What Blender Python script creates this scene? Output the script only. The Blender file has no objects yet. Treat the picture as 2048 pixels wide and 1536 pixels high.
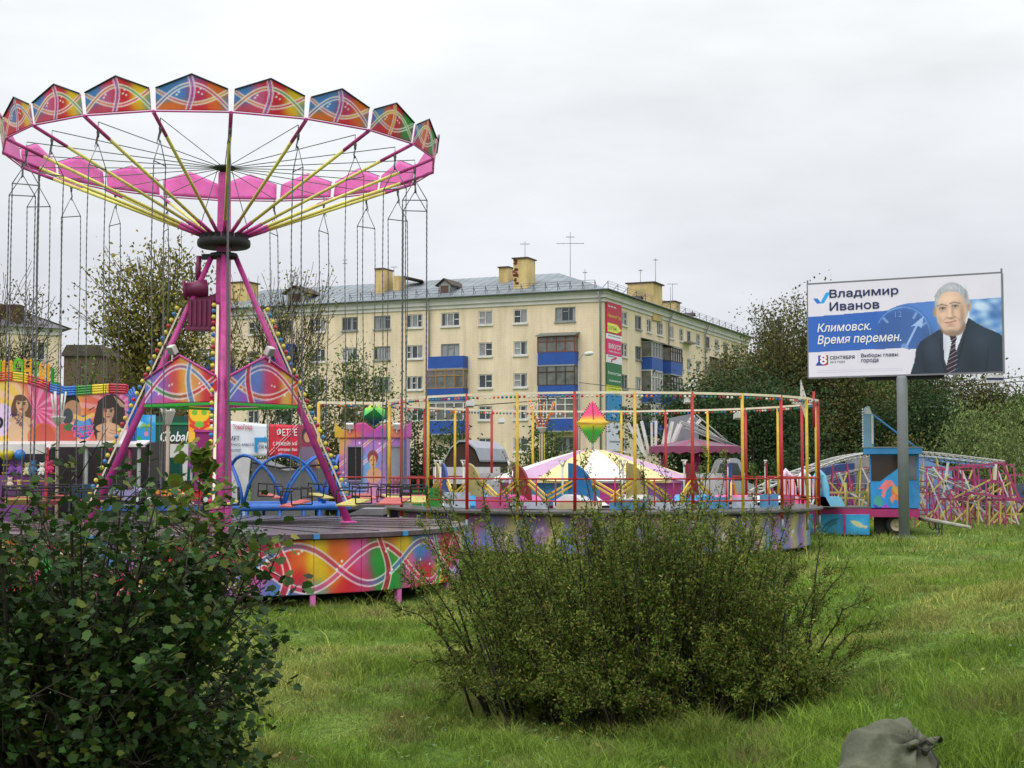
import bpy, bmesh, math, random
import numpy as np
from mathutils import Vector, Matrix
R_ = math.radians
sc = bpy.context.scene
COL = sc.collection
# ------------------------------------------------------------------ camera, sky, sun, exposure
H = 2.4                                   # eye height above the fairground
F = 2900.0                                # focal length in photo pixels (2048 wide)
PITCH = math.atan(167 / F)
cd = bpy.data.cameras.new('camera'); cam = bpy.data.objects.new('camera', cd); COL.objects.link(cam)
cd.sensor_width = 36; cd.lens = 36 * F / 2048; cd.clip_end = 3000; cd.clip_start = .1
cam.location = (0, 0, H); cam.rotation_euler = (math.pi / 2 + PITCH, 0, 0); sc.camera = cam
sc.view_settings.view_transform = 'Standard'; sc.view_settings.look = 'None'
sc.view_settings.exposure = 0.0; sc.view_settings.gamma = 1
SUN_EL, SUN_AZ = R_(48), R_(205)           # behind the camera, to the left
w = bpy.data.worlds.new('World'); sc.world = w; w.use_nodes = True
nt = w.node_tree; nt.nodes.clear()
def N(t, **k):
    n = nt.nodes.new(t)
    for a, b in k.items(): setattr(n, a, b)
    return n
out = N('ShaderNodeOutputWorld'); bg = N('ShaderNodeBackground'); tc = N('ShaderNodeTexCoord')
sep = N('ShaderNodeSeparateXYZ'); nt.links.new(tc.outputs['Generated'], sep.inputs[0])
rmp = N('ShaderNodeValToRGB'); e = rmp.color_ramp.elements
e[0].position = 0.0; e[0].color = (.68, .69, .76, 1); e[1].position = 1.0; e[1].color = (2.0, 2.05, 2.1, 1)
for p, c in ((.08, (.73, .74, .80)), (.16, (.80, .82, .86)), (.30, (.955, .985, 1.0))):
    q = e.new(p); q.color = (*c, 1)
nt.links.new(sep.outputs['Z'], rmp.inputs['Fac'])
mp = N('ShaderNodeMapping'); mp.inputs['Scale'].default_value = (1.0, 1.0, 3.2)
ns = N('ShaderNodeTexNoise'); ns.inputs['Scale'].default_value = 3.2; ns.inputs['Detail'].default_value = 5; ns.inputs['Roughness'].default_value = .55
nt.links.new(tc.outputs['Generated'], mp.inputs[0]); nt.links.new(mp.outputs[0], ns.inputs['Vector'])
mr = N('ShaderNodeMapRange'); mr.inputs[1].default_value = .3; mr.inputs[2].default_value = .72; mr.inputs[3].default_value = .87; mr.inputs[4].default_value = 1.12
nt.links.new(ns.outputs['Fac'], mr.inputs[0])
mul = N('ShaderNodeMix', data_type='RGBA', blend_type='MULTIPLY'); mul.inputs['Factor'].default_value = 1
nt.links.new(rmp.outputs['Color'], mul.inputs[6]); nt.links.new(mr.outputs[0], mul.inputs[7])
sky = N('ShaderNodeTexSky'); sky.sky_type = 'NISHITA'; sky.sun_disc = False; sky.sun_elevation = SUN_EL; sky.sun_rotation = SUN_AZ
sb = N('ShaderNodeBackground'); sb.inputs[1].default_value = .004
nt.links.new(sky.outputs[0], sb.inputs[0])
bg.inputs[1].default_value = 1.0; nt.links.new(mul.outputs[2], bg.inputs[0])
ad = N('ShaderNodeAddShader'); nt.links.new(bg.outputs[0], ad.inputs[0]); nt.links.new(sb.outputs[0], ad.inputs[1])
nt.links.new(ad.outputs[0], out.inputs[0])
sl = bpy.data.lights.new('sun', 'SUN'); sl.energy = 1.0; sl.angle = R_(35); sl.color = (1, .97, .93)
so = bpy.data.objects.new('sun', sl); COL.objects.link(so)
sd = Vector((math.sin(SUN_AZ) * math.cos(SUN_EL), math.cos(SUN_AZ) * math.cos(SUN_EL), math.sin(SUN_EL)))
so.rotation_euler = sd.to_track_quat('Z', 'Y').to_euler(); so.location = (0, -20, 40)
sc.cycles.max_bounces = 6; sc.cycles.diffuse_bounces = 3; sc.cycles.glossy_bounces = 3; sc.cycles.transparent_max_bounces = 8
sc.cycles.use_denoising = True

# ------------------------------------------------------------------ helpers
CP, SP = math.cos(PITCH), math.sin(PITCH)
def A(px, py, Y):
    """world point at depth Y on the sight line of photo pixel (px, py)"""
    a, b = (px - 1024) / F, (768 - py) / F
    k = Y / (CP - b * SP)
    return Vector((a * k, Y, H + (SP + b * CP) * k))
def px_of(p):
    d = p[1] * CP + (p[2] - H) * SP
    return 1024 + F * p[0] / d
def sst(a, b, x):
    t = np.clip((np.asarray(x, float) - a) / (b - a), 0, 1); return t * t * (3 - 2 * t)
def ground(x, y):
    x = np.asarray(x, float); y = np.asarray(y, float)
    z = .10 + .28 * sst(8, 17, x) * sst(22, 55, y) + .85 * sst(.6, 6.5, x) * (1 - sst(15, 36, y))
    z = z + 1.9 * sst(66, 118, y)
    z = z + (.035 * np.sin(x * 1.7 + y * .6) + .03 * np.sin(x * .8 - y * 1.1 + 2) + .02 * np.sin(x * 3.1 + y * 2.3)) * (1 - sst(50, 70, y))
    z = z - .07 * np.exp(-((x - 12) ** 2 / 14 + (y - 33) ** 2 / 3))
    return z
def gz(x, y): return float(ground(x, y))
def lin(*c):
    """sRGB 0-255 to linear"""
    c = np.asarray(c, float) / 255.
    return np.where(c <= .04045, c / 12.92, ((c + .055) / 1.055) ** 2.4)
def nmath(t, op, a, b=None):
    n = t.nodes.new('ShaderNodeMath'); n.operation = op
    for i, v in enumerate((a, b)):
        if v is None: continue
        if isinstance(v, (int, float)): n.inputs[i].default_value = v
        else: t.links.new(v, n.inputs[i])
    return n.outputs[0]
MATS = {}
def mat(name, rgb=(200, 200, 200), rough=.5, metal=0., var=.18, scale=2.5, attr=False, bump=0., bscale=30., spec=.5, lineary=False, trans=0., coat=0., chip=0.):
    """painted / plain procedural material: base colour broken up by two noises (wear and dirt)"""
    if name in MATS: return MATS[name]
    m = bpy.data.materials.new(name); m.use_nodes = True; t = m.node_tree
    p = t.nodes['Principled BSDF']; c = rgb if lineary else lin(*rgb)
    p.inputs['Roughness'].default_value = rough; p.inputs['Metallic'].default_value = metal
    p.inputs['Specular IOR Level'].default_value = spec
    if coat: p.inputs['Coat Weight'].default_value = coat; p.inputs['Coat Roughness'].default_value = .15
    tc = t.nodes.new('ShaderNodeTexCoord')
    n1 = t.nodes.new('ShaderNodeTexNoise'); n1.inputs['Scale'].default_value = scale; n1.inputs['Detail'].default_value = 8; n1.inputs['Roughness'].default_value = .65
    t.links.new(tc.outputs['Object'], n1.inputs['Vector'])
    r = t.nodes.new('ShaderNodeMapRange'); r.inputs[1].default_value = .3; r.inputs[2].default_value = .7; r.inputs[3].default_value = 1 - var; r.inputs[4].default_value = 1 + var * .5
    t.links.new(n1.outputs['Fac'], r.inputs[0])
    mx = t.nodes.new('ShaderNodeMix'); mx.data_type = 'RGBA'; mx.blend_type = 'MULTIPLY'; mx.inputs['Factor'].default_value = 1
    if attr:
        a = t.nodes.new('ShaderNodeAttribute'); a.attribute_name = 'Col'; t.links.new(a.outputs['Color'], mx.inputs[6])
    else: mx.inputs[6].default_value = (*[float(v) for v in c], 1)
    t.links.new(r.outputs[0], mx.inputs[7]); t.links.new(mx.outputs[2], p.inputs['Base Color'])
    if chip:      # flaked paint and rust spots
        n5 = t.nodes.new('ShaderNodeTexNoise'); n5.inputs['Scale'].default_value = 11; n5.inputs['Detail'].default_value = 5; n5.inputs['Roughness'].default_value = .6; t.links.new(tc.outputs['Object'], n5.inputs['Vector'])
        r5 = t.nodes.new('ShaderNodeMapRange'); r5.inputs[1].default_value = .60; r5.inputs[2].default_value = .68; r5.inputs[4].default_value = chip; t.links.new(n5.outputs['Fac'], r5.inputs[0])
        m5 = t.nodes.new('ShaderNodeMix'); m5.data_type = 'RGBA'; m5.inputs[7].default_value = (.11, .065, .045, 1); t.links.new(r5.outputs[0], m5.inputs['Factor']); t.links.new(mx.outputs[2], m5.inputs[6]); t.links.new(m5.outputs[2], p.inputs['Base Color'])
    if bump:
        n2 = t.nodes.new('ShaderNodeTexNoise'); n2.inputs['Scale'].default_value = bscale; n2.inputs['Detail'].default_value = 4
        t.links.new(tc.outputs['Object'], n2.inputs['Vector'])
        b = t.nodes.new('ShaderNodeBump'); b.inputs['Strength'].default_value = bump; b.inputs['Distance'].default_value = .02
        t.links.new(n2.outputs['Fac'], b.inputs['Height']); t.links.new(b.outputs[0], p.inputs['Normal'])
    if trans:
        tr = t.nodes.new('ShaderNodeBsdfTranslucent'); t.links.new(mx.outputs[2], tr.inputs[0])
        ms = t.nodes.new('ShaderNodeMixShader'); ms.inputs[0].default_value = trans
        t.links.new(p.outputs[0], ms.inputs[1]); t.links.new(tr.outputs[0], ms.inputs[2]); t.links.new(ms.outputs[0], t.nodes['Material Output'].inputs[0])
    MATS[name] = m; return m

def off(o):
    v = Vector((0, 0, 0))
    while o is not None: v += o.location; o = o.parent
    return v
Zu = Vector((0, 0, 1))
class MB:
    """collects boxes, bars, tubes...; build() links them as ONE mesh object"""
    def __init__(s): s.v = []; s.f = []; s.mi = []; s.sm = []; s.cur = 0
    def add(s, vs, fs, smooth=False):
        o = len(s.v); s.v += [tuple(v) for v in vs]
        for f in fs: s.f.append([o + i for i in f]); s.mi.append(s.cur); s.sm.append(smooth)
        return s
    def frame(s, c, X, Y, Z, size):
        c = Vector(c); hx, hy, hz = X * size[0] / 2, Y * size[1] / 2, Z * size[2] / 2
        vs = [c + sx * hx + sy * hy + sz * hz for sz in (-1, 1) for sx, sy in ((-1, -1), (1, -1), (1, 1), (-1, 1))]
        return s.add(vs, [(3, 2, 1, 0), (4, 5, 6, 7), (0, 1, 5, 4), (1, 2, 6, 5), (2, 3, 7, 6), (3, 0, 4, 7)])
    def box(s, c, size, rz=0.):
        X = Vector((math.cos(rz), math.sin(rz), 0)); return s.frame(c, X, Vector((-X.y, X.x, 0)), Zu, size)
    def bar(s, p, q, w, h=None, up=Zu):
        p, q = Vector(p), Vector(q); d = q - p; L = d.length
        if L < 1e-6: return s
        d /= L
        if abs(d.dot(up)) > .98: up = Vector((0, 1, 0)) if abs(d.y) < .9 else Vector((1, 0, 0))
        X = d.cross(up).normalized(); Y = X.cross(d)
        return s.frame((p + q) / 2, d, X, Y, (L, w, h or w))
    def tube(s, pts, r, n=6, closed=False, caps=True, smooth=True):
        pts = [Vector(p) for p in pts]; m = len(pts)
        if not hasattr(r, '__len__'): r = [r] * m
        vs = []; prev = None
        for i, p in enumerate(pts):
            if closed: d = pts[(i + 1) % m] - pts[i - 1]
            else: d = pts[min(i + 1, m - 1)] - pts[max(i - 1, 0)]
            d = d.normalized() if d.length > 1e-9 else Zu
            if prev is None:
                u = Vector((0, 0, 1)) if abs(d.z) < .9 else Vector((1, 0, 0))
                X = d.cross(u).normalized()
            else:
                X = prev - d * prev.dot(d); X = X.normalized() if X.length > 1e-6 else d.orthogonal().normalized()
            prev = X; Y = d.cross(X)
            for k in range(n):
                a = 2 * math.pi * k / n; vs.append(p + (X * math.cos(a) + Y * math.sin(a)) * r[i])
        fs = []
        for i in range(m if closed else m - 1):
            j = (i + 1) % m
            for k in range(n): l = (k + 1) % n; fs.append((i * n + k, i * n + l, j * n + l, j * n + k))
        s.add(vs, fs, smooth)
        if caps and not closed:
            o = len(s.v) - len(vs)
            s.f.append([o + k for k in range(n)][::-1]); s.f.append([o + (m - 1) * n + k for k in range(n)])
            s.mi += [s.cur] * 2; s.sm += [False] * 2
        return s
    def lathe(s, prof, c=(0, 0, 0), n=24, axis=None, smooth=True, a0=0., a1=2 * math.pi):
        c = Vector(c); Z = Vector(axis or (0, 0, 1)).normalized(); X = Z.orthogonal().normalized() if axis else Vector((1, 0, 0)); Y = Z.cross(X)
        full = abs(a1 - a0 - 2 * math.pi) < 1e-6; nn = n if full else n + 1; vs = []; fs = []
        for r, z in prof:
            for k in range(nn):
                a = a0 + (a1 - a0) * k / n; vs.append(c + Z * z + (X * math.cos(a) + Y * math.sin(a)) * r)
        for i in range(len(prof) - 1):
            for k in range(n):
                l = (k + 1) % nn; fs.append((i * nn + k, i * nn + l, (i + 1) * nn + l, (i + 1) * nn + k))
        return s.add(vs, fs, smooth)
    def ball(s, c, r, n=8, sz=1.):
        prof = [(max(1e-4, r * math.sin(math.pi * i / (n // 2 + 1))), -r * sz * math.cos(math.pi * i / (n // 2 + 1))) for i in range(n // 2 + 2)]
        return s.lathe(prof, c, n)
    def prism(s, pts, ext):
        """polygon extruded by vector ext"""
        n = len(pts); ext = Vector(ext); p = [Vector(q) for q in pts]
        return s.add(p + [q + ext for q in p], [list(range(n))[::-1], list(range(n, 2 * n))] + [(i, (i + 1) % n, n + (i + 1) % n, n + i) for i in range(n)])
    def quad(s, *p): return s.add(p, [tuple(range(len(p)))])
    def build(s, name, mats, parent=None, base=None):
        o_ = off(parent) if parent is not None else Vector(base or (0, 0, 0))
        me = bpy.data.meshes.new(name)
        me.from_pydata([(v[0] - o_.x, v[1] - o_.y, v[2] - o_.z) for v in s.v], [], s.f)
        for m in (mats if isinstance(mats, (list, tuple)) else [mats]): me.materials.append(m)
        me.polygons.foreach_set('material_index', s.mi); me.polygons.foreach_set('use_smooth', s.sm); me.update()
        o = bpy.data.objects.new(name, me); COL.objects.link(o)
        if parent is not None: o.parent = parent
        else: o.location = o_
        return o
def tag(o, label=None, cat=None, group=None, kind=None):
    if label: o['label'] = label
    if cat: o['category'] = cat
    if group: o['group'] = group
    if kind: o['kind'] = kind
    return o
def thing(name, label, cat, loc, group=None):
    o = bpy.data.objects.new(name, None); COL.objects.link(o); o.location = loc; o.empty_display_size = .2
    return tag(o, label, cat, group)
def copy_tree(o, parent=None):
    c = o.copy(); COL.objects.link(c)
    if parent is not None: c.parent = parent
    for ch in o.children: copy_tree(ch, c)
    return c
def np_mesh(name, V, faces, mats, parent=None, base=None, col=None, smooth=False, mi=None):
    """V (n,3) array, faces (m,k) array of one size k, col (n,3) linear colours -> one mesh object with attribute Col"""
    o_ = off(parent) if parent is not None else Vector(base or (0, 0, 0))
    V = np.asarray(V, np.float32) - np.array(o_, np.float32)
    faces = np.asarray(faces, np.int32); k = faces.shape[1]; m = len(faces)
    me = bpy.data.meshes.new(name); me.vertices.add(len(V)); me.vertices.foreach_set('co', V.ravel())
    me.loops.add(m * k); me.loops.foreach_set('vertex_index', faces.ravel())
    me.polygons.add(m); me.polygons.foreach_set('loop_start', np.arange(m, dtype=np.int32) * k)
    me.polygons.foreach_set('loop_total', np.full(m, k, np.int32))
    for q in (mats if isinstance(mats, (list, tuple)) else [mats]): me.materials.append(q)
    if mi is not None: me.polygons.foreach_set('material_index', np.asarray(mi, np.int32))
    if smooth: me.polygons.foreach_set('use_smooth', np.ones(m, bool))
    if col is not None:
        a = me.color_attributes.new('Col', 'FLOAT_COLOR', 'POINT'); c4 = np.ones((len(V), 4), np.float32); c4[:, :3] = col
        a.data.foreach_set('color', c4.ravel())
    me.update(calc_edges=True); me.validate()
    o = bpy.data.objects.new(name, me); COL.objects.link(o)
    if parent is not None: o.parent = parent
    else: o.location = o_
    return o
def painted(name, art, pos, nu, nv, parent=None, base=None, thick=(0, .02, 0), backcol=(200, 60, 160), m=None, u0=0., u1=1.):
    """a board: front painted by art(u,v)->linear rgb, pos(u,v)->xyz arrays, solid with thickness vector (or function of u)"""
    u = np.linspace(u0, u1, nu + 1); v = np.linspace(0, 1, nv + 1); U, W = np.meshgrid(u, v)
    P = np.stack(pos(U, W), -1).reshape(-1, 3); C = np.asarray(art(U, W)).reshape(-1, 3); n = len(P)
    T = np.asarray(thick(U).reshape(-1, 3) if callable(thick) else np.tile(thick, (n, 1)), float)
    i = np.arange(nv)[:, None] * (nu + 1) + np.arange(nu)[None]; i = i.ravel()
    f1 = np.stack([i, i + 1, i + nu + 2, i + nu + 1], 1); f2 = f1[:, ::-1] + n
    bd = list(range(nu)) + [nu + k * (nu + 1) for k in range(nv)] + [nv * (nu + 1) + nu - k for k in range(nu)] + [(nv - k) * (nu + 1) for k in range(nv)]
    bd = np.array(bd); nx = np.roll(bd, -1); f3 = np.stack([nx, bd, bd + n, nx + n], 1)
    fs = np.concatenate([f1, f2, f3]); bc = np.tile(lin(*backcol), (n, 1))
    return np_mesh(name, np.concatenate([P, P + T]), fs, m or PAINT, parent, base, np.concatenate([C, bc]))
PAINT = mat('printed_paint', attr=True, rough=.5, var=.22, scale=3)
PRINT = mat('printed_vinyl', attr=True, rough=.55, var=.05, scale=.8)
def flat(O, U, V):
    O, U, V = Vector(O), Vector(U), Vector(V)
    return lambda u, v: (O.x + U.x * u + V.x * v, O.y + U.y * u + V.y * v, O.z + U.z * u + V.z * v)

class Canvas:
    """tiny numpy painter, y down, sRGB 0-255 floats"""
    def __init__(s, w, h, bg, ss=1.):
        s.ss = ss; w, h = int(w * ss), int(h * ss); s.a = np.tile(np.array(bg, float), (h, w, 1)); s.w = w; s.h = h; s.Y, s.X = np.mgrid[0:h, 0:w] / ss
    def put(s, m, c, al=1.):
        m = (m.astype(float) * al)[..., None]; s.a = s.a * (1 - m) + np.array(c, float) * m; return s
    def poly(s, pts, c, al=1.):
        ins = np.zeros((s.h, s.w), bool); n = len(pts)
        for i in range(n):
            (x1, y1), (x2, y2) = pts[i], pts[(i + 1) % n]
            if y1 == y2: continue
            k = ((s.Y < y1) != (s.Y < y2)) & (s.X < (x2 - x1) * (s.Y - y1) / (y2 - y1) + x1); ins ^= k
        return s.put(ins, c, al)
    def ell(s, cx, cy, rx, ry, c, al=1., soft=.0, rot=0.):
        dx, dy = s.X - cx, s.Y - cy; ca, sa = math.cos(rot), math.sin(rot)
        d = np.hypot((dx * ca + dy * sa) / rx, (dy * ca - dx * sa) / ry)
        return s.put(np.clip((1 - d) / max(soft, 1.2 / min(rx, ry)) + .5, 0, 1) if soft < .9 else np.exp(-d * d * 1.5), c, al)
    def line(s, pts, w, c, al=1.):
        d = np.full((s.h, s.w), 1e9)
        for (x1, y1), (x2, y2) in zip(pts[:-1], pts[1:]):
            L = (x2 - x1) ** 2 + (y2 - y1) ** 2 + 1e-9; t = np.clip(((s.X - x1) * (x2 - x1) + (s.Y - y1) * (y2 - y1)) / L, 0, 1)
            d = np.minimum(d, np.hypot(s.X - x1 - t * (x2 - x1), s.Y - y1 - t * (y2 - y1)))
        return s.put(np.clip((w / 2 - d) * s.ss + .5, 0, 1), c, al)
    def rays(s, cx, cy, n, c, al, ph=0.):
        a = np.arctan2(s.Y - cy, s.X - cx); return s.put(np.clip(np.sin(a * n + ph) * 2, 0, 1), c, al)
    def grad(s, fn, c, al=1.): return s.put(np.clip(fn(s.X * s.ss / s.w, s.Y * s.ss / s.h), 0, 1), c, al)
    def art(s, gain=1., sat=1.):
        L = lin(s.a)[0] * gain; L = L * sat + L.mean(-1, keepdims=True) * (1 - sat)
        def f(u, v):
            x = np.clip((u * s.w - .5).round().astype(int), 0, s.w - 1); y = np.clip(((1 - v) * s.h - .5).round().astype(int), 0, s.h - 1); return L[y, x]
        return f
def lettering(body, O, U, V, width, height, m, parent, name='lettering', bold=0., shear=0., lift=.006):
    """flat letters: O lower-left corner, unit vectors U (along) and V (up), fitted to width x height (m)"""
    c = bpy.data.curves.new('t', 'FONT'); c.body = body; c.shear = shear; c.resolution_u = 2; c.extrude = .0
    o = bpy.data.objects.new('t', c); COL.objects.link(o); bpy.context.view_layer.update()
    me = bpy.data.meshes.new_from_object(o.evaluated_get(bpy.context.evaluated_depsgraph_get()))
    bpy.data.objects.remove(o); bpy.data.curves.remove(c)
    # the small Cyrillic en is drawn by three overlapping contours that the filler gets wrong: fill each one by itself
    par = list(range(len(me.vertices)))
    def root(i):
        while par[i] != i: par[i] = par[par[i]]; i = par[i]
        return i
    for p in me.polygons:
        for k in p.vertices[1:]: par[root(k)] = root(p.vertices[0])
    comp = {}
    for i in range(len(par)): comp.setdefault(root(i), [[], []])[0].append(i)
    for p in me.polygons: comp[root(p.vertices[0])][1].append(tuple(p.vertices))
    fs = []
    for vs, ps in comp.values(): fs += [tuple(vs[k:k + 4]) for k in (0, 4, 8)] if (len(vs), len(ps)) == (12, 13) else ps
    vco = [tuple(v.co) for v in me.vertices]; me = bpy.data.meshes.new('t'); me.from_pydata(vco, [], fs)
    n = len(me.vertices); co = np.zeros(n * 3, np.float32); me.vertices.foreach_get('co', co); co = co.reshape(-1, 3)
    x0, x1 = co[:, 0].min(), co[:, 0].max(); y0, y1 = co[:, 1].min(), co[:, 1].max()
    O, U, V = Vector(O), Vector(U).normalized(), Vector(V).normalized(); nrm = U.cross(V)
    P = np.array(O + nrm * lift) + np.outer((co[:, 0] - x0) / (x1 - x0) * width, np.array(U)) + np.outer((co[:, 1] - y0) / (y1 - y0) * height, np.array(V))
    P -= np.array(off(parent)); w_b = bold * width / max(x1 - x0, .1)
    me.vertices.foreach_set('co', P.astype(np.float32).ravel()); me.materials.clear(); me.materials.append(m); me.update()
    me.name = name
    if bold:
        bm = bmesh.new(); bm.from_mesh(me); src = list(bm.faces)
        for du, dv, dl in ((w_b, 0, .0012), (-w_b, 0, .0024), (0, w_b, .0036), (0, -w_b, .0048)):
            g = bmesh.ops.duplicate(bm, geom=list(bm.verts)[:n] + list(bm.edges) [:0] + src); vs = [e for e in g['geom'] if isinstance(e, bmesh.types.BMVert)]
            bmesh.ops.translate(bm, vec=U * du + V * dv + nrm * dl, verts=vs)
        bm.to_mesh(me); bm.free()
    t = bpy.data.objects.new(name, me); COL.objects.link(t); t.parent = parent; return t

# ------------------------------------------------------------------ common materials
PINK = mat('magenta_paint', (194, 66, 146), .42, var=.38, scale=5, chip=.5)
PINKL = mat('pink_panel_paint', (214, 108, 178), .5, var=.2)
MAG = mat('dark_magenta_paint', (124, 32, 80), .45, var=.35, chip=.4)
YEL = mat('yellow_paint', (216, 178, 56), .5, var=.3, chip=.45); PYEL = mat('pale_yellow_paint', (232, 222, 116), .45, var=.3, chip=.4)
REDP = mat('red_paint', (184, 40, 38), .5, var=.3, chip=.35); BLUE = mat('blue_paint', (40, 106, 196), .45, var=.3, chip=.35); SKYB = mat('sky_blue_paint', (58, 142, 204), .45, var=.3, chip=.3)
GREEN = mat('green_paint', (40, 170, 50), .45); WHITE = mat('white_paint', (220, 217, 212), .55, var=.3, chip=.3); CREAM = mat('cream_paint', (238, 224, 196), .5)
STEEL = mat('grey_steel', (120, 122, 126), .4, .6); CHAIN = mat('steel_chain', (104, 104, 106), .5, .3); BLACK = mat('black_rubber', (28, 28, 30), .6)
GREYC = mat('grey_paint', (140, 142, 142), .5); DARK = mat('dark_interior', (38, 36, 36), .8); BROWN = mat('brown_board', (92, 62, 42), .6, var=.35)
GLASS = mat('window_glass', (58, 66, 72), .08, var=.45, scale=.35, spec=.6)
TXTW = mat('white_lettering', (240, 240, 242), .5, var=.03); NAVY = mat('navy_lettering', (28, 40, 92), .5, var=.05); TXTD = mat('dark_lettering', (70, 74, 96), .5, var=.05)
LAV = mat('lavender_paint', (176, 140, 205), .5); ORNG = mat('orange_paint', (240, 120, 30), .45)
def bulbm(k): return mat('bulb_' + k, {'yellow': (214, 200, 64), 'blue': (44, 116, 176), 'red': (178, 30, 56), 'white': (235, 232, 220), 'orange': (240, 110, 50), 'green': (40, 140, 90)}[k], .35, var=.2, coat=.15)
# ------------------------------------------------------------------ ground
def ground_mat():
    m = bpy.data.materials.new('meadow'); m.use_nodes = True; t = m.node_tree; p = t.nodes['Principled BSDF']; p.inputs['Roughness'].default_value = .9; p.inputs['Specular IOR Level'].default_value = .15
    tc = t.nodes.new('ShaderNodeTexCoord'); r = t.nodes.new('ShaderNodeValToRGB'); e = r.color_ramp.elements
    n1 = t.nodes.new('ShaderNodeTexNoise'); n1.inputs['Scale'].default_value = .9; n1.inputs['Detail'].default_value = 10; n1.inputs['Roughness'].default_value = .72
    t.links.new(tc.outputs['Object'], n1.inputs['Vector']); t.links.new(n1.outputs['Fac'], r.inputs['Fac'])
    e[0].position = .3; e[0].color = (.04, .07, .014, 1); e[1].position = .72; e[1].color = (.19, .27, .045, 1)
    q = e.new(.45); q.color = (.085, .16, .022, 1); q = e.new(.58); q.color = (.14, .22, .035, 1)
    n2 = t.nodes.new('ShaderNodeTexNoise'); n2.inputs['Scale'].default_value = 14; n2.inputs['Detail'].default_value = 6
    t.links.new(tc.outputs['Object'], n2.inputs['Vector'])
    b = t.nodes.new('ShaderNodeBump'); b.inputs['Strength'].default_value = .8; b.inputs['Distance'].default_value = .12
    t.links.new(n2.outputs['Fac'], b.inputs['Height']); t.links.new(b.outputs[0], p.inputs['Normal'])
    mr = t.nodes.new('ShaderNodeMapRange'); mr.inputs[1].default_value = .35; mr.inputs[2].default_value = .65; mr.inputs[3].default_value = .6; mr.inputs[4].default_value = 1.2
    t.links.new(n2.outputs['Fac'], mr.inputs[0]); mx = t.nodes.new('ShaderNodeMix'); mx.data_type = 'RGBA'; mx.blend_type = 'MULTIPLY'; mx.inputs['Factor'].default_value = 1
    t.links.new(r.outputs[0], mx.inputs[6]); t.links.new(mr.outputs[0], mx.inputs[7]); t.links.new(mx.outputs[2], p.inputs['Base Color']); return m
def make_ground():
    xs = np.concatenate([np.linspace(-900, -60, 12), np.linspace(-50, -16, 24), np.linspace(-15.5, 25, 163), np.linspace(26, 60, 30), np.linspace(75, 900, 12)])
    ys = np.concatenate([np.linspace(-60, 4, 12), np.linspace(4.5, 60, 223), np.linspace(62, 130, 40), np.linspace(150, 2500, 14)])
    X, Y = np.meshgrid(xs, ys); V = np.stack([X, Y, ground(X, Y)], -1).reshape(-1, 3); nx = len(xs)
    i = (np.arange(len(ys) - 1)[:, None] * nx + np.arange(nx - 1)[None]).ravel()
    tag(np_mesh('ground', V, np.stack([i, i + 1, i + nx + 1, i + nx], 1), ground_mat(), smooth=True), kind='structure')
make_ground()
LEAFM = mat('leaf', attr=True, rough=.6, var=.12, trans=.2, scale=4, spec=.18)
GRASSM = mat('grass_blade', attr=True, rough=.8, var=.1, trans=.3, scale=1, spec=.06)
def vnoise(x, y, s, seed=0):
    """cheap smooth value noise 0..1"""
    rg = np.random.RandomState(seed); T = rg.rand(64, 64); x = x / s; y = y / s
    xi = np.floor(x).astype(int); yi = np.floor(y).astype(int); fx = x - xi; fy = y - yi; fx = fx * fx * (3 - 2 * fx); fy = fy * fy * (3 - 2 * fy)
    g = lambda a, b: T[a % 64, b % 64]
    return (g(xi, yi) * (1 - fx) + g(xi + 1, yi) * fx) * (1 - fy) + (g(xi, yi + 1) * (1 - fx) + g(xi + 1, yi + 1) * fx) * fy
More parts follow.
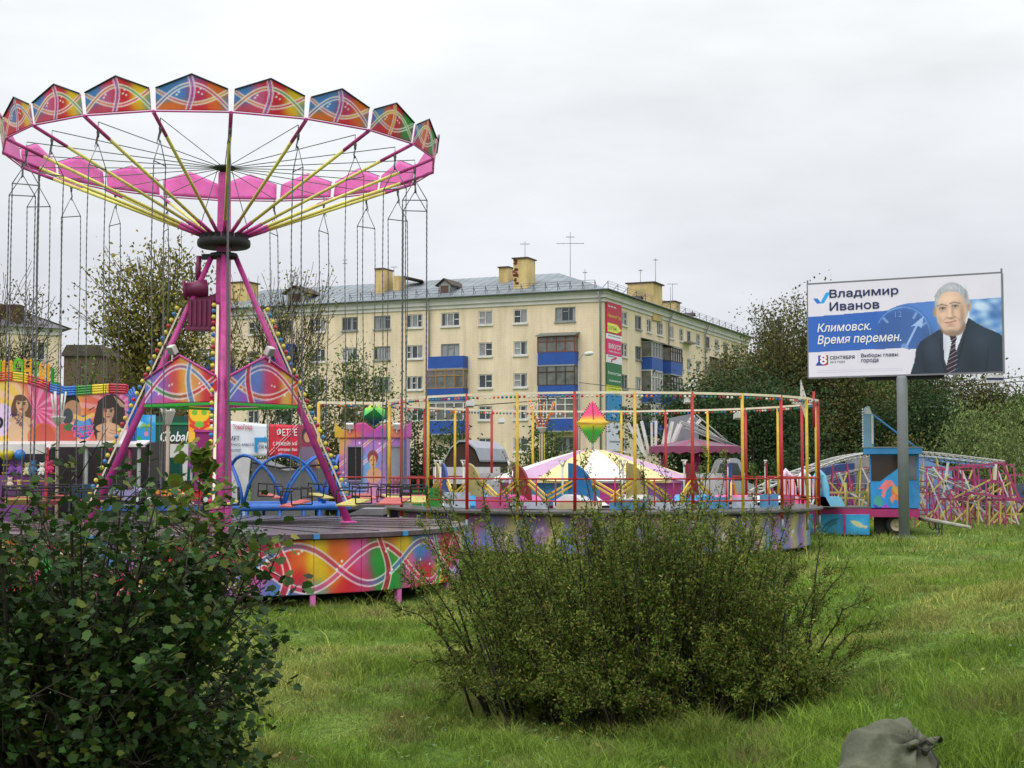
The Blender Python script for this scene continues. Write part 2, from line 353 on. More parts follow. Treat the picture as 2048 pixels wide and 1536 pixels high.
def make_grass():
    rg = np.random.RandomState(5); X = []; Y = []; Hh = []; Wd = []
    for y0, y1, dens, h, wd in ((8.2, 12, 2700, .075, .0058), (12, 17, 1800, .075, .0075), (17, 24, 900, .07, .010), (24, 34, 360, .075, .014), (34, 66, 85, .09, .022)):
        xl, xr = -.40 * y1 - .4, .40 * y1 + .4; n = int((xr - xl) * (y1 - y0) * dens)
        x = rg.uniform(xl, xr, n); y = rg.uniform(y0, y1, n); k = np.abs(x) < .375 * y + .4
        k &= ~((x < -1.5) & (y > 24.5) & (y < 60) & (x < .2 * y))     # under and behind the rides nothing grows in view
        x, y = x[k], y[k]; t = vnoise(x, y, .4, 3) * .75 + vnoise(x, y, 1.7, 4) * .5
        hh = h * (.3 + 1.9 * t ** 2.4 + .9 * sst(.62, .8, vnoise(x, y, .28, 31))) * rg.uniform(.5, 1.35, len(x)); tall = rg.rand(len(x)) < .01; hh[tall] *= 2.2
        X.append(x); Y.append(y); Hh.append(hh); Wd.append(np.full(len(x), wd))
    x, y, h, wd = map(np.concatenate, (X, Y, Hh, Wd)); n = len(x); z = ground(x, y) - .01
    a = rg.uniform(0, 2 * np.pi, n); lean = rg.uniform(.2, 1.6, n) * h; la = rg.uniform(0, 2 * np.pi, n)
    B = np.stack([x, y, z], 1); w = np.stack([np.cos(a), np.sin(a), 0 * a], 1) * wd[:, None] * rg.uniform(.6, 1.3, (n, 1)) / 2
    D = np.stack([np.cos(la), np.sin(la), 0 * la], 1) * lean[:, None]; up = np.zeros((n, 3)); up[:, 2] = h
    M_ = B + D * .3 + up * .6; T_ = B + D + up * .95
    V = np.stack([B - w, B + w, M_ - w * .8, M_ + w * .8, T_], 1).reshape(-1, 3); o = np.arange(n)[:, None] * 5
    Fq = np.concatenate([o + np.array([0, 1, 3]), o + np.array([0, 3, 2]), o + np.array([2, 3, 4])])
    p1 = vnoise(x, y, 1.3, 8); p2 = vnoise(x, y, .35, 9); r = rg.rand(n)
    g = np.array([[.205, .315, .045]]); yl = np.array([[.39, .40, .11]]); br = np.array([[.28, .21, .11]]); dk = np.array([[.085, .15, .03]])
    m1 = sst(.38, .75, p1)[:, None]; m2 = sst(.60, .88, p2 * .6 + r * .25 + .18 * vnoise(x, y, 2.6, 12))[:, None]; m3 = (r < .3)[:, None] * .7
    c = g * (1 - m1) + yl * m1; c = c * (1 - m3) + dk * m3; c = c * (1 - m2 * .8) + br * m2 * .8
    c *= rg.uniform(.55, 1.45, (n, 1)) * (.72 + .5 * vnoise(x, y, .75, 17)[:, None]); c = np.repeat(c, 5, 0)
    tag(np_mesh('grass', V, Fq, GRASSM, col=c), 'rough green meadow grass with yellowed tufts over the whole foreground', 'grass', kind='stuff')
    n = 700; y = 8.6 + 28 * rg.rand(n) ** 1.5; x = rg.uniform(-.38, .38, n) * y; k = ~((x < -1.5) & (y > 23.4)); x, y = x[k], y[k]; P = np.stack([x, y, ground(x, y) + rg.uniform(.03, .09, len(x))], 1)
    leaf_mesh('fallen_leaves', P, rg.uniform(.03, .07, len(P)), [(.36, .28, .05), (.25, .14, .05), (.16, .11, .06), (.42, .36, .12)], rg, flat=.6, top=dict(label='few yellow and brown fallen leaves lying in the meadow grass', cat='leaves', kind='stuff'))
    # small broad-leaved weeds in clumps among the blades
    n = 11000; y = 8.6 + 22 * rg.rand(n) ** 1.7; x = rg.uniform(-.38, .38, n) * y; k = (vnoise(x, y, .8, 21) > .5) & ~((x < -1.5) & (y > 24.4)); x, y = x[k], y[k]; n = len(x)
    P = np.stack([x, y, ground(x, y) + rg.uniform(.02, .1, n)], 1)
    leaf_mesh('weeds', P, rg.uniform(.022, .055, n), [(.10, .19, .05), (.16, .24, .09), (.07, .13, .03)], rg, flat=.8, top=dict(label='small broad leaved weeds scattered in the meadow grass', cat='weeds', kind='stuff'))
SH_RH = np.array([[0, -.5], [.28, -.1], [.2, .2], [0, .5], [-.2, .2], [-.28, -.1]])      # oval leaf
SH_WIL = np.array([[0, -.5], [.17, 0], [0, .5], [-.17, 0]])                                # narrow leaf
SH_MAP = np.array([[0, -.46], [.14, -.42], [.36, -.36], [.37, -.14], [.48, .12], [.27, .2], [.19, .38], [.0, .58], [-.17, .36], [-.28, .22], [-.5, .1], [-.36, -.12], [-.38, -.36], [-.13, -.43]])
def leaf_mesh(name, P, size, cols, rg, shape=SH_RH, parent=None, droop=0., flat=0., top=None, fold=.25, tint=None, m=None):
    """many small leaves of one plant; random orientation, natural colour variation"""
    n = len(P); size = np.asarray(size); k = len(shape)
    nrm = rg.normal(size=(n, 3)); nrm /= np.linalg.norm(nrm, axis=1)[:, None]; nrm[:, 2] = np.abs(nrm[:, 2]) + flat * 2; nrm /= np.linalg.norm(nrm, axis=1)[:, None]
    t = rg.normal(size=(n, 3)); t[:, 2] -= droop * 2; t -= nrm * (t * nrm).sum(1)[:, None]; t /= np.linalg.norm(t, axis=1)[:, None] + 1e-9; b = np.cross(nrm, t)
    sh = shape * np.array([1, 1]); curl = rg.uniform(-1, 1, n) * fold
    V = P[:, None] + (b[:, None] * sh[None, :, :1] + t[:, None] * sh[None, :, 1:]) * size[:, None, None] - nrm[:, None] * (np.abs(sh[None, :, :1]) * np.abs(curl)[:, None, None] + sh[None, :, 1:] ** 2 * curl[:, None, None] * .8) * size[:, None, None]
    Fq = np.arange(n)[:, None] * k + np.arange(k)[None]
    cols = np.array(cols); ci = cols[rg.randint(0, len(cols), n)]; c = ci * rg.uniform(.75, 1.3, (n, 1))
    if tint is not None: c = c * tint
    o = np_mesh(name, V.reshape(-1, 3), Fq, m or LEAFM, parent, None if parent is not None else tuple(P.mean(0)), np.repeat(c, k, 0))
    if top: tag(o, top.get('label'), top.get('cat'), None, top.get('kind'))
    return o
make_grass()

# ------------------------------------------------------------------ trees
BARK = mat('bark', (74, 62, 52), .9, var=.4, scale=6, bump=.6, bscale=20); BARKD = mat('dark_bark', (48, 42, 36), .9, var=.4, scale=6)
def grow(rg, mb, p, d, L, r, depth, tips, spread=.6, up=.15, kids=4, wob=.22, minr=.004, n=5):
    """one bent, tapering limb with side limbs; collects leaf-bearing twig points"""
    pts = [p.copy()]; seg = 5 if depth > 1 else 3
    for i in range(seg):
        d = (d + Vector(rg.normal(0, wob, 3)) * .5 + Zu * up * .4).normalized(); p = p + d * L / seg; pts.append(p.copy())
    rad = [max(minr, r * (1 - .72 * i / seg)) for i in range(seg + 1)]
    mb.tube(pts, rad, n if depth > 1 else (4 if depth == 1 else 3), caps=False)
    if depth <= 0:
        for a, b in zip(pts[:-1], pts[1:]):
            for t in (.2, .6, 1.): tips.append(a.lerp(b, t))
        return
    k = kids if isinstance(kids, int) else kids[min(len(kids) - 1, depth - 1)]
    for i in range(k):
        f = rg.uniform(.3, .98); x = f * seg; j = min(int(x), seg - 1); q = pts[j].lerp(pts[j + 1], x - j)
        dd = (pts[j + 1] - pts[j]).normalized(); az = rg.uniform(0, 2 * math.pi); s = Vector((math.cos(az), math.sin(az), 0)); s = (s - dd * s.dot(dd)).normalized()
        nd = (dd + s * rg.uniform(.6, 1.25) * spread * 1.4).normalized()
        grow(rg, mb, q, nd, L * rg.uniform(.5, .78), rad[j] * .62, depth - 1, tips, spread, up, kids, wob, minr, n)
    grow(rg, mb, pts[-1], d, L * .6, rad[-1], depth - 1, tips, spread, up, kids, wob, minr, n)
def tree(name, label, cat, x, y, top, seed, crown=1., leaves=6000, lsize=.2, cols=((.06, .08, .02),), trunks=1, spread=.6, up=.15, kids=(6, 5, 4), depth=3, bark=None, stem=.3, jit=.5, group=None, shape=SH_RH, droop=.2, thin=1., trunk_r=.018, lowcut=0.):
    rg = np.random.RandomState(seed); z = gz(x, y); height = A(1024, top, y).z - z; t = thing(name, label, cat, (x, y, z), group); mb = MB(); tips = []
    for i in range(trunks):
        a = rg.uniform(0, 6.28); lean = Vector((math.cos(a), math.sin(a), 0)) * (.12 if trunks == 1 else .35)
        base = Vector((x, y, z - .1)) + lean * (.0 if trunks == 1 else .6)
        grow(rg, mb, base, (Zu + lean).normalized(), height * .5 * rg.uniform(.85, 1.05), height * trunk_r / math.sqrt(trunks), depth, tips, spread, up, list(kids), .2, height * .0012)
    T = np.array([tuple(q) for q in tips]); k_ = height * .96 / np.percentile(T[:, 2] - z, 99.7); mb.v = [(x + (q[0] - x) * k_ * crown, y + (q[1] - y) * k_ * crown, z + (q[2] - z) * k_) for q in mb.v]; T = (T - [x, y, z]) * [k_ * crown, k_ * crown, k_] + [x, y, z]
    mb.build('trunk', bark or BARK, t)
    if leaves:
        idx = rg.randint(0, len(T), leaves); P = T[idx] + rg.normal(0, 1, (leaves, 3)) * jit * np.array([1, 1, .8])
        P = P[P[:, 2] > z + height * lowcut]
        cl = vnoise(P[:, 0] * 1. + P[:, 2] * .7, P[:, 1] + P[:, 2] * .9, height * .09, seed)[:, None]
        tint = .7 + .6 * cl
        leaf_mesh('crown', P, lsize * rg.uniform(.6, 1.3, len(P)), cols, rg, shape, t, droop, tint=tint)
    return t
OLV = ((.20, .195, .035), (.23, .20, .042), (.15, .17, .03), (.26, .205, .048)); GRN = ((.085, .14, .03), (.11, .16, .035), (.065, .11, .024))
DKG = ((.032, .066, .022), (.042, .08, .026), (.055, .085, .028)); BRN = ((.115, .11, .032), (.10, .105, .03), (.075, .09, .026), (.135, .115, .036)); LGR = ((.09, .14, .03), (.11, .16, .04), (.07, .11, .025)); WIL = ((.17, .23, .07), (.21, .26, .08), (.14, .20, .06))
def gx(px, Y): return A(px, 900, Y).x
tree('broadleaf_tree', 'tall forked tree thinning to autumn olive behind the chain swing', 'tree', gx(312, 74), 74, 466, 11, crown=.92, leaves=11000, lsize=.22, cols=OLV, trunks=3, spread=.5, up=.25, kids=(6, 5, 4), bark=BARKD, jit=.42)
tree('birch_tree', 'almost bare birch rising over the small yellow house', 'tree', gx(40, 80), 80, 480, 23, leaves=1500, lsize=.16, cols=OLV, spread=.5, up=.25, kids=(6, 5, 4), bark=BARKD, jit=.3, trunk_r=.012, trunks=2)
tree('birch_tree', 'leaning bare birch with few leaves at the photo edge', 'tree', gx(-6, 70), 70, 560, 29, leaves=1700, lsize=.16, cols=BRN, spread=.55, up=.2, kids=(6, 5, 4), bark=BARKD, jit=.35, trunk_r=.013)
tree('birch_tree', 'sparse young birch with bare top in front of the flats', 'tree', gx(580, 82), 82, 510, 31, leaves=1600, lsize=.17, cols=OLV, spread=.4, up=.4, kids=(6, 5, 3), bark=BARKD, jit=.3, trunk_r=.011, trunks=2)
tree('birch_tree', 'dark bare branched tree beside the swing mast', 'tree', gx(487, 78), 78, 590, 37, leaves=1000, lsize=.15, cols=BRN, spread=.6, up=.2, kids=(5, 5, 3), bark=BARKD, jit=.3, trunk_r=.015)
for i, (px, h, sd, lb) in enumerate(((650, 690, 41, 'slender sapling left of the others before the yellow wall'), (690, 672, 43, 'middle slender sapling with sparse round leaves by the wall'), (735, 684, 47, 'slender sapling beside the drainpipe end of the row'))):
    tree('sapling', lb, 'sapling', gx(px, 76), 76, h, sd, leaves=1300, lsize=.17, cols=GRN, spread=.4, up=.5, kids=(6, 4), depth=2, bark=BARKD, jit=.35, group='saplings before the flats', trunk_r=.009)
def shrub(name, label, px, Y, top, width, seed, cols=GRN, leaves=4500, lsize=.16, cat='shrub', base=None, group=None):
    """dense rounded bush: stems fanning out and leaves in lumpy clumps"""
    rg = np.random.RandomState(seed); x = gx(px, Y); z = gz(x, Y) if base is None else base; hgt = A(px, top, Y).z - z; wd = width * Y / F / 2
    t = thing(name, label, cat, (x, Y, z), group); mb = MB(); cen = []
    for i in range(26):
        u = rg.uniform(-1, 1); v = rg.uniform(-.8, .8); hh = rg.uniform(.35, 1.) * math.sqrt(max(.05, 1 - .75 * u * u)); q = Vector((x + u * wd * .9, Y + v * wd * .6, z + hgt * hh * .93))
        b = Vector((x + u * wd * .25, Y + v * .3, z - .05)); mb.tube([b, b.lerp(q, .5) + Vector((0, 0, hgt * .1)), q], [.05, .03, .01], 4); cen.append(q)
        for k in range(2): cen.append(b.lerp(q, rg.uniform(.35, .9)) + Vector(rg.normal(0, .15, 3)))
    mb.build('stem', BARKD, t); Cc = np.array([tuple(c) for c in cen]); idx = rg.randint(0, len(Cc), leaves)
    P = Cc[idx] + rg.normal(0, 1, (leaves, 3)) * np.array([wd * .2, wd * .2, hgt * .1]); P = P[P[:, 2] > z]
    tint = .6 + .7 * vnoise(P[:, 0] + P[:, 2], P[:, 1] - P[:, 2], max(.4, hgt * .16), seed)[:, None]
    leaf_mesh('foliage', P, lsize * rg.uniform(.6, 1.3, len(P)), cols, rg, SH_RH, t, .1, tint=tint); return t
shrub('bush', 'bright green bush between the small yellow house and the swing', 160, 66, 705, 120, 51, LGR, 4500, .17)
shrub('bush', 'dark bush under the tall forked tree', 255, 70, 745, 190, 52, BRN, 6500)
shrub('bush', 'brown green bush behind the left gable panel', 360, 70, 780, 130, 53, BRN, 4000)
shrub('bush', 'shadowy bush behind the right gable panel', 560, 72, 790, 150, 54, DKG, 5000)
shrub('bush', 'olive bush below the slender saplings', 690, 68, 770, 190, 55, BRN, 7500)
shrub('bush', 'dark green bush behind the purple ticket booth', 830, 68, 815, 150, 56, DKG, 6000)
shrub('bush', 'dark green bush beside the arched shed', 925, 72, 835, 130, 57, DKG, 5000)
shrub('bush', 'rounded green bush behind the bulb lit mast', 1088, 74, 808, 112, 58, GRN, 5000)
shrub('bush', 'dark bush under the blue balconies of the right wing', 1365, 78, 800, 130, 59, DKG, 4500)
tree('broadleaf_tree', 'big brownish tree with airy top left of the billboard', 'tree', gx(1550, 84), 84, 590, 61, leaves=21000, lsize=.18, cols=BRN, trunks=3, spread=.5, up=.3, kids=(7, 5, 4), bark=BARKD, jit=.5)
tree('broadleaf_tree', 'brown leaved tree half behind the billboard edge', 'tree', gx(1640, 90), 90, 600, 62, leaves=18000, lsize=.18, cols=BRN, trunks=2, spread=.5, up=.3, kids=(6, 5, 4), bark=BARKD, jit=.55)
tree('dense_tree', 'dark dense tree at the end of the right wing', 'tree', gx(1450, 78), 78, 735, 63, leaves=14000, lsize=.2, cols=DKG, trunks=3, spread=.75, up=.1, kids=(6, 5, 4), bark=BARKD, jit=.55)
for i, (px, Y, h, sd, cl, lb) in enumerate(((1560, 74, 770, 64, DKG, 'dark low tree behind the four pointed star'), (1650, 80, 700, 65, BRN, 'brown green tree behind the silver fin'),
        (1735, 84, 730, 66, GRN, 'green tree seen under the left half of the billboard'), (1800, 92, 690, 67, BRN, 'tree right behind the billboard post'), (1875, 78, 745, 68, DKG, 'dark green tree right of the billboard post'),
        (1950, 86, 735, 69, BRN, 'olive tree under the small plate of the billboard'), (2050, 80, 760, 70, GRN, 'green tree at the far edge behind the white truck'), (1500, 92, 690, 71, BRN, 'brown tree against the far end of the flats'))):
    tree('dense_tree', lb, 'tree', gx(px, Y), Y, h, sd, leaves=17000, lsize=.18, cols=cl, trunks=3, spread=.75, up=.12, kids=(6, 5, 4), bark=BARKD, jit=.6, group='trees behind the coaster')
tree('willow_tree', 'pale green weeping willow above the white truck', 'tree', gx(2025, 70), 70, 808, 72, leaves=9000, lsize=.2, cols=WIL, trunks=2, spread=.9, up=-.1, kids=(6, 5, 4), shape=SH_WIL, droop=1., jit=.45)
shrub('bush', 'dark undergrowth bush behind the coaster hump', 1640, 70, 850, 200, 73, DKG, 6500)
shrub('bush', 'brown undergrowth bush behind the fish booth', 1790, 72, 855, 190, 74, BRN, 6000)
shrub('bush', 'dark undergrowth bush left of the white truck', 1900, 74, 860, 190, 75, DKG, 6000)
shrub('bush', 'dark undergrowth bush behind the red and yellow posts', 1510, 72, 850, 190, 76, DKG, 6500)
# ------------------------------------------------------------------ block of flats
def brick_mat(name, rgb, var=.1):
    m = mat(name, rgb, .85, var=var, scale=.5, bump=.15, bscale=25); t = m.node_tree
    # faint courses of brick: pattern of the wall's own material
    mx = [n for n in t.nodes if n.type == 'MIX'][0]; src = mx.inputs[7].links[0].from_socket
    tc = [n for n in t.nodes if n.type == 'TEX_COORD'][0]; sp = t.nodes.new('ShaderNodeSeparateXYZ'); t.links.new(tc.outputs['Object'], sp.inputs[0])
    zz = nmath(t, 'FRACT', nmath(t, 'MULTIPLY', sp.outputs['Z'], 6.6)); ln = nmath(t, 'LESS_THAN', zz, .22)
    n3 = t.nodes.new('ShaderNodeTexNoise'); n3.inputs['Scale'].default_value = 9; n3.inputs['Detail'].default_value = 3; t.links.new(tc.outputs['Object'], n3.inputs['Vector'])
    f = nmath(t, 'SUBTRACT', 1.0, nmath(t, 'MULTIPLY', ln, .10)); f = nmath(t, 'MULTIPLY', f, nmath(t, 'ADD', .9, nmath(t, 'MULTIPLY', n3.outputs['Fac'], .2)))
    mp_ = t.nodes.new('ShaderNodeMapping'); mp_.inputs['Scale'].default_value = (.9, .9, .07); t.links.new(tc.outputs['Object'], mp_.inputs[0])
    n4 = t.nodes.new('ShaderNodeTexNoise'); n4.inputs['Scale'].default_value = 1.6; n4.inputs['Detail'].default_value = 6; n4.inputs['Roughness'].default_value = .7; t.links.new(mp_.outputs[0], n4.inputs['Vector'])
    r4 = t.nodes.new('ShaderNodeMapRange'); r4.inputs[1].default_value = .3; r4.inputs[2].default_value = .62; r4.inputs[3].default_value = .80; r4.inputs[4].default_value = 1.03; t.links.new(n4.outputs['Fac'], r4.inputs[0])
    t.links.new(nmath(t, 'MULTIPLY', nmath(t, 'MULTIPLY', src, f), r4.outputs[0]), mx.inputs[7]); return m
WALLM = brick_mat('pale_yellow_brick', (234, 214, 184)); CORN = mat('grey_cornice', (214, 210, 208), .8, var=.15, scale=.6); ROOFM = mat('zinc_roof', (128, 136, 142), .6, .0, var=.3, scale=.5)
BALB = mat('blue_balcony_sheet', (32, 78, 160), .6, var=.15, scale=1); WOOD = mat('brown_wood_frame', (164, 122, 78), .7); BGL = mat('balcony_glass', (112, 112, 108), .15, var=.6, scale=.9); SILL = mat('grey_sill', (150, 152, 150), .5, .3)
CURT = mat('curtain_behind_glass', (150, 152, 156), .35, var=.5, scale=.5); RUST = mat('rusty_roof_edge', (70, 56, 48), .8)
Yc = 133.; cor = A(1207, 640, Yc); LD = Vector((-.918, .397, 0)).normalized(); RD = Vector((.397, .918, 0)).normalized(); NL = Vector((-LD.y, LD.x, 0)) * 1.; NR = Vector((RD.y, -RD.x, 0))
NL = Vector((-.397, -.918, 0)).normalized()
def solve_t(px, py, D):
    a, b = (px - 1024) / F, (768 - py) / F; ky = CP - b * SP        # ray (a, ky) in plan
    return (a * cor.y - ky * cor.x) / (ky * D.x - a * D.y)
def zat(px, py, D): p = cor + D * solve_t(px, py, D); return A(px, py, p.y).z
z4, z1 = zat(1040, 646.5, LD), zat(1040, 839, LD); ST = (z4 - z1) / 3; SILLZ = [z4 - 4 * ST, z1, z1 + ST, z1 + 2 * ST, z4]; WH = zat(1040, 618.5, LD) - z4
zeave = zat(1205, 581, LD); zwall = zat(1205, 603, LD); gb = gz(cor.x, cor.y)
flats = thing('apartment_building', 'long pale yellow brick block of flats with blue balconies and grey roof', 'building', (cor.x, cor.y, gb))
def facade(D, Nn, tend, cols, skip, rg):
    """wall with real openings; cols = [(t0, t1)], rows from SILLZ; windows are recessed parts"""
    mb = MB(); P = lambda t, z, d=0.: cor + D * t + Nn * d + Zu * (z - cor.z); zb, zt = gb - .5, zwall; t = 0.
    def q(t0, t1, za, zb_): mb.quad(P(t0, za), P(t1, za), P(t1, zb_), P(t0, zb_))
    for c0, c1 in cols:
        q(t, c0, zb, zt); t = c1; z = zb
        for r, s in enumerate(SILLZ):
            if (round(c0, 2), r) in skip: continue
            q(c0, c1, z, s); top = s + WH; z = top; dp = -.16
            for a, b in (((c0, s), (c1, s)), ((c1, s), (c1, top)), ((c1, top), (c0, top)), ((c0, top), (c0, s))):
                mb.quad(P(*a), P(*b), P(*b, dp), P(*a, dp))
            w = c1 - c0; cm = 3 if w > 1.75 else 2; win = MB(); win.quad(P(c0, s, dp + .02), P(c1, s, dp + .02), P(c1, top, dp + .02), P(c0, top, dp + .02)); win.cur = 1
            old = rg.rand() < .3
            for k in range(cm):      # curtains hung behind some panes
                if rg.rand() < .55:
                    a = c0 + w * k / cm + .06; b = a + w / cm - .12; b = b if rg.rand() < .5 else a + (b - a) * .45; win.quad(P(a, s + .1, dp + .035), P(b, s + .1, dp + .035), P(b, top - .08, dp + .035), P(a, top - .08, dp + .035))
            wo = win.build('window', [GLASS, CURT], flats); fr = MB(); th = .075 if not old else .06; o = dp + .06
            fr.bar(P(c0, s + .05, o), P(c1, s + .05, o), .07, .1, Zu); fr.bar(P(c0, top - .05, o), P(c1, top - .05, o), .07, .1, Zu)
            xs = [c0 + .05, c1 - .05] + [c0 + w * k / cm * (1 if cm == 2 else 1) for k in range(1, cm)]
            for x in xs: fr.bar(P(x, s + .1, o), P(x, top - .1, o), .07, .1, Nn)
            k = rg.randint(0, cm); a = c0 + w * k / cm; fr.bar(P(a + .1, s + WH * (.5 if not old else .7), o), P(a + w / cm - .1, s + WH * (.5 if not old else .7), o), .05, .08, Zu)
            fr.build('frame', GREYC if old else WHITE, wo)
            si = MB(); si.bar(P(c0 - .06, s - .07, .06), P(c1 + .06, s - .07, .06), .2, .14, Zu); si.build('sill', SILL if old else WHITE, wo)
        q(c0, c1, z, zt)
    q(t, tend, zb, zt); return mb
rgb_ = np.random.RandomState(7)
def cols_of(D, spans, py): return sorted((tuple(sorted((solve_t(a, py, D), solve_t(b, py, D)))) for a, b in spans))
LC = cols_of(LD, [(390, 412), (440, 462), (497, 521), (553, 586), (620, 651), (684, 716), (748, 781), (813, 846), (882, 919), (957, 985), (1027, 1055), (1110, 1151)], 640)
RC = cols_of(RD, [(1243, 1254.5), (1270.5, 1282.5), (1294, 1303), (1314, 1326), (1338, 1347.5), (1359, 1366.5), (1374, 1381), (1392, 1400), (1410, 1419), (1429, 1437), (1446, 1456), (1468, 1478)], 660)
tL, tR = solve_t(372, 640, LD), solve_t(1496, 700, RD)
skipL = {(round(c[0], 2), r) for c in LC for r in ((0,) if c[0] > 14 else ())}
skipR = {(round(c[0], 2), r) for c in RC[5:] for r in (0, 1)}
wm = facade(LD, NL, tL, LC, skipL, rgb_); w2 = facade(RD, NR, tR, RC, skipR, rgb_)
wm.add(w2.v, w2.f); dpt = 13.5; PW = lambda D, Nn, t, z, d=0.: cor + D * t + Nn * d + Zu * (z - cor.z)
wm.quad(PW(LD, NL, tL, gb - .5), PW(LD, NL, tL, gb - .5, -dpt), PW(LD, NL, tL, zwall, -dpt), PW(LD, NL, tL, zwall)); wm.quad(PW(RD, NR, tR, gb - .5), PW(RD, NR, tR, gb - .5, -dpt), PW(RD, NR, tR, zwall, -dpt), PW(RD, NR, tR, zwall))
wm.build('wall', WALLM, flats)
cn = MB()
for D, Nn, te in ((LD, NL, tL), (RD, NR, tR)):        # stepped cornice
    O = RD if D is LD else LD
    for k, (d, za, zb) in enumerate(((.14, zwall, zwall + .36), (.34, zwall + .36, zwall + .74), (.45, zwall + .74, zeave))):
        a, b = PW(D, Nn, -d if D is LD else -d + .004, za, d), PW(D, Nn, te, za, d); cn.quad(a, b, b + Zu * (zb - za), a + Zu * (zb - za)); cn.quad(a - Nn * (d + .1), b - Nn * (d + .1), b, a)
cn.build('cornice', CORN, flats)
# hipped metal roof: ridge one half depth behind each eave
hw = 7.3; RH_ = 2.9; ev = .8; rf = MB(); c0 = cor + NL * ev + NR * ev; c0.z = zeave; rid = cor - NL * hw - NR * hw; rid.z = zeave + RH_
eL = cor + LD * (tL + .3) + NL * ev; eL.z = zeave; rL = cor + LD * (tL - 5) - NL * hw; rL.z = rid.z; eR = cor + RD * (tR + .3) + NR * ev; eR.z = zeave; rR = cor + RD * (tR - 5) - NR * hw; rR.z = rid.z
bL = eL - NL * (dpt + 1.6); bR = eR - NR * (dpt + 1.6); inn = cor - NL * (dpt + .8) - NR * (dpt + .8); inn.z = zeave
for q in ((c0, eL, rL, rid), (c0, rid, rR, eR), (eL, bL, rL), (eR, rR, bR), (bL, inn, rid, rL), (inn, bR, rR, rid)): rf.quad(*q)
n_s = 54
for D, e0, e1, r0, r1 in ((LD, c0, eL, rid, rL),):      # standing seams
    for k in range(1, n_s):
        a = e0.lerp(e1, k / n_s); b = a + (r0 - c0).dot(-NL) * -NL + Zu * RH_
        tmax = min(1., (k / n_s * (e1 - e0).length) / ((hw + ev) * 1.0)); rf.bar(a + Zu * .01, a.lerp(b, tmax) + Zu * .01, .02, .02)
roof = rf.build('roof', ROOFM, flats)
gt = MB(); gt.tube([eL, c0, eR], .09, 6); gt.build('gutter', mat('dark_gutter', (92, 98, 104), .5, .4), flats)
for D, Nn, px, py in ((LD, NL, 860, 640), (LD, NL, 1203, 640), (RD, NR, 1334, 640), (RD, NR, 1407, 680)):
    t = solve_t(px, py, D); t = max(t, .25); m = MB(); m.tube([PW(D, Nn, t, zeave - .15, ev - .05), PW(D, Nn, t, zwall - .2, .2), PW(D, Nn, t, gb, .2)], .09, 6); m.build('drainpipe', SILL, flats)
def snow(D, Nn, t0, t1, n):
    m = MB()
    for k in range(n):
        t = t0 + (t1 - t0) * k / (n - 1); p = PW(D, Nn, t, zeave + .25, .1); m.bar(p, p + Zu * .75, .06); m.bar(p - Nn * .5 + Zu * .2, p + Zu * .7, .04)
    for h in (.3, .55, .75): m.tube([PW(D, Nn, t0, zeave + .25 + h, .1), PW(D, Nn, t1, zeave + .25 + h, .1)], .016, 4)
    m.build('snow_guard', mat('snow_guard_steel', (84, 90, 96), .6), flats)
snow(LD, NL, .8, solve_t(700, 600, LD), 22); snow(RD, NR, 1, tR, 20)
BRICKC = brick_mat('chimney_brick', (212, 186, 128), .3)
def on_roof(px, py, Y): return A(px, py, Y)
def roof_hit(px, py, right=False):
    """where the sight line of a photo pixel meets the left (or right) roof slope"""
    q = [c0, eR, rR] if right else [c0, eL, rL]; n = (q[1] - q[0]).cross(q[2] - q[0]); o = Vector((0, 0, H)); d = A(px, py, 100.) - o; return (o + d * ((q[0] - o).dot(n) / d.dot(n))).y
def chimney(pl, pr, ptop, pbot, Y, dep=1.2, worn=False, cap=True):
    if Y is None: Y = roof_hit((pl + pr) / 2, pbot) - dep * .3
    a, b = A(pl, ptop, Y), A(pr, ptop, Y); zb = A(pl, pbot, Y).z - 1.6; m = MB(); c = (a + b) / 2; wd = (b - a).length; h = a.z - zb; rz = math.atan2(LD.y, LD.x)
    m.box((c.x, c.y, zb + h / 2), (wd * .86, dep, h), rz); ch = m.build('chimney', BRICKC, roof)
    if cap: k = MB(); k.box((c.x, c.y, a.z + .06), (wd * 1.0, dep + .3, .12), rz); k.build('chimney_cap', RUST, ch) if False else k.build('chimney_cap', RUST, roof)
    if worn:
        k = MB(); rg = np.random.RandomState(4)
        for i in range(26): p = Vector((c.x, c.y, 0)) + LD * (wd * (.14 + .26 * rg.rand())) + NL * (dep / 2 + .004); p.z = zb + h * rg.uniform(.35, .98); k.frame(p, LD, NL, Zu, (rg.uniform(.12, .3), .02, rg.uniform(.1, .3)))
        k.build('bare_brick_patch', mat('bare_red_brick', (120, 66, 44), .9, var=.4, scale=8), roof)
chimney(758, 779, 541, 580, None, 2.); chimney(790, 806, 553, 578, None, 1.2, cap=False); chimney(1000, 1024, 537, 561, None); chimney(1031, 1066, 520, 570, None, 2., True); chimney(462, 512, 568, 596, None, 2.2)
chimney(1259, 1321, 570, 612, 148, 3.); chimney(1322, 1358, 606, 622, 158, 2)
m = MB(); Yv = roof_hit(800, 578); a = A(806, 553, Yv); b = A(846, 560, Yv); m.prism([a + Zu * .1, b, b - Zu * .1, a - Zu * .05], (0, 2, 0)); m.build('vent_canopy', RUST, roof)
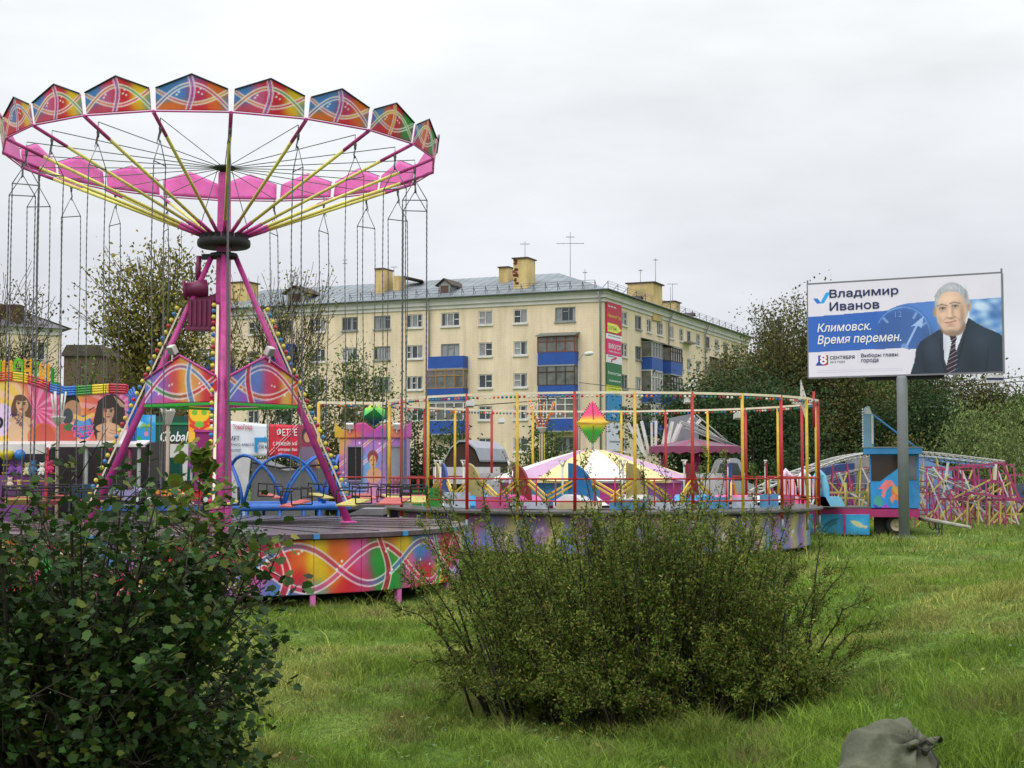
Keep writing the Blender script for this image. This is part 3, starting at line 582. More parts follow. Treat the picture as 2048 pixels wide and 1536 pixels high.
def dormer(px, ybot, ytop, wpx, Y, D, Nn):
    if Y is None: Y = roof_hit(px, ybot)
    p = A(px, ybot, Y)
    if D is RD:
        t = solve_t(px, ybot, RD)
        for _ in range(8): p = PW(RD, NR, t, zeave + .75, -1.0); t += (px - px_of(p)) * .03
    wd = wpx * Y / F; hh = A(px, ytop, Y).z - p.z; hs = hh * .62; m = MB(); q = lambda t, z, d: p + D * t - Nn * d + Zu * z
    m.quad(q(-wd / 2, -.6, 0), q(wd / 2, -.6, 0), q(wd / 2, hs, 0), q(0, hh, 0), q(-wd / 2, hs, 0)); m.quad(q(-wd / 2, -.6, 0), q(-wd / 2, hs, 0), q(-wd / 2, hs, 3.2), q(-wd / 2, -.6, 3.2)); m.quad(q(wd / 2, -.6, 0), q(wd / 2, -.6, 3.2), q(wd / 2, hs, 3.2), q(wd / 2, hs, 0))
    m.cur = 1
    for s in (-1, 1): m.prism([q(0, hh + .06, -.25), q(s * wd * .72, hs - .12, -.25), q(s * wd * .72, hs - .02, -.25), q(0, hh + .18, -.25)], -Nn * 3.6)
    m.cur = 2; m.prism([q(-wd * .33, -.1, -.02), q(wd * .33, -.1, -.02), q(wd * .33, hs - .08, -.02), q(-wd * .33, hs - .08, -.02)], -Nn * .02); m.build('dormer', [SILL, RUST, BROWN], roof)
dormer(889, 586, 560, 26, None, LD, NL); dormer(590, 604, 574, 40, None, LD, NL)
dormer(1284, 604, 578, 12, 139, RD, NR); dormer(1391, 640, 616, 11, 157, RD, NR)
def balcony(D, Nn, px0, px1, py_par0, py_par1, glazed=None, py_g=None, roofed=False, mid=None, depth=1.05, glassy=WHITE):
    """loggia box: slab, blue parapet, optional glazing between py_g and parapet top"""
    pc = (px0 + px1) / 2; t0, t1 = sorted((solve_t(px0, py_par0, D), solve_t(px1, py_par0, D))); zt, zb = zat(pc, py_par0, D), zat(pc, py_par1, D); m = MB(); q = lambda t, z, d: PW(D, Nn, t, z, d)
    m.bar(q(t0, zb - .06, depth / 2), q(t1, zb - .06, depth / 2), depth + .1, .14, Zu); b = m.build('balcony', GREYC, flats); k = MB()
    k.frame(q((t0 + t1) / 2, (zt + zb) / 2, depth), D, Nn, Zu, (t1 - t0, .06, zt - zb))
    for t in (t0 + .03, t1 - .03): k.frame(q(t, (zt + zb) / 2, depth / 2 - .02), D, Nn, Zu, (.06, depth - .03, zt - zb))
    k.build('parapet', BALB, b)
    if glazed is not None:
        zg = zat(pc, py_g, D); g = MB(); fr = MB(); h = zg - zt; nn = max(3, int((t1 - t0) / .8))
        g.quad(q(t0 + .05, zt, depth - .02), q(t1 - .05, zt, depth - .02), q(t1 - .05, zg, depth - .02), q(t0 + .05, zg, depth - .02))
        for t in (t0 + .05, t1 - .05): g.quad(q(t, zt, .02), q(t, zt, depth - .02), q(t, zg, depth - .02), q(t, zg, .02))
        g.build('glazing', BGL, b); W_ = glazed
        for i in range(nn + 1): t = t0 + (t1 - t0) * i / nn; fr.bar(q(t, zt, depth), q(t, zg, depth), .09, .07, Nn)
        for z in (zt + .04, zt + h * .68, zg - .04): fr.bar(q(t0, z, depth + .005), q(t1, z, depth + .005), .07, .08, Zu)
        for t in (t0, t1):
            for z in (zt + .04, zg - .04): fr.bar(q(t, z, 0), q(t, z, depth), .07, .08, Zu)
        fr.build('glazing_frame', W_, b); mm = MB()
        if roofed: mm.prism([q(t0 - .15, zg, depth + .25), q(t1 + .15, zg, depth + .25), q(t1 + .15, zg + .35, -.02), q(t0 - .15, zg + .35, -.02)], (0, 0, .08)); mm.build('balcony_roof', mat('grey_slate_sheet', (120, 122, 116), .8), b)
balcony(LD, NL, 866, 936, 714, 738); balcony(LD, NL, 864, 936, 778, 803, WOOD, 741, glassy=WOOD); balcony(LD, NL, 864, 936, 842, 868, WHITE, 806)
balcony(LD, NL, 1084, 1157, 706, 731, mat('rust_brown_frame', (120, 62, 50), .6), 674, True); balcony(LD, NL, 1084, 1157, 772, 793, RUST, 732); balcony(LD, NL, 1084, 1157, 838, 862, WHITE, 797)
balcony(LD, NL, 543, 592, 690, 742, None); balcony(LD, NL, 403, 470, 730, 756, WHITE, 698)
balcony(RD, NR, 1283, 1305, 717, 743, GREYC, 686, True); balcony(RD, NR, 1322, 1345, 725, 750, RUST, 697, True); balcony(RD, NR, 1283, 1305, 786, 806, WHITE, 742); balcony(RD, NR, 1283, 1305, 845, 872, WHITE, 810); balcony(RD, NR, 1323, 1345, 790, 812, RUST, 755)
balcony(RD, NR, 1420, 1438, 748, 772, GREYC, 722, True); balcony(RD, NR, 1323, 1345, 848, 874)
m = MB(); t = solve_t(1372, 686, RD); m.frame(PW(RD, NR, t, zat(1372, 686, RD), .5), RD, NR, Zu, (2.6, 1.0, .15)); m.build('balcony', GREYC, flats)
# advertising boards stacked on the wall beside the corner
def wall_sign(y0, y1, bgc, rows, label, extra=None):
    t0, t1 = solve_t(1210.5, 640, RD), solve_t(1240, 640, RD); zt, zb = zat(1225, y0, RD), zat(1225, y1, RD); O = PW(RD, NR, t0, zb, .12); U = RD * (t1 - t0)
    s = thing('wall_sign', label, 'sign', (O.x, O.y, O.z), 'advertising boards on the corner of the flats'); m = MB(); m.frame(O + U / 2 + Zu * (zt - zb) / 2, RD, NR, Zu, (t1 - t0, .1, zt - zb)); m.build('board', mat('sign_' + '_'.join(map(str, bgc)), bgc, .6, var=.05), s)
    for tx, u, v, wd, hh, mt in rows: lettering(tx, O + U * u + Zu * (zt - zb) * v + NR * .055, RD, Zu, (t1 - t0) * wd, (zt - zb) * hh, mt, s, bold=.01)
    if extra: extra(s, O, U, zt - zb)
    return s
def arrow(s, O, U, h):
    m = MB(); q = lambda u, v: O + U * u + Zu * h * v + NR * .06; m.prism([q(.03, .05), q(.66, .05), q(.97, .17), q(.66, .33), q(.03, .33)], NR * .01); m.build('arrow', mat('lemon_print', (236, 236, 60), .5), s); lettering('ШУБЫ', q(.08, .12) + NR * .012, RD, Zu, U.length * .55, h * .13, mat('deep_blue_print', (30, 60, 130), .5), s)
WSY = mat('yellow_print', (244, 214, 60), .5)
wall_sign(607, 669, (192, 38, 66), (('26-80-86', .06, .84, .55, .06, TXTW), ('Меховой Тур', .05, .5, .9, .12, WSY)), 'red advertising board with yellow arrow, topmost on the corner', arrow)
wall_sign(669.6, 680, (232, 228, 232), (('магазин женской одежды', .08, .5, .84, .25, TXTD),), 'narrow white text board under the red one')
wall_sign(680.6, 711, (214, 40, 110), (('ВИКУСЯ', .1, .4, .8, .32, TXTW), ('салон красоты', .12, .14, .76, .12, TXTW)), 'bright pink salon board on the corner of the flats')
def swoop(s, O, U, h):
    m = MB(); q = lambda u, v: O + U * u + Zu * h * v + NR * .07; m.tube([q(.25, .1), q(.3, .45), q(.5, .65), q(.6, .7)], .07, 5); m.prism([q(.55, .5), q(.66, .85), q(.5, .85)], NR * .01); m.build('arrow', mat('crimson_print', (190, 30, 60), .5), s)
wall_sign(711.6, 727, (228, 222, 230), (('ремонт', .06, .72, .45, .16, TXTD),), 'white board with curved crimson arrow on the corner', swoop)
wall_sign(727.6, 771, (34, 110, 62), (('Росгосстрах', .06, .45, .88, .16, TXTW), ('страхование', .1, .14, .8, .09, TXTW)), 'green board with white words on the corner of the flats')
wall_sign(771.6, 785, (210, 214, 60), (('2 этаж 8 офис', .08, .3, .84, .35, TXTD),), 'lime yellow strip board under the green one')
wall_sign(789, 842, (40, 130, 190), (('отдых', .3, .3, .5, .12, TXTW), ('туры', .3, .14, .4, .09, TXTW)), 'sky blue holiday board on the corner of the flats')
wall_sign(846, 902, (214, 214, 226), (('стоматология', .12, .3, .7, .06, TXTD),), 'pale board with green leaf, lowest on the corner', lambda s, O, U, h: MB().prism([O + U * .78 + Zu * h * .45 + NR * .06, O + U * .95 + Zu * h * .55 + NR * .06, O + U * .9 + Zu * h * .7 + NR * .06, O + U * .75 + Zu * h * .6 + NR * .06], NR * .01).build('leaf_mark', GREEN, s))
# aerials
def aerial(px, ybot, ytop, Y, bars, label):
    a, b = A(px, ybot, Y), A(px, ytop, Y); a.z -= 1.; m = MB(); m.tube([a, b], .035, 5)
    for py, half in bars:
        z = A(px, py, Y).z; hw_ = half * Y / F; m.tube([(b.x - hw_, b.y, z), (b.x + hw_, b.y, z)], .03, 4)
        for k in range(5): x = b.x + hw_ * (k / 2 - 1); m.tube([(x, b.y - .35, z), (x, b.y + .35, z)], .018, 4)
    tag(m.build('roof_aerial', SILL, None, a), label, 'aerial', 'aerials on the roof of the flats')
for a in ((1140.5, 556, 464, 146, ((487, 27), (474, 8)), 'tallest roof aerial with a wide crossbar'), (1050, 522, 483, 144, ((488, 9),), 'slim aerial on the worn brick chimney'), (1170, 566, 538, 140, ((545, 4),), 'short thin aerial above the corner of the flats'), (1281, 575, 538, 147, ((541, 4),), 'thin aerial above the wide chimney, left one'), (1311, 572, 516, 149, ((520, 4),), 'tall thin aerial above the wide chimney, right one'),
          (1345, 610, 567, 158, ((568, 10),), 'aerial with a short bar on the far wing'), (1341, 607, 574, 156, (), 'plain pole aerial on the far wing'), (690, 572, 514, 156, ((520, 4), (527, 4)), 'double barred aerial seen between swing chains'), (788, 560, 533, 152, ((534, 6),), 'small aerial between the two yellow chimneys')): aerial(*a)
# ------------------------------------------------------------------ second yellow house and the dark roofed houses at the left
Y2 = 118.; e1 = A(124, 657, Y2); D2 = Vector((-.86, -.51, 0)); N2 = Vector((.51, -.86, 0)); g2 = gz(e1.x, e1.y)
h2 = thing('yellow_house', 'small pale yellow house with dark roof behind the stalls', 'building', (e1.x, e1.y, g2)); m = MB(); q = lambda t, z, d=0.: e1 + D2 * t - N2 * d + Zu * (z - e1.z); zt2 = e1.z
m.quad(q(0, g2 - .5), q(0, zt2), q(14, zt2), q(14, g2 - .5)); m.quad(q(0, g2 - .5), q(0, g2 - .5, 9), q(0, zt2, 9), q(0, zt2)); m.quad(q(14, g2 - .5), q(14, zt2), q(14, zt2, 9), q(14, g2 - .5, 9)); m.build('wall', WALLM, h2)
m = MB(); m.quad(q(-.3, zt2 - .05, -.5), q(14.7, zt2 - .05, -.5), q(10, zt2 + 2.3, 4.5), q(4, zt2 + 2.3, 4.5)); m.quad(q(-.7, zt2 - .05, -.7), q(4, zt2 + 2.3, 4.5), q(-.7, zt2 - .05, 9.7)); m.quad(q(14.7, zt2 - .05, -.7), q(14.7, zt2 - .05, 9.7), q(10, zt2 + 2.3, 4.5)); m.quad(q(-.7, zt2 - .05, 9.7), q(4, zt2 + 2.3, 4.5), q(10, zt2 + 2.3, 4.5), q(14.7, zt2 - .05, 9.7)); m.build('roof', mat('dark_lilac_roof', (96, 90, 100), .6, var=.3), h2)
m = MB(); m.frame(q(7, zt2 - .3, -.06), D2, N2, Zu, (14, .12, .6)); m.build('cornice', CORN, h2)
for t in (1.9, 5.6, 9.3):
    for k, dz in enumerate((1.9, 4.7, 7.5)):
        zz = zt2 - dz; wo = MB().quad(q(t - .55, zz - .7, -.03), q(t + .55, zz - .7, -.03), q(t + .55, zz + .7, -.03), q(t - .55, zz + .7, -.03)).build('window', GLASS, h2); fr = MB()
        for a, b in (((-.55, -.7), (.55, -.7)), ((.55, -.7), (.55, .7)), ((.55, .7), (-.55, .7)), ((-.55, .7), (-.55, -.7)), ((.05, -.7), (.05, .7))): fr.bar(q(t + a[0], zz + a[1], -.06), q(t + b[0], zz + b[1], -.06), .09, .09)
        fr.build('frame', WHITE, wo)
m = MB(); a = A(0, 610, 116); b = A(42, 612, 116); m.box(((a.x + b.x) / 2 - .6, 117, a.z - 1.6), (2.4, 1.2, 3.4)); m.build('chimney', mat('dark_brick', (84, 60, 50), .9, var=.3), h2)
SLATE = mat('dark_slate_roof', (82, 72, 64), .85, var=.3); DWALL = mat('brown_house_wall', (104, 84, 70), .9, var=.25)
def low_house(pl, pr, yr, ye, Y, label, gable=False):
    a, b = A(pl, ye, Y), A(pr, ye, Y); zr = A(pl, yr, Y).z; g = gz(a.x, Y); t = thing('old_house', label, 'house', ((a.x + b.x) / 2, Y, g)); wd = b.x - a.x; MB().box(((a.x + b.x) / 2, Y + 4, (g - .5 + a.z) / 2), (wd, 8, a.z - g + .5)).build('wall', DWALL, t); m = MB()
    if gable: m.prism([(a.x - .3, Y - .3, a.z), (b.x + .3, Y - .3, a.z), ((a.x * .08 + b.x * .92), Y - .3, zr), ((a.x * .92 + b.x * .08), Y - .3, zr)], (0, 8.6, 0))
    else: m.prism([(a.x - .4, Y - .5, a.z - .1), (a.x - .4, Y + 8.5, a.z - .1), (a.x - .4, Y + 5, zr), (a.x - .4, Y + 3, zr)], (wd + .8, 0, 0))
    m.build('roof', SLATE, t)
low_house(128, 205, 690, 712, 150, 'old dark roofed house beside the yellow one', True); low_house(196, 345, 698, 735, 160, 'long old house with dark slate roof behind the trees')
# ------------------------------------------------------------------ street lamps and a wire
def street_lamp(px, ytop, hx, hy, Y, label):
    x = A(px, ytop, Y).x; g = gz(x, Y); top = A(px, ytop, Y); hd = A(hx, hy, Y); t = thing('street_lamp', label, 'street lamp', (x, Y, g), 'street lamps by the flats')
    MB().tube([(x, Y, g), top], [.09, .06], 8).build('pole', GREYC, t); MB().tube([top - Zu * .3, top + Zu * .1, top.lerp(hd, .6) + Zu * .2, hd], .04, 6).build('arm', SILL, t)
    d = Vector((1 if hd.x > x else -1, 0, .12)).normalized(); m = MB(); m.lathe([(.001, -.34), (.09, -.3), (.15, -.1), (.15, .15), (.08, .3), (.001, .34)], hd + d * .2, 12, tuple(d)); m.build('lamp_head', WHITE, t)
street_lamp(1158, 722, 1172, 708, 98, 'street lamp before the left wing beside the glazed balconies'); street_lamp(1362, 778, 1386, 763, 100, 'upper street lamp before the right wing'); street_lamp(1366, 786, 1380, 773, 92, 'lower street lamp before the right wing'); street_lamp(597, 690, 616, 707, 90, 'street lamp seen through the right leg of the swing')
m = MB(); m.tube([A(1158, 765, 98), A(1300, 782, 95), A(1372, 786, 92)], .02, 4); m.tube([A(934, 812, 60), A(1100, 800, 70), A(1158, 788, 98)], .02, 4); tag(m.build('overhead_wire', BLACK, None, A(1158, 765, 98)), 'black wires strung between the lamp posts and the ring ride', 'wire')
m = MB(); m.tube([A(1800, 770, 85), A(2010, 757, 95), A(2120, 745, 99)], .03, 4); m.tube([A(1800, 778, 85), A(2010, 765, 95), A(2120, 757, 99)], .03, 4); tag(m.build('overhead_wire', BLACK, None, A(2010, 757, 95)), 'pair of dark wires leaving behind the billboard', 'wire')
# ------------------------------------------------------------------ chain swing carousel
CX, CY = A(443, 900, 28).x, 28.0
gS = gz(CX, CY); swing = thing('swing_carousel', 'tall magenta chain swing carousel with rainbow gabled rim and round painted platform', 'carousel', (CX, CY, gS))
RR = 4.12; ZR = (A(377, 228, CY - RR).z + A(470, 398, CY + RR).z) / 2; RP = 4.66; ZP = A(443, 1047, CY).z; ZS = A(590, 1197, CY - RP).z
AZS = math.atan2(-CX, CY)
def cyl_pos(r, th, z): th += AZS; return Vector((CX + r * math.sin(th), CY - r * math.cos(th), z))      # th 0 faces the camera
def blend(u, v, blobs, base):
    c = np.tile(np.array(base, float), (*u.shape, 1)); wsum = np.full(u.shape, .02)[..., None]; c = c * wsum
    for (bu, bv, ru, rv, col) in blobs:
        k = (np.exp(-((u - bu) / ru) ** 2 - ((v - bv) / rv) ** 2) ** 1.7)[..., None]; c += k * np.array(col, float); wsum = wsum + k
    return c / wsum
def ribbon(c, d, wd, col, edge=.013, al=.75):
    m = (np.abs(d) < wd)[..., None] * al; c = c * (1 - m) + np.array(col, float) * m if np.ndim(col) == 1 else c * (1 - m) + col * m
    e = np.clip(1.6 - np.abs(np.abs(d) - wd) / edge, 0, 1)[..., None] * .85; return c * (1 - e) + np.array([250, 236, 236.]) * e
def stars(c, u, v, pts, s):
    for a, b in pts:
        dx, dy = np.abs(u - a), np.abs(v - b); k = np.clip(1.6 - np.hypot(dx, dy) / s, 0, 1)[..., None]; c = c * (1 - k) + 255 * k
    return c
C_R, C_PK, C_BL, C_YE, C_OR, C_GR, C_VI, C_MG, C_WH = (206, 22, 48), (226, 84, 160), (70, 130, 200), (232, 196, 20), (232, 110, 30), (30, 150, 50), (160, 90, 190), (200, 40, 100), (230, 200, 225)
def skirt_art(u, v):
    p = 2 * math.pi * RP / 5; u = np.mod(u, p); bl = [(.1, .8, .45, .5, C_MG), (.15, .2, .4, .4, C_VI), (.5, .2, .3, .3, C_PK), (.46, .8, .4, .4, (186, 40, 90)), (.85, .08, .35, .25, C_BL), (.95, .75, .3, .4, C_R), (1.25, .7, .2, .4, C_OR), (1.3, .3, .2, .2, C_R), (1.62, .55, .2, .7, C_YE), (1.55, .1, .25, .2, C_BL),
          (2.05, .6, .22, .5, C_OR), (1.95, .35, .2, .2, C_YE), (2.2, .25, .3, .3, C_R), (2.45, .7, .25, .5, C_PK), (2.6, .2, .2, .3, C_MG), (2.9, .55, .3, .6, C_GR), (3.05, .95, .3, .2, C_OR), (3.3, .3, .2, .4, C_GR), (3.5, .85, .25, .3, C_YE), (3.65, .3, .25, .4, C_PK), (4.0, .8, .3, .3, C_BL), (4.2, .2, .3, .3, C_R), (4.5, .7, .3, .4, C_VI), (4.75, .3, .3, .4, C_YE), (5.2, .6, .4, .6, C_R), (5.65, .8, .45, .5, C_MG), (5.7, .2, .4, .4, C_VI)]
    c = blend(u, v, bl, C_MG); h = .95; ph = 2 * math.pi / 2.83
    a = .52 + .37 * np.sin(ph * (u - .55)); b = .48 - .40 * np.sin(ph * (u - .75)); mix = (.5 + .5 * np.sin(u * 2.4))[..., None]; sa = np.sqrt(1 + (.33 * h * ph * np.cos(ph * (u - .55))) ** 2); sb = np.sqrt(1 + (.36 * h * ph * np.cos(ph * (u - .75))) ** 2)
    c = ribbon(c, (v - b) * h / sb, .052, np.array(C_R) * mix + np.array(C_PK) * (1 - mix)); c = ribbon(c, (v - a) * h / sa, .052, np.array(C_BL) * mix + np.array(C_MG) * (1 - mix))
    for x0, col in ((.98, C_R), (2.98, C_R), (4.6, C_GR)): c = ribbon(c, u - x0 - .13 * np.sin(v * 3.6 + .3), .075 - .02 * v, col)
    c = stars(c, u, v * h, [(.75, .62), (.8, .56), (.82, .5), (1.3, .72), (1.36, .76), (.62, .72), (2.1, .56), (2.06, .48), (2.0, .42), (3.05, .7), (3.1, .75), (3.15, .3), (3.2, .36), (4.3, .4), (4.0, .5)], .02); return lin(c)[0] * .95 if False else lin(c)[0]
NS = 32
for k in range(NS):
    t0, t1 = 2 * math.pi * k / NS + R_(8), 2 * math.pi * (k + 1) / NS + R_(8); p0, p1 = cyl_pos(RP - .06, t0, 0), cyl_pos(RP - .06, t1, 0); zt = ZP - .12; g = .008
    def pos(u, v, p0=p0, p1=p1): uu = g + u * (1 - 2 * g); return (p0.x + (p1.x - p0.x) * uu, p0.y + (p1.y - p0.y) * uu, ZS + (zt - ZS) * v)
    near = math.cos((t0 + t1) / 2) > -.1; nrm = cyl_pos(1, (t0 + t1) / 2, 0) - Vector((CX, CY, 0))
    painted('skirt_panel', lambda u, v, t0=t0, t1=t1: skirt_art((t0 + (t1 - t0) * u) * RP, v), pos, 64 if near else 4, 60 if near else 4, swing, thick=tuple(-nrm * .03))
WET = mat('wet_dark_planks', (92, 74, 84), .22, var=.5, scale=1.4, bump=.25, bscale=9, spec=.6)
m = MB(); m.lathe([(.001, ZP), (RP, ZP), (RP + .03, ZP - .02), (RP + .03, ZP - .1), (RP - .2, ZP - .1)], (CX, CY, 0), 64, smooth=False); m.build('deck', WET, swing)
m = MB()
for k in range(24):
    a = R_(15 * k + 5); m.bar(cyl_pos(.2, a, ZP + .006), cyl_pos(RP - .05, a, ZP + .006), .012, .012)
m.build('deck_joint', DARK, swing)
for k in range(16):      # feet and blue corner plates under the rim
    a = R_(22.5 * k + 8 + 11.25); p = cyl_pos(RP - .12, a, 0); g = gz(p.x, p.y); m = MB(); m.frame(Vector((p.x, p.y, (g - .05 + ZP - .15) / 2)), Vector((math.cos(a), math.sin(a), 0)), Vector((-math.sin(a), math.cos(a), 0)), Zu, (.09, .09, ZP - .15 - g + .05)); m.build('foot', PINKL, swing)
    q = cyl_pos(RP + .045, a, ZP - .06); m = MB(); m.frame(q, Vector((math.cos(a), math.sin(a), 0)), Vector((-math.sin(a), math.cos(a), 0)), Zu, (.1, .03, .08)); m.build('clip_plate', SKYB, swing)
# mast, collar, slewing ring, hub
ZC = A(443, 487, CY).z; ZK = A(443, 512, CY).z; ZH = A(443, 336, CY).z
m = MB(); m.prism([(CX - .235, CY - .235, ZP), (CX + .235, CY - .235, ZP), (CX + .235, CY + .235, ZP), (CX - .235, CY + .235, ZP)], (0, 0, .02))
n0, n1, n2 = .19, .118, .1
for (ra, za), (rb, zb) in (((n0, ZP), (.13, ZP + 2.6)), ((.13, ZP + 2.6), (n1, ZC)), ((n1, ZC), (n2, ZH - .1))):
    vs = [(CX + sx * r, CY + sy * r, z) for r, z in ((ra, za), (rb, zb)) for sx, sy in ((-1, -1), (1, -1), (1, 1), (-1, 1))]; m.add(vs, [(0, 1, 5, 4), (1, 2, 6, 5), (2, 3, 7, 6), (3, 0, 4, 7)])
m.build('mast', PINK, swing)
m = MB(); m.lathe([(.16, -.07), (.47, -.085), (.505, -.06), (.515, 0), (.505, .06), (.47, .085), (.16, .07)], (CX, CY, ZC), 40); m.build('slewing_ring', BLACK, swing)
for k in range(20):
    a = R_(1.3 + 18 * k); MB().box(tuple(cyl_pos(.42, a, ZC + .12)), (.09, .09, .1), a).build('arm_socket', BLACK, swing)
m = MB(); m.lathe([(.12, -.04), (.26, -.045), (.28, 0), (.26, .045), (.12, .04)], (CX, CY, ZK), 28); m.bar((CX - .42, CY, ZK - .02), (CX + .2, CY, ZK + .0), .12, .1); m.build('collar', BLACK, swing)
m = MB(); m.lathe([(.001, .04), (.2, .03), (.22, -.02), (.1, -.04), (.09, -.2)], (CX, CY, ZH), 20); m.build('hub', BLACK, swing)
# arms, cables, rim and gabled rim panels
def arm_pt(a, f): return cyl_pos(.42, a, ZC + .15).lerp(cyl_pos(RR, a, ZR), f)
HOOKF = .90; hook_r = .42 + (RR - .42) * HOOKF; pts = []
def ring_art(seed):
    rg = np.random.RandomState(seed); V_ = seed % 4; L_ = [C_BL, C_R, C_BL, C_BL][V_]; Mi = [C_R, C_R, C_R, C_MG][V_]; Rr = [C_YE, C_YE, C_GR, C_OR][V_]; lo = [(206, 70, 100), C_R, C_R, C_OR][V_]
    def f(u, v, H_=.63):
        x = (u - .5) * 2; y = v; bl = [(-.8, .6, .35, .4, L_), (-.3, .55, .25, .35, [(206, 90, 140), C_BL, C_OR, C_BL][V_]), (.15, .6, .3, .5, Mi), (.75, .5, .35, .6, Rr), (-.5, .05, .5, .2, lo), (.3, .02, .4, .18, C_R), (.95, .2, .2, .3, [C_BL, C_VI, C_MG, C_BL][V_]), (-.1, .98, .5, .22, [C_R, C_R, C_R, C_BL][V_]), (.6, .05, .3, .2, Rr)]
        c = blend(x, y, bl, (190, 60, 60)); y1 = -.02 + .74 * np.cos(np.clip(x * 1.45, -1.57, 1.57)); y2 = .60 - .42 * np.cos(x * 1.45); s1 = np.sqrt(1 + (1.05 * np.sin(x * 1.45)) ** 2); s2 = np.sqrt(1 + (.6 * np.sin(x * 1.45)) ** 2)
        mix = (.5 + .5 * np.sin(x * 3 + V_))[..., None]
        c = ribbon(c, (y - y2) / s2, .04, np.array(C_R) * mix + np.array([C_OR, C_YE, C_GR, C_YE][V_]) * (1 - mix), .02); c = ribbon(c, (y - y1) / s1, .042, np.array([C_GR, C_BL, C_YE, C_BL][V_]) * mix + np.array([C_OR, C_R, C_GR, C_MG][V_]) * (1 - mix), .02)
        c = ribbon(c, x + .08 - .1 * np.sin(y * 3.4 - .4), .06, [C_VI, C_BL, C_YE, C_VI][V_], .018); c = stars(c, x, y, [(-.42, .42), (-.36, .5), (.18, .5), (.28, .45), (.24, .6)], .025); return lin(c)[0]
    return f
for k in range(20):
    a0, a1 = R_(1.3 + 18 * k), R_(1.3 + 18 * (k + 1)); tip = cyl_pos(RR, a0, ZR); m = MB(); m.tube([arm_pt(a0, 0), arm_pt(a0, .12)], .038, 8); m.tube([arm_pt(a0, .82), tip], .034, 8); m.cur = 1; m.tube([arm_pt(a0, .12), arm_pt(a0, .82)], .031, 8); m.build('arm', [PINK, PYEL], swing)
    MB().tube([cyl_pos(.18, a0, ZH), arm_pt(a0, HOOKF) + Zu * .12, arm_pt(a0, HOOKF)], .009, 4).build('stay_cable', mat('green_steel_cable', (92, 106, 92), .5, .3), swing)
    if k % 5 == 0: MB().tube([cyl_pos(.13, a0 + .2, ZH), arm_pt(a0 + .1, .02)], .008, 4).build('stay_cable', CHAIN, swing)
    ma = (a0 + a1) / 2; e0, e1 = cyl_pos(RR, a0, ZR), cyl_pos(RR, a1, ZR); Uv = e1 - e0; L = Uv.length; Uv.normalize(); nrm = cyl_pos(1, ma, 0) - Vector((CX, CY, 0)); up = (Zu + nrm * .17).normalized(); O = e0 + Uv * .045 + Zu * .03; w_ = L - .09
    top = lambda u: .35 + .24 * (1 - np.abs(2 * u - 1))
    pos = lambda u, v, O=O, Uv=Uv, up=up, w_=w_: tuple(O[i] + Uv[i] * w_ * u + up[i] * top(u) * v for i in range(3))
    art = ring_art((k * 3 + k // 3) % 4 + 4 * 3); near = math.cos(ma) > -.2
    painted('rim_panel', lambda u, v, art=art: art(u, v * top(u) / .59), pos, 64 if near else 8, 36 if near else 6, swing, thick=tuple(-nrm * .025), backcol=(226, 100, 178))
    m = MB(); ap = [O + up * .35, O + Uv * w_ / 2 + up * .59, O + Uv * w_ + up * .35]; m.tube([p + nrm * .012 for p in ap], .014, 5); m.build('panel_edging', mat('dark_edge_strip', (40, 44, 66), .4), swing)
rim = MB(); rim.tube([cyl_pos(RR, R_(1.3 + 18 * k), ZR) for k in range(20)], .015, 6, closed=True); rim.build('rim_rail', PINK, swing)
# four legs, the camera side ones lined with coloured bulbs
def leg_pt(a, f): return cyl_pos(.22, a, ZK).lerp(cyl_pos(2.45, a, ZP), f)
bulb_base = {k: MB().ball((0, 0, 0), .043, 10).build('bulb', bulbm(k)).data for k in ('yellow', 'blue', 'red')}
for o in [o for o in COL.objects if o.name.split('.')[0] == 'bulb']: bpy.data.objects.remove(o)
def bulbs_on(parent, P0, P1, n, seq, r=1., name='bulb'):
    for i in range(n):
        o = bpy.data.objects.new(name, bulb_base[seq[i % len(seq)]]); COL.objects.link(o); o.parent = parent; o.location = P0.lerp(P1, i / (n - 1)) - off(parent); o.scale = (r, r, r)
for a, side in ((-90, -1), (90, 1), (0, -1), (180, 0)):
    a = R_(a); m = MB(); m.tube([leg_pt(a, 0), leg_pt(a, 1)], [.05, .076], 14); m.lathe([(.001, .03), (.17, .03), (.17, 0)], tuple(leg_pt(a, 1)), 14); lg = m.build('leg', PINK, swing)
    if side:
        f0 = .2; d = Vector((side * .17, -.06, 0)) if a else Vector((-.13, -.06, 0)); s = MB(); p0, p1 = leg_pt(a, f0) + d * .72, leg_pt(a, .93) + d * .9; s.bar(p0, p1, .05, .03); s.build('light_rail', CREAM, lg); b0, b1 = p0 + Vector((side * .075 if a else -.07, -.02, 0)), p1 + Vector((side * .075 if a else -.07, -.02, 0)); bulbs_on(lg, b0, b1, 33, ('yellow', 'blue', 'yellow', 'red'))
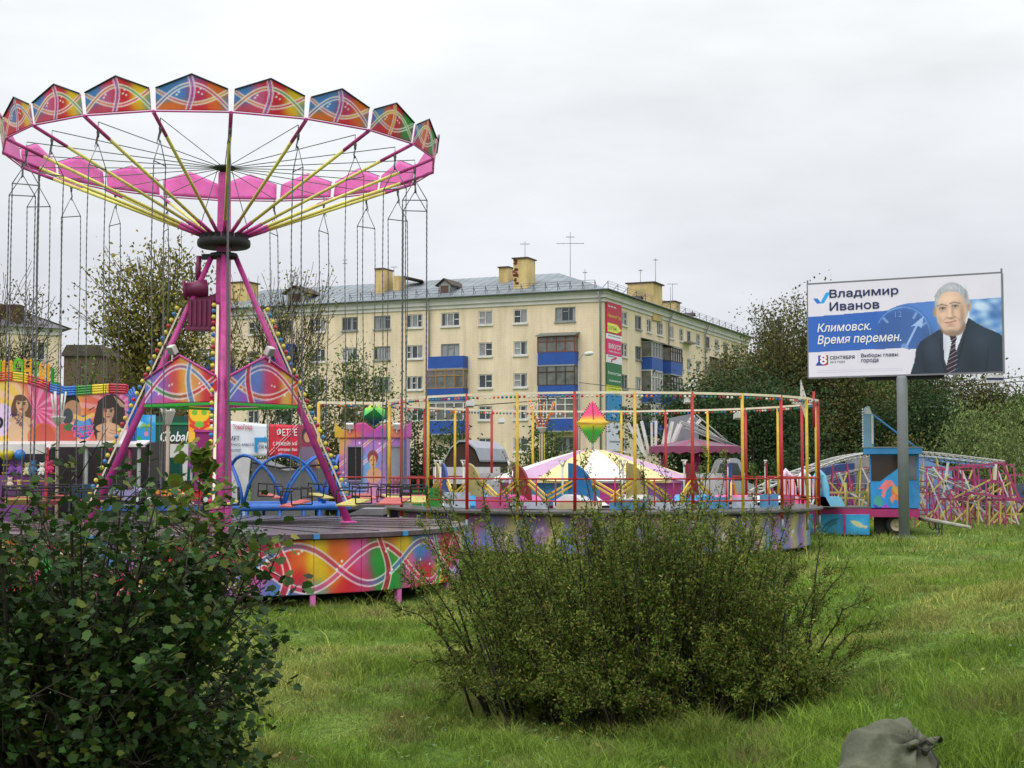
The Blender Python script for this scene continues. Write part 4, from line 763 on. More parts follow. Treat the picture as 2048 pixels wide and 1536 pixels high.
def gable_art(sd):
    def f(u, v):
        x = (u - .5) * 2; bl = [(-.9, .4, .3, .6, (110, 120, 200)), (-.5, .4, .3, .5, C_VI), (-.15, .5, .25, .6, (214, 70, 60)), (.1, .5, .2, .7, (226, 170, 60)), (.4, .4, .3, .6, (230, 160, 90)), (.85, .3, .3, .6, (206, 30, 50)), (-.4, .02, .5, .2, C_PK)] if sd else [(-.8, .4, .35, .5, (110, 120, 205)), (-.45, .1, .3, .3, C_VI), (-.2, .5, .25, .5, (90, 130, 205)), (.15, .5, .25, .6, (214, 60, 110)), (.35, .45, .18, .6, (210, 40, 50)), (.65, .4, .25, .6, (226, 180, 80)), (.95, .2, .2, .5, C_OR)]
        c = blend(x, v, bl, C_PK); s = 1 if sd else -1; y1 = -.05 + .83 * np.cos(np.clip((x - .0) * 1.4, -1.57, 1.57)); y2 = .55 - .42 * np.cos(x * 1.5); mix = (.5 + .5 * np.sin(x * 2.5 * s))[..., None]
        c = ribbon(c, (y2 - v) / 1.15, .045, np.array(C_R) * mix + np.array(C_GR) * (1 - mix) if sd else np.array(C_R) * (1 - mix) + np.array(C_OR) * mix, .014); c = ribbon(c, (y1 - v) / np.sqrt(1 + (1.1 * np.sin(x * 1.4)) ** 2), .045, np.array(C_BL) * mix + np.array(C_MG) * (1 - mix), .014); c = ribbon(c, x - s * .35 + .12 * np.sin(v * 3), .05 + .03 * (1 - v), C_BL if sd else C_R, .014)
        return lin(stars(c, x, v, [(-.3 * s, .38), (-.22 * s, .4), (.55 * s, .4), (.62 * s, .28), (-.6 * s, .2)], .02))[0]
    return f
ZG = A(443, 805, 27).z; fG = (ZK - ZG) / (ZK - ZP); rG = .22 + 2.23 * fG
for j, (a0, a1) in enumerate(((-90, 0), (0, 90), (90, 180), (180, 270))):
    e0, e1 = cyl_pos(rG - .05, R_(a0), ZG), cyl_pos(rG - .05, R_(a1), ZG); Uv = (e1 - e0); L = Uv.length; Uv.normalize(); nrm = Vector((Uv.y, -Uv.x, 0)); O = e0 + nrm * .1 + Uv * .06; w_ = L - .12; top = lambda u: .45 + .42 * (1 - np.abs(2 * u - 1)); pos = lambda u, v, O=O, Uv=Uv, w_=w_: (O.x + Uv.x * w_ * u, O.y + Uv.y * w_ * u, O.z + top(u) * v); art = gable_art(1 - j % 2)
    gb_ = painted('gable_sign', lambda u, v, art=art: art(u, v * top(u) / .87), pos, 90, 40, swing, thick=tuple(-nrm * .03)); ap = [O + Zu * .45, O + Uv * w_ / 2 + Zu * .87, O + Uv * w_ + Zu * .45]; m = MB(); m.tube([p + nrm * .01 + Zu * .015 for p in ap], .025, 6); m.build('edging', PINK, gb_)
    m = MB(); m.bar(O - Zu * .035 - nrm * .02, O + Uv * w_ - Zu * .035 - nrm * .02, .05, .05); m.build('tie_bar', GREEN, swing)
    if j < 2:
        c = O + Uv * w_ * (.40 if j == 0 else .56) + Zu * 1.0 + nrm * .02; m = MB(); m.frame(c, Uv, (nrm * .8 - Zu * .5).normalized(), (Zu * .8 + nrm * .5).normalized(), (.15, .11, .16)); m.bar(c - Zu * .1, c - Zu * .22, .03); fl = m.build('floodlight', WHITE, swing); m = MB(); m.frame(c + (nrm * .8 - Zu * .5).normalized() * .064, Uv, (nrm * .8 - Zu * .5).normalized(), (Zu * .8 + nrm * .5).normalized(), (.14, .01, .14)); m.build('lens', GREYC, fl)
# geared motor hung beside the mast
mo = MB(); c = A(392, 578, CY - .1); mo.lathe([(.001, -.24), (.2, -.24), (.2, -.19), (.14, -.18), (.15, .0), (.17, .05), (.17, .22), (.001, .24)], tuple(c), 18, (1, .15, .1)); mm = mo.build('gear_motor', MAG, swing)
b = A(405, 628, CY - .05); k = MB(); k.box(tuple(b), (.48, .36, .52))
for i in range(5): k.box((b.x - .19 + i * .095, b.y - .2, b.z), (.04, .05, .5))
k.box((b.x, b.y, b.z - .29), (.58, .42, .06)); k.box((b.x + .05, b.y + .1, b.z + .3), (.4, .3, .1)); k.tube([(b.x + .28, b.y - .05, b.z + .1), (b.x + .34, b.y - .05, b.z + .1)], .13, 12); k.build('gear_box', MAG, mm); MB().bar((b.x + .3, b.y + .1, b.z - .25), (CX, CY, b.z - .25), .1).build('bracket', MAG, mm); MB().bar((b.x + .1, b.y + .1, b.z + .3), (CX, CY, b.z + .4), .1).build('bracket', MAG, mm); MB().tube([A(398, 512, CY), A(396, 560, CY)], .05, 8).build('drive_shaft', MAG, mm)
# ------------------------------------------------------------------ swings
ZSEAT = A(440, 1000, CY).z
def make_swing(kind, hz):
    """one bench swing; root at the hook, x = travel direction, y = outward"""
    t = bpy.data.objects.new('chain_swing', None); COL.objects.link(t); t.empty_display_size = .1
    drop = hz - ZSEAT; m = MB(); m.tube([(0, 0, .03), (0, 0, -.1)], .022, 6); m.lathe([(.028, -.02), (.028, .02)], (0, 0, -.02), 8); m.tube([(0, 0, -.1), (.03, 0, -.2), (0, 0, -.26)], .015, 5); m.tube([(.02, .01, -.1), (.05, .02, -.28)], .008, 4); m.build('hook', CHAIN, t)
    m = MB(); a, b, c = (0, 0, -.22), (0, -.235, -.62), (0, .235, -.62); m.tube([a, b], .009, 4); m.tube([a, c], .009, 4); m.tube([b, c], .011, 4); m.build('spreader', STEEL, t)
    zz = -.62
    for s in (-1, 1):
        n = 96; pts = [(0 + .02 * math.sin(i * .07), s * .235, zz - (drop - .62 - .26) * i / n) for i in range(n + 1)]; m = MB(); m.tube(pts, [.008 if i % 2 else .0135 for i in range(n + 1)], 4, caps=False); m.build('chain', CHAIN, t)
    z = -drop; m = MB(); fr = .012
    for s in (-1, 1):
        m.tube([(.16, s * .25, z), (.17, s * .25, z + .2), (.13, s * .25, z + .26), (-.12, s * .25, z + .27), (-.2, s * .25, z + .3), (-.21, s * .25, z)], fr, 5); m.tube([(0, s * .25, z + .26), (0, s * .235, z + .28)], fr, 4); m.tube([(-.21, s * .25, z), (.16, s * .25, z)], fr, 5)
    m.tube([(.16, -.25, z + .22), (.16, .25, z + .22)], .014, 5); m.tube([(-.2, -.25, z + .28), (-.2, .25, z + .28)], .014, 5); m.tube([(-.21, -.25, z + .12), (-.21, .25, z + .12)], fr, 5); m.build('seat_frame', BLACK, t)
    m = MB()
    for i in range(4): s_ = -.15 + i * .098; m.frame((s_, 0, z + .012 - .27 * s_), Vector((.966, 0, -.26)), Vector((0, 1, 0)), Vector((.26, 0, .966)), (.09, .49, .026))
    m.build('seat', mat('salmon_slats', (204, 100, 96), .5, var=.3) if kind else mat('lemon_slats', (208, 194, 104), .5, var=.3), t); return t
hz0 = arm_pt(0, HOOKF).z - .04
protos = [make_swing(0, hz0), make_swing(1, hz0)]
spots = []
for k in range(20):
    a = R_(1.3 + 18 * k); p = arm_pt(a, HOOKF); p.z = hz0; spots.append((px_of(p), k, a, p))
spots.sort(key=lambda s: s[0]); ORD = 'first second third fourth fifth sixth seventh eighth ninth tenth eleventh twelfth thirteenth fourteenth fifteenth sixteenth seventeenth eighteenth nineteenth twentieth'.split()
seen = {0: 0, 1: 0}; used = [0, 0]
for px, k, a, p in spots:
    far = math.cos(a) < 0; n = seen[far]; seen[far] += 1; kind = (k // 1) % 2; o = protos[kind] if not used[kind] else copy_tree(protos[kind]); used[kind] = 1; o.location = p; o.rotation_euler.z = a + AZS + math.pi + np.random.RandomState(k).uniform(-.12, .12)
    tag(o, f"{'salmon' if kind else 'lemon'} slatted swing on chains, {ORD[n]} from the left on the {'far' if far else 'near'} half of the rim", 'swing', 'swings hanging from the carousel')
# ------------------------------------------------------------------ wave ride: ring of red and yellow posts round a low striped tent
WX, WY, WR = A(1203, 900, 42).x, 42.0, 6.16
gW = gz(WX, WY); wave = thing('ring_ride', 'round ride of red and yellow posts with a low striped tent inside', 'fairground ride', (WX, WY, gW))
AZW = math.degrees(math.atan2(-WX, WY))
def wp(r, deg, z): a = R_(deg + AZW); return Vector((WX + r * math.sin(a), WY - r * math.cos(a), z))
ZT = 4.255; ZF = 1.33; ZB = .24; zr1 = A(1200, 958, 35.9).z; zr0 = A(1200, 1003, 35.9).z
PST = 360 / 26; bul = {k: MB().ball((0, 0, 0), .045, 6) for k in ('yellow',)}
LS = [bulbm(k) for k in ('red', 'white', 'orange', 'blue', 'green')]
for k in range(26):
    d = -6.15 + PST * k; d1 = d + PST; colr = REDP if k % 2 == 0 else YEL; p0, p1 = wp(WR, d, ZF), wp(WR, d, ZT); m = MB(); m.tube([p0 - Zu * .25, p1 + Zu * .03], .042 if colr is REDP else .04, 8); m.cur = 1; m.tube([wp(WR, d, ZF - .25), wp(WR, d, ZF - .6)], .045, 6); m.build('post', [colr, SILL], wave)
    q1 = wp(WR, d1, ZT); m = MB(); m.bar(p1, q1, .055, .06); m.build('ring_beam', CREAM, wave)
    ls = MB(); nb = 12
    for i in range(nb):
        if (i * 7 + k) % 9 == 0: continue
        q = p1.lerp(q1, (i + .5) / nb) - Zu * .085; ls.cur = (i // 2 + k) % 5; ls.ball(q, .036, 6)
    tag(ls.build('light_string', LS, wave), kind='stuff')
    m = MB(); m.tube([wp(WR, d, zr1), wp(WR, d1, zr1)], .025, 6); m.tube([wp(WR, d, zr0), wp(WR, d1, zr0)], .022, 6)
    for i in (1, 2): a_ = wp(WR, d, zr0 - .12).lerp(wp(WR, d1, zr0 - .12), i / 3); m.tube([a_, a_ + Zu * (zr1 - zr0 + .12)], .018, 5)
    m.build('railing', REDP, wave)
    # painted skirt
    def sart(u, v, k=k):
        bl = [(0, .5, .3, .7, (96, 84, 150)), (.35, .4, .2, .7, (150, 90, 170)), (.6, .6, .16, .8, (196, 176, 70)), (.85, .35, .2, .6, (80, 120, 200)), (1, .8, .2, .4, (170, 80, 150))] if k % 2 else [(0, .6, .25, .6, (190, 80, 150)), (.3, .4, .2, .6, (90, 110, 190)), (.55, .5, .2, .8, (130, 90, 170)), (.8, .6, .2, .7, (200, 180, 80)), (1., .3, .2, .5, (100, 90, 170))]
        c = blend(u + .06 * np.sin(v * 7 + k), v, bl, (150, 130, 180)); c = c * .8 + 50; return lin(stars(c, u, v, [(.3, .6), (.38, .66), (.7, .4), (.75, .5)], .03))[0]
    a, b = wp(WR - .25, d, 0), wp(WR - .25, d1, 0); pos = lambda u, v, a=a, b=b: (a.x + (b.x - a.x) * u, a.y + (b.y - a.y) * u, ZB + (ZF - .16 - ZB) * v); nrm = wp(1, d + PST / 2, 0) - Vector((WX, WY, 0)); near = math.cos(R_(d)) > -.1
    painted('skirt_panel', sart, pos, 26 if near else 3, 16 if near else 3, wave, thick=tuple(-nrm * .03))
m = MB(); m.lathe([(.001, ZF), (WR + .05, ZF), (WR + .1, ZF - .03), (WR + .1, ZF - .08), (WR - .3, ZF - .16), (.001, ZF - .16)], (WX, WY, 0), 52, smooth=False); m.build('floor_ring', mat('worn_grey_deck', (92, 90, 88), .5, var=.4), wave)
for k in range(13):
    p = wp(WR - .4, -6.15 + 2 * PST * k + 4, 0); MB().box((p.x, p.y, (gz(p.x, p.y) + ZF - .3) / 2), (.16, .16, ZF - .1 - gz(p.x, p.y))).build('foot', GREYC, wave)
# striped tent in the middle
tx = A(1187, 905, WY).x - WX; zt0, zt1 = A(1187, 957, WY).z, A(1187, 899, WY).z; tent = None; RT = 2.95; SEG = 14; TC = [mat('tent_white', (236, 232, 226), .7, trans=.15), mat('tent_cream', (240, 222, 160), .7, trans=.15), mat('tent_lilac', (206, 168, 200), .7, trans=.15)]; tm = MB()
tw = lambda r, d, z: Vector((WX + tx + r * math.sin(R_(d)), WY - r * math.cos(R_(d)), z))
for k in range(SEG):
    tm.cur = [0, 1, 2, 1, 0, 1, 2, 0, 1, 2, 1, 0, 2, 1][k]; d0, d1 = 360 / SEG * k - 9, 360 / SEG * (k + 1) - 9; prof = [(RT, zt0), (RT * .72, zt0 + (zt1 - zt0) * .36), (RT * .4, zt0 + (zt1 - zt0) * .72), (RT * .14, zt1 - .02), (.01, zt1)]
    for (r0, z0), (r1, z1_) in zip(prof[:-1], prof[1:]):
        for s in range(4): a, b = d0 + (d1 - d0) * s / 4, d0 + (d1 - d0) * (s + 1) / 4; sg = lambda x: -.05 * math.sin(math.pi * (x - d0) / (d1 - d0)); tm.quad(tw(r0, a, z0 + sg(a)), tw(r0, b, z0 + sg(b)), tw(r1, b, z1_ + sg(b)), tw(r1, a, z1_ + sg(a)))
    a, b = tw(RT, d0, zt0), tw(RT, d1, zt0); tm.quad(a - Zu * .1, b - Zu * .1, b, a)
tent = tm.build('tent', TC, wave)
DRC = [mat('drum_magenta', (196, 70, 150), .5), mat('drum_blue', (60, 140, 196), .5), mat('drum_violet', (150, 96, 170), .5), mat('drum_teal', (60, 150, 170), .5)]; m = MB()
for k in range(18):
    m.cur = (k * 2 + k // 3) % 4; a, b = tw(RT - .2, 20 * k, ZF), tw(RT - .2, 20 * k + 20, ZF); m.quad(a, b, b + Zu * (zt0 - .08 - ZF), a + Zu * (zt0 - .08 - ZF))
m.build('centre_drum', DRC, wave)
# lantern: two pyramids, pink over green, yellow waist
lc = A(1185, 846, WY); lt, lb = A(1185, 801, WY), A(1185, 890, WY); r = .42
lan = None
def pyr(apex, zw, tipc, midc):
    V = []; Fq = []; C = []; n = 10
    for s in range(4):
        a0, a1 = R_(90 * s), R_(90 * s + 90); p0, p1 = Vector((lc.x + r * math.sin(a0), lc.y - r * math.cos(a0), zw)), Vector((lc.x + r * math.sin(a1), lc.y - r * math.cos(a1), zw)); o = len(V)
        for i in range(n + 1):
            f = i / n; cc = lin(*(np.array(midc) * (1 - min(1, max(0, (f - .05) * 3.2))) + np.array(tipc) * min(1, max(0, (f - .05) * 3.2)))); V += [p0.lerp(apex, f), p1.lerp(apex, f)]; C += [cc, cc]
        Fq += [(o + 2 * i, o + 2 * i + 1, o + 2 * i + 3, o + 2 * i + 2) for i in range(n)]
    return np_mesh('lantern_shade', np.array([tuple(v) for v in V]), np.array(Fq), PAINT, lan, col=np.array(C))
lan = thing('diamond_lantern', 'pink, yellow and green diamond lantern on a pole over the striped tent', 'lantern', (lc.x, lc.y, lb.z)); MB().tube([(lc.x, lc.y, zt1 - .05), (lc.x, lc.y, lb.z + .05)], .035, 8).build('pole', SILL, lan)
pyr(lt, lc.z + .03, (240, 60, 120), (244, 214, 40)); pyr(lb, lc.z - .03, (30, 170, 40), (240, 216, 40))
m = MB(); m.tube([Vector((lc.x + (r + .02) * math.sin(R_(90 * s)), lc.y - (r + .02) * math.cos(R_(90 * s)), lc.z)) for s in range(4)], .045, 8, closed=True); m.build('waist_band', YEL, lan)
bd = MB()
for s in range(4):
    for sd_, ap in ((1, lt), (-1, lb)):
        e = Vector((lc.x + r * math.sin(R_(90 * s)), lc.y - r * math.cos(R_(90 * s)), lc.z + sd_ * .03)); 
        for i in range(9): bd.ball(e.lerp(ap, .12 + .09 * i) + (e - lc).normalized() * .02, .022, 5)
bd.build('bulb_row', MAG, lan)
# cars: fin shaped back boards, low shell, yellow push bars, white forks
FC = [mat('fin_blue', (34, 70, 140), .5, var=.25), mat('fin_tan', (172, 154, 96), .6, var=.25), mat('fin_maroon', (128, 26, 36), .5, var=.25), mat('fin_teal', (30, 110, 170), .5, var=.25)]
fins = ((888, 0, 16), (948, 1, 34), (1043, 2, 34), (1163, 3, 52), (1276, 1, 46), (1386, 2, 30), (1461, 0, 14), (1545, 2, 10), (830, 1, 12)); rw = 4.75
for i, (px, ci, wpx) in enumerate(fins):
    s = (px - 1203) / (F * rw / WY); th = math.degrees(math.asin(max(-1, min(1, s * .9)))); 
    for _ in range(20): th = math.degrees(math.asin(max(-1, min(1, s * (1 - rw / WY * math.cos(R_(th)))))))
    p = wp(rw, th, 0); zb_, zt_ = A(px, 1008, p.y).z, A(px, 926, p.y).z; w_ = .9; ca = min(1, wpx * p.y / F / w_); an = math.acos(ca) * (1 if th > 0 else -1); X = Vector((ca, math.sin(an), 0)); hh = zt_ - zb_
    pts = [p + X * (-w_ / 2) + Zu * zb_] + [p + X * (-w_ / 2 + w_ * math.sin(R_(f))) + Zu * (zb_ + hh * (.0 + 1 * math.cos(R_(f)))) for f in range(0, 91, 9)] if i % 2 < 2 else []
    MB().prism(pts, Vector((-X.y, X.x, 0)) * .06).build('fin_board', FC[ci], wave)
    m = MB(); sh = [(p + X * (-.6 + 1.5 * f) + Zu * (zb_ - .02 + .28 * math.sin(math.pi * min(1, f * 1.2 + .1)))) for f in (0, .25, .5, .75, 1)]
    for a, b in zip(sh[:-1], sh[1:]): Yv = Vector((-X.y, X.x, 0)) * .42; m.quad(a - Yv, b - Yv, b + Yv, a + Yv); m.quad(Vector((a.x, a.y, zb_ - .1)) - Yv, Vector((b.x, b.y, zb_ - .1)) - Yv, b - Yv, a - Yv); m.quad(Vector((b.x, b.y, zb_ - .1)) + Yv, Vector((a.x, a.y, zb_ - .1)) + Yv, a + Yv, b + Yv)
    m.build('car_shell', [WHITE, mat('shell_blue', (60, 160, 220), .4), mat('shell_pink', (230, 100, 170), .4), mat('shell_white', (236, 236, 240), .4)][i % 4], wave)
    for o in (0, .12):
        MB().bar(p + Zu * (zr1 - .02 - o) + X * .35, p + Zu * (zr0 + .12 - o) + X * 1.25 - Vector((0, .3, 0)), .045).build('push_bar', YEL, wave); MB().bar(p + Zu * (zr1 - .06 - o) - X * .3, p + Zu * (zr0 + .1 - o) - X * 1.2 - Vector((0, .3, 0)), .045).build('push_bar', YEL, wave)
    m = MB(); b = p - X * .62 + Vector((0, .35, 0)); b.z = zb_; m.tube([b, Vector((b.x, b.y, zt_ - .1))], .03, 6); t = Vector((b.x, b.y, zt_ - .1)); m.tube([t, t + X * .1 + Zu * .16], .026, 5); m.tube([t, t - X * .1 + Zu * .16], .026, 5); m.box(tuple(t + X * .1 + Zu * .17), (.09, .06, .04)); m.box(tuple(t - X * .1 + Zu * .17), (.09, .06, .04)); m.build('fork', WHITE, wave)
m = MB()
for px, py, Y in ((940, 808, 36.2), (1377, 801, 36.4), (1476, 832, 37.2), (1003, 842, 47)): 
    p = A(px, py, Y - .2); m = MB(); m.frame(p, Vector((.9, .3, 0)).normalized(), Vector((-.3, .9, -.35)).normalized(), Vector((.1, .3, .95)).normalized(), (.21, .12, .14)); m.bar(p, p + Vector((.08, .2, .12)), .03); m.build('floodlight', mat('grey_white_housing', (196, 196, 194), .5), wave)
# grey service drum and white low wall inside on the left
m = MB()
for k in range(9): a, b = tw(3.75, 60 + 12 * k, 0), tw(3.75, 72 + 12 * k, 0); a.z = b.z = ZF; m.quad(a, b, b + Zu * .9, a + Zu * .9)
m.build('inner_wall', mat('pale_inner_wall', (196, 194, 196), .6), wave); m = MB()
for k in range(9): a, b = tw(3.75, -60 - 12 * k, 0), tw(3.75, -72 - 12 * k, 0); a.z = b.z = ZF; m.quad(a, b, b + Zu * .9, a + Zu * .9)
m.build('inner_wall', mat('pale_inner_wall', (196, 194, 196), .6), wave)
PNL = [mat('panel_green', (50, 150, 60), .5, var=.3), mat('panel_white_blue', (196, 206, 220), .5, var=.4), mat('panel_sky', (90, 160, 206), .5, var=.35), mat('panel_rose', (200, 90, 140), .5, var=.3), mat('panel_cream', (214, 200, 160), .5, var=.35)]
for k, (d0, d1, h, ci) in enumerate(((-72, -62, .42, 0), (-61, -50, .5, 0), (-49, -38, .4, 1), (-36, -27, .3, 3), (-25, -14, .22, 1), (-12, 0, .2, 4), (2, 12, .25, 2), (14, 24, .22, 1), (26, 36, .3, 2), (37, 47, .28, 1), (48, 58, .35, 2), (60, 72, .3, 3))):
    m = MB(); n = 4
    for i in range(n):
        a, b = wp(5.55, d0 + (d1 - d0) * i / n, ZF + .02), wp(5.55, d0 + (d1 - d0) * (i + 1) / n, ZF + .02); m.quad(a, b, b + Zu * h, a + Zu * h)
    m.build('wave_floor_panel', PNL[ci], wave)
# entrance frame with its own string of bulbs, joined to the ring
p = A(637, 805, WY); q = A(771, 807, WY); m = MB(); m.tube([Vector((p.x, p.y, ZF - .3)), p], .055, 8); m.build('gate_post', YEL, wave); MB().bar(p, q, .07, .08).build('gate_beam', CREAM, wave); m = MB()
for i in range(14): m.cur = i // 2 % 5; m.ball(p.lerp(q, (i + .6) / 14.5) - Zu * .09, .036, 6)
tag(m.build('light_string', LS, wave), kind='stuff'); m = MB()
for z in (zr1, zr0): m.tube([Vector((p.x, p.y, z)), Vector((q.x, q.y, z))], .024, 5)
m.build('railing', REDP, wave); MB().box(((p.x + q.x) / 2, WY + 1.2, ZF - .06), (q.x - p.x + 1.2, 3.4, .12)).build('gate_floor', mat('worn_grey_deck'), wave)
# tilted cube lamp at the gate
cl = A(749, 827, 42.8); t = thing('cube_lamp', 'glowing coloured cube lamp of green, yellow and blue tilted on its corner', 'lamp', tuple(A(749, 850, 42.8))); t['label'] = 'green, yellow and blue cube lamp tilted on its corner above the purple booth'
RM = Matrix.Rotation(R_(45), 3, 'Y') @ Matrix.Rotation(R_(28), 3, 'Z') @ Matrix.Rotation(R_(24), 3, 'X'); X, Y_, Z_ = RM.col[0], RM.col[1], RM.col[2]; s = .43
V = []; Fq = []; C = []; n = 6
for (a, b, c) in ((X, Y_, Z_), (Y_, Z_, X), (Z_, X, Y_)):
    for sg in (-1, 1):
        o = len(V)
        for i in range(n + 1):
            for j in range(n + 1): v = cl + (a * (i / n - .5) + b * (j / n - .5) + c * .5 * sg) * s; V.append(tuple(v)); h = (v.z - cl.z) / .3; h = max(-1, min(1, h)); C.append(lin(*(np.array((40, 190, 70)) * (1 - abs(h)) + (np.array((240, 236, 60)) if h > 0 else np.array((24, 60, 130))) * abs(h))))
        Fq += [(o + i * (n + 1) + j, o + (i + 1) * (n + 1) + j, o + (i + 1) * (n + 1) + j + 1, o + i * (n + 1) + j + 1) for i in range(n) for j in range(n)]
np_mesh('lamp_body', np.array(V), np.array(Fq), PAINT, t, col=np.array(C)); m = MB()
for u in (-.5, .5):
    for v in (-.5, .5):
        for a, b, c in ((X, Y_, Z_), (Y_, Z_, X), (Z_, X, Y_)):
            for i in range(7): m.ball(cl + (a * u + b * v + c * (i / 6 - .5)) * s * 1.03, .022, 5)
m.build('bulb_row', mat('dark_teal_bulb', (20, 90, 100), .3), t); MB().tube([A(749, 852, 43.4), A(749, 838, 42.9)], .03, 6).build('pole', SILL, t)
# four pointed star on the right hand posts
sc_ = A(1607, 803, 39.2); st = thing('star_ornament', 'white four pointed star ornament dotted with bulbs on the outer posts', 'ornament', tuple(sc_)); m = MB(); X = Vector((.95, .3, 0)); pts = []
for k in range(8): rr = (.6 if k % 4 == 0 else .5 if k % 4 == 2 and False else .38 if k % 2 == 0 else .13); a = R_(90 - 45 * k + 8); pts.append(sc_ + X * rr * math.cos(a) + Zu * rr * 1.0 * math.sin(a) + Vector((0, -.05, 0)))
m.prism(pts, (0, .05, 0)); m.build('plate', WHITE, st); m = MB()
for k in range(0, 8): 
    for i in range(3): m.ball(sc_.lerp(pts[k], .25 + .25 * i) + Vector((0, -.09, 0)), .022, 5)
m.build('bulb_dot', CHAIN, st); m = MB(); m.tube([sc_ + Vector((.3, .1, .28)), sc_ + Vector((.3, .1, -.7))], .035, 6); m.build('stem', REDP, st)
# ------------------------------------------------------------------ left hand amusement stall with lit rainbow border and posters
def face(cv, cx, cy, r, skin, hair, lips=(170, 30, 50), turn=0., long=2.6, hw=1.25):
    cv.ell(cx, cy + r * (long - 1.6) * .5, r * hw, r * long * .62, hair); cv.poly([(cx - r * .45, cy + r * .6), (cx + r * .45, cy + r * .6), (cx + r * .5, cy + r * 1.6), (cx - r * .5, cy + r * 1.6)], np.array(skin) * .82)
    cv.ell(cx, cy + r * 1.95, r * 1.5, r * .6, skin); cv.ell(cx + turn * r * .1, cy, r * .72, r * .98, skin); cv.ell(cx + r * .38, cy + r * .1, r * .32, r * .8, np.array(skin) * .72, .5, .6)
    cv.ell(cx - r * .1, cy - r * .78, r * .72, r * .38, hair, 1., .2)
    for s in (-1, 1): cv.line([(cx + s * r * .5, cy - r * .3), (cx + s * r * .15, cy - r * .27)], max(1.2, r * .1), np.array(hair) * .6); cv.ell(cx + s * r * .32, cy - r * .1, r * .16, r * .08, (40, 26, 22)); cv.ell(cx + s * r * .4, cy + r * .25, r * .22, r * .16, (226, 120, 100), .3, .8)
    cv.line([(cx + turn * r * .1, cy - r * .05), (cx + r * .06, cy + r * .3), (cx - r * .06, cy + r * .34)], max(1, r * .06), np.array(skin) * .62); cv.ell(cx, cy + r * .58, r * .24, r * .1, lips)
YS = 39.
stall = thing('amusement_stall', 'amusement stall with rainbow light border and posters of women', 'stall', tuple(Vector((A(130, 900, YS).x, YS, gz(A(130, 900, YS).x, YS)))))
cv = Canvas(190, 125, (226, 40, 120)); cv.grad(lambda x, y: 1.5 - np.abs(x - .42) * 6 + .4 * np.sin(y * 9), (250, 200, 30)); cv.grad(lambda x, y: 1.2 - x * 3, (250, 236, 160), .7); cv.rays(140, 52, 13, (255, 190, 220), .55); cv.ell(66, 78, 36, 34, (226, 196, 236)); cv.ell(48, 78, 26, 30, (120, 60, 160)); cv.ell(54, 72, 18, 22, (240, 90, 30)); cv.ell(62, 70, 20, 24, (232, 200, 240)); cv.ell(64, 84, 12, 13, (24, 20, 30)); cv.ell(64, 84, 6, 6, (200, 190, 210)); cv.ell(64, 84, 3, 3, (24, 20, 30))
for i, c in enumerate(((230, 40, 40), (240, 170, 30), (240, 230, 60), (60, 180, 80), (50, 120, 220))): cv.line([(0, 70 + i * 7), (34, 84 + i * 5)], 7, c, .8)
face(cv, 112, 46, 17, (222, 170, 120), (110, 66, 40), long=3.0, turn=1); cv.ell(108, 104, 24, 26, (230, 180, 130)); cv.ell(160, 112, 34, 32, (236, 90, 30)); cv.ell(160, 112, 22, 32, (200, 60, 26), .7)
b0, b1 = A(-70, 885, YS), A(118, 885, YS); wB = b1.x - b0.x; topL = lambda u: np.interp(u, [0, .2, .45, .62, .8, .92, 1], [112, 120, 124, 120, 110, 100, 96]) * YS / F
pa = painted('poster_board', cv.art(.95, .8), lambda u, v: (b0.x + wB * u, YS + 0 * u, b0.z + topL(u) * v), 188, 120, stall, thick=(0, .06, 0), m=PRINT)
lettering('HOT', (A(20, 832, YS).x, YS - .012, A(20, 832, YS).z), (.84, 0, -.5), (.5, 0, .84), .34, .16, mat('violet_print', (60, 30, 100), .5), stall); lettering('98', (A(30, 846, YS).x, YS - .012, A(30, 846, YS).z), (.84, 0, -.5), (.5, 0, .84), .2, .12, mat('violet_print'), stall)
cv = Canvas(190, 135, (232, 60, 140)); cv.grad(lambda x, y: 1.3 - np.abs(x - .3) * 5, (250, 190, 30)); cv.grad(lambda x, y: 1.2 - np.abs(x - .45) * 5 + .3 * np.sin(y * 8), (236, 80, 40), .8); cv.grad(lambda x, y: (x - .72) * 3, (236, 90, 170), .9); cv.rays(150, 40, 14, (250, 190, 225), .5)
cv.ell(20, 20, 30, 26, (28, 20, 22)); cv.ell(32, 45, 24, 32, (196, 130, 84)); cv.ell(20, 60, 14, 24, (60, 70, 80)); cv.ell(16, 110, 34, 30, (210, 60, 40)); cv.ell(24, 92, 14, 10, (60, 120, 50)); cv.ell(48, 112, 12, 9, (230, 120, 160))
cv.ell(62, 92, 26, 34, (34, 90, 190)); cv.ell(62, 92, 21, 28, (70, 150, 220)); cv.poly([(36, 52), (62, 64), (90, 50), (92, 60), (62, 76), (36, 66)], (246, 190, 50))
cv.poly([(100, 20), (120, 4), (146, 2), (170, 24), (176, 90), (160, 110), (96, 128), (86, 90)], (52, 36, 34)); cv.poly([(140, 6), (160, 20), (178, 40), (160, 36)], (190, 150, 110)); face(cv, 128, 52, 22, (214, 158, 116), (52, 36, 34), (150, 20, 50), long=2.9, hw=1.3); cv.poly([(100, 108), (130, 100), (170, 104), (172, 135), (98, 135)], (206, 150, 106)); cv.poly([(116, 88), (130, 78), (142, 84), (146, 118), (128, 122), (118, 110)], (220, 168, 124)); cv.line([(128, 74), (128, 96)], 5, (224, 172, 130)); cv.line([(132, 100), (146, 104)], 1.5, (150, 100, 70)); cv.line([(130, 108), (145, 112)], 1.5, (150, 100, 70)); cv.poly([(160, 96), (178, 100), (178, 135), (158, 135)], (232, 220, 226))
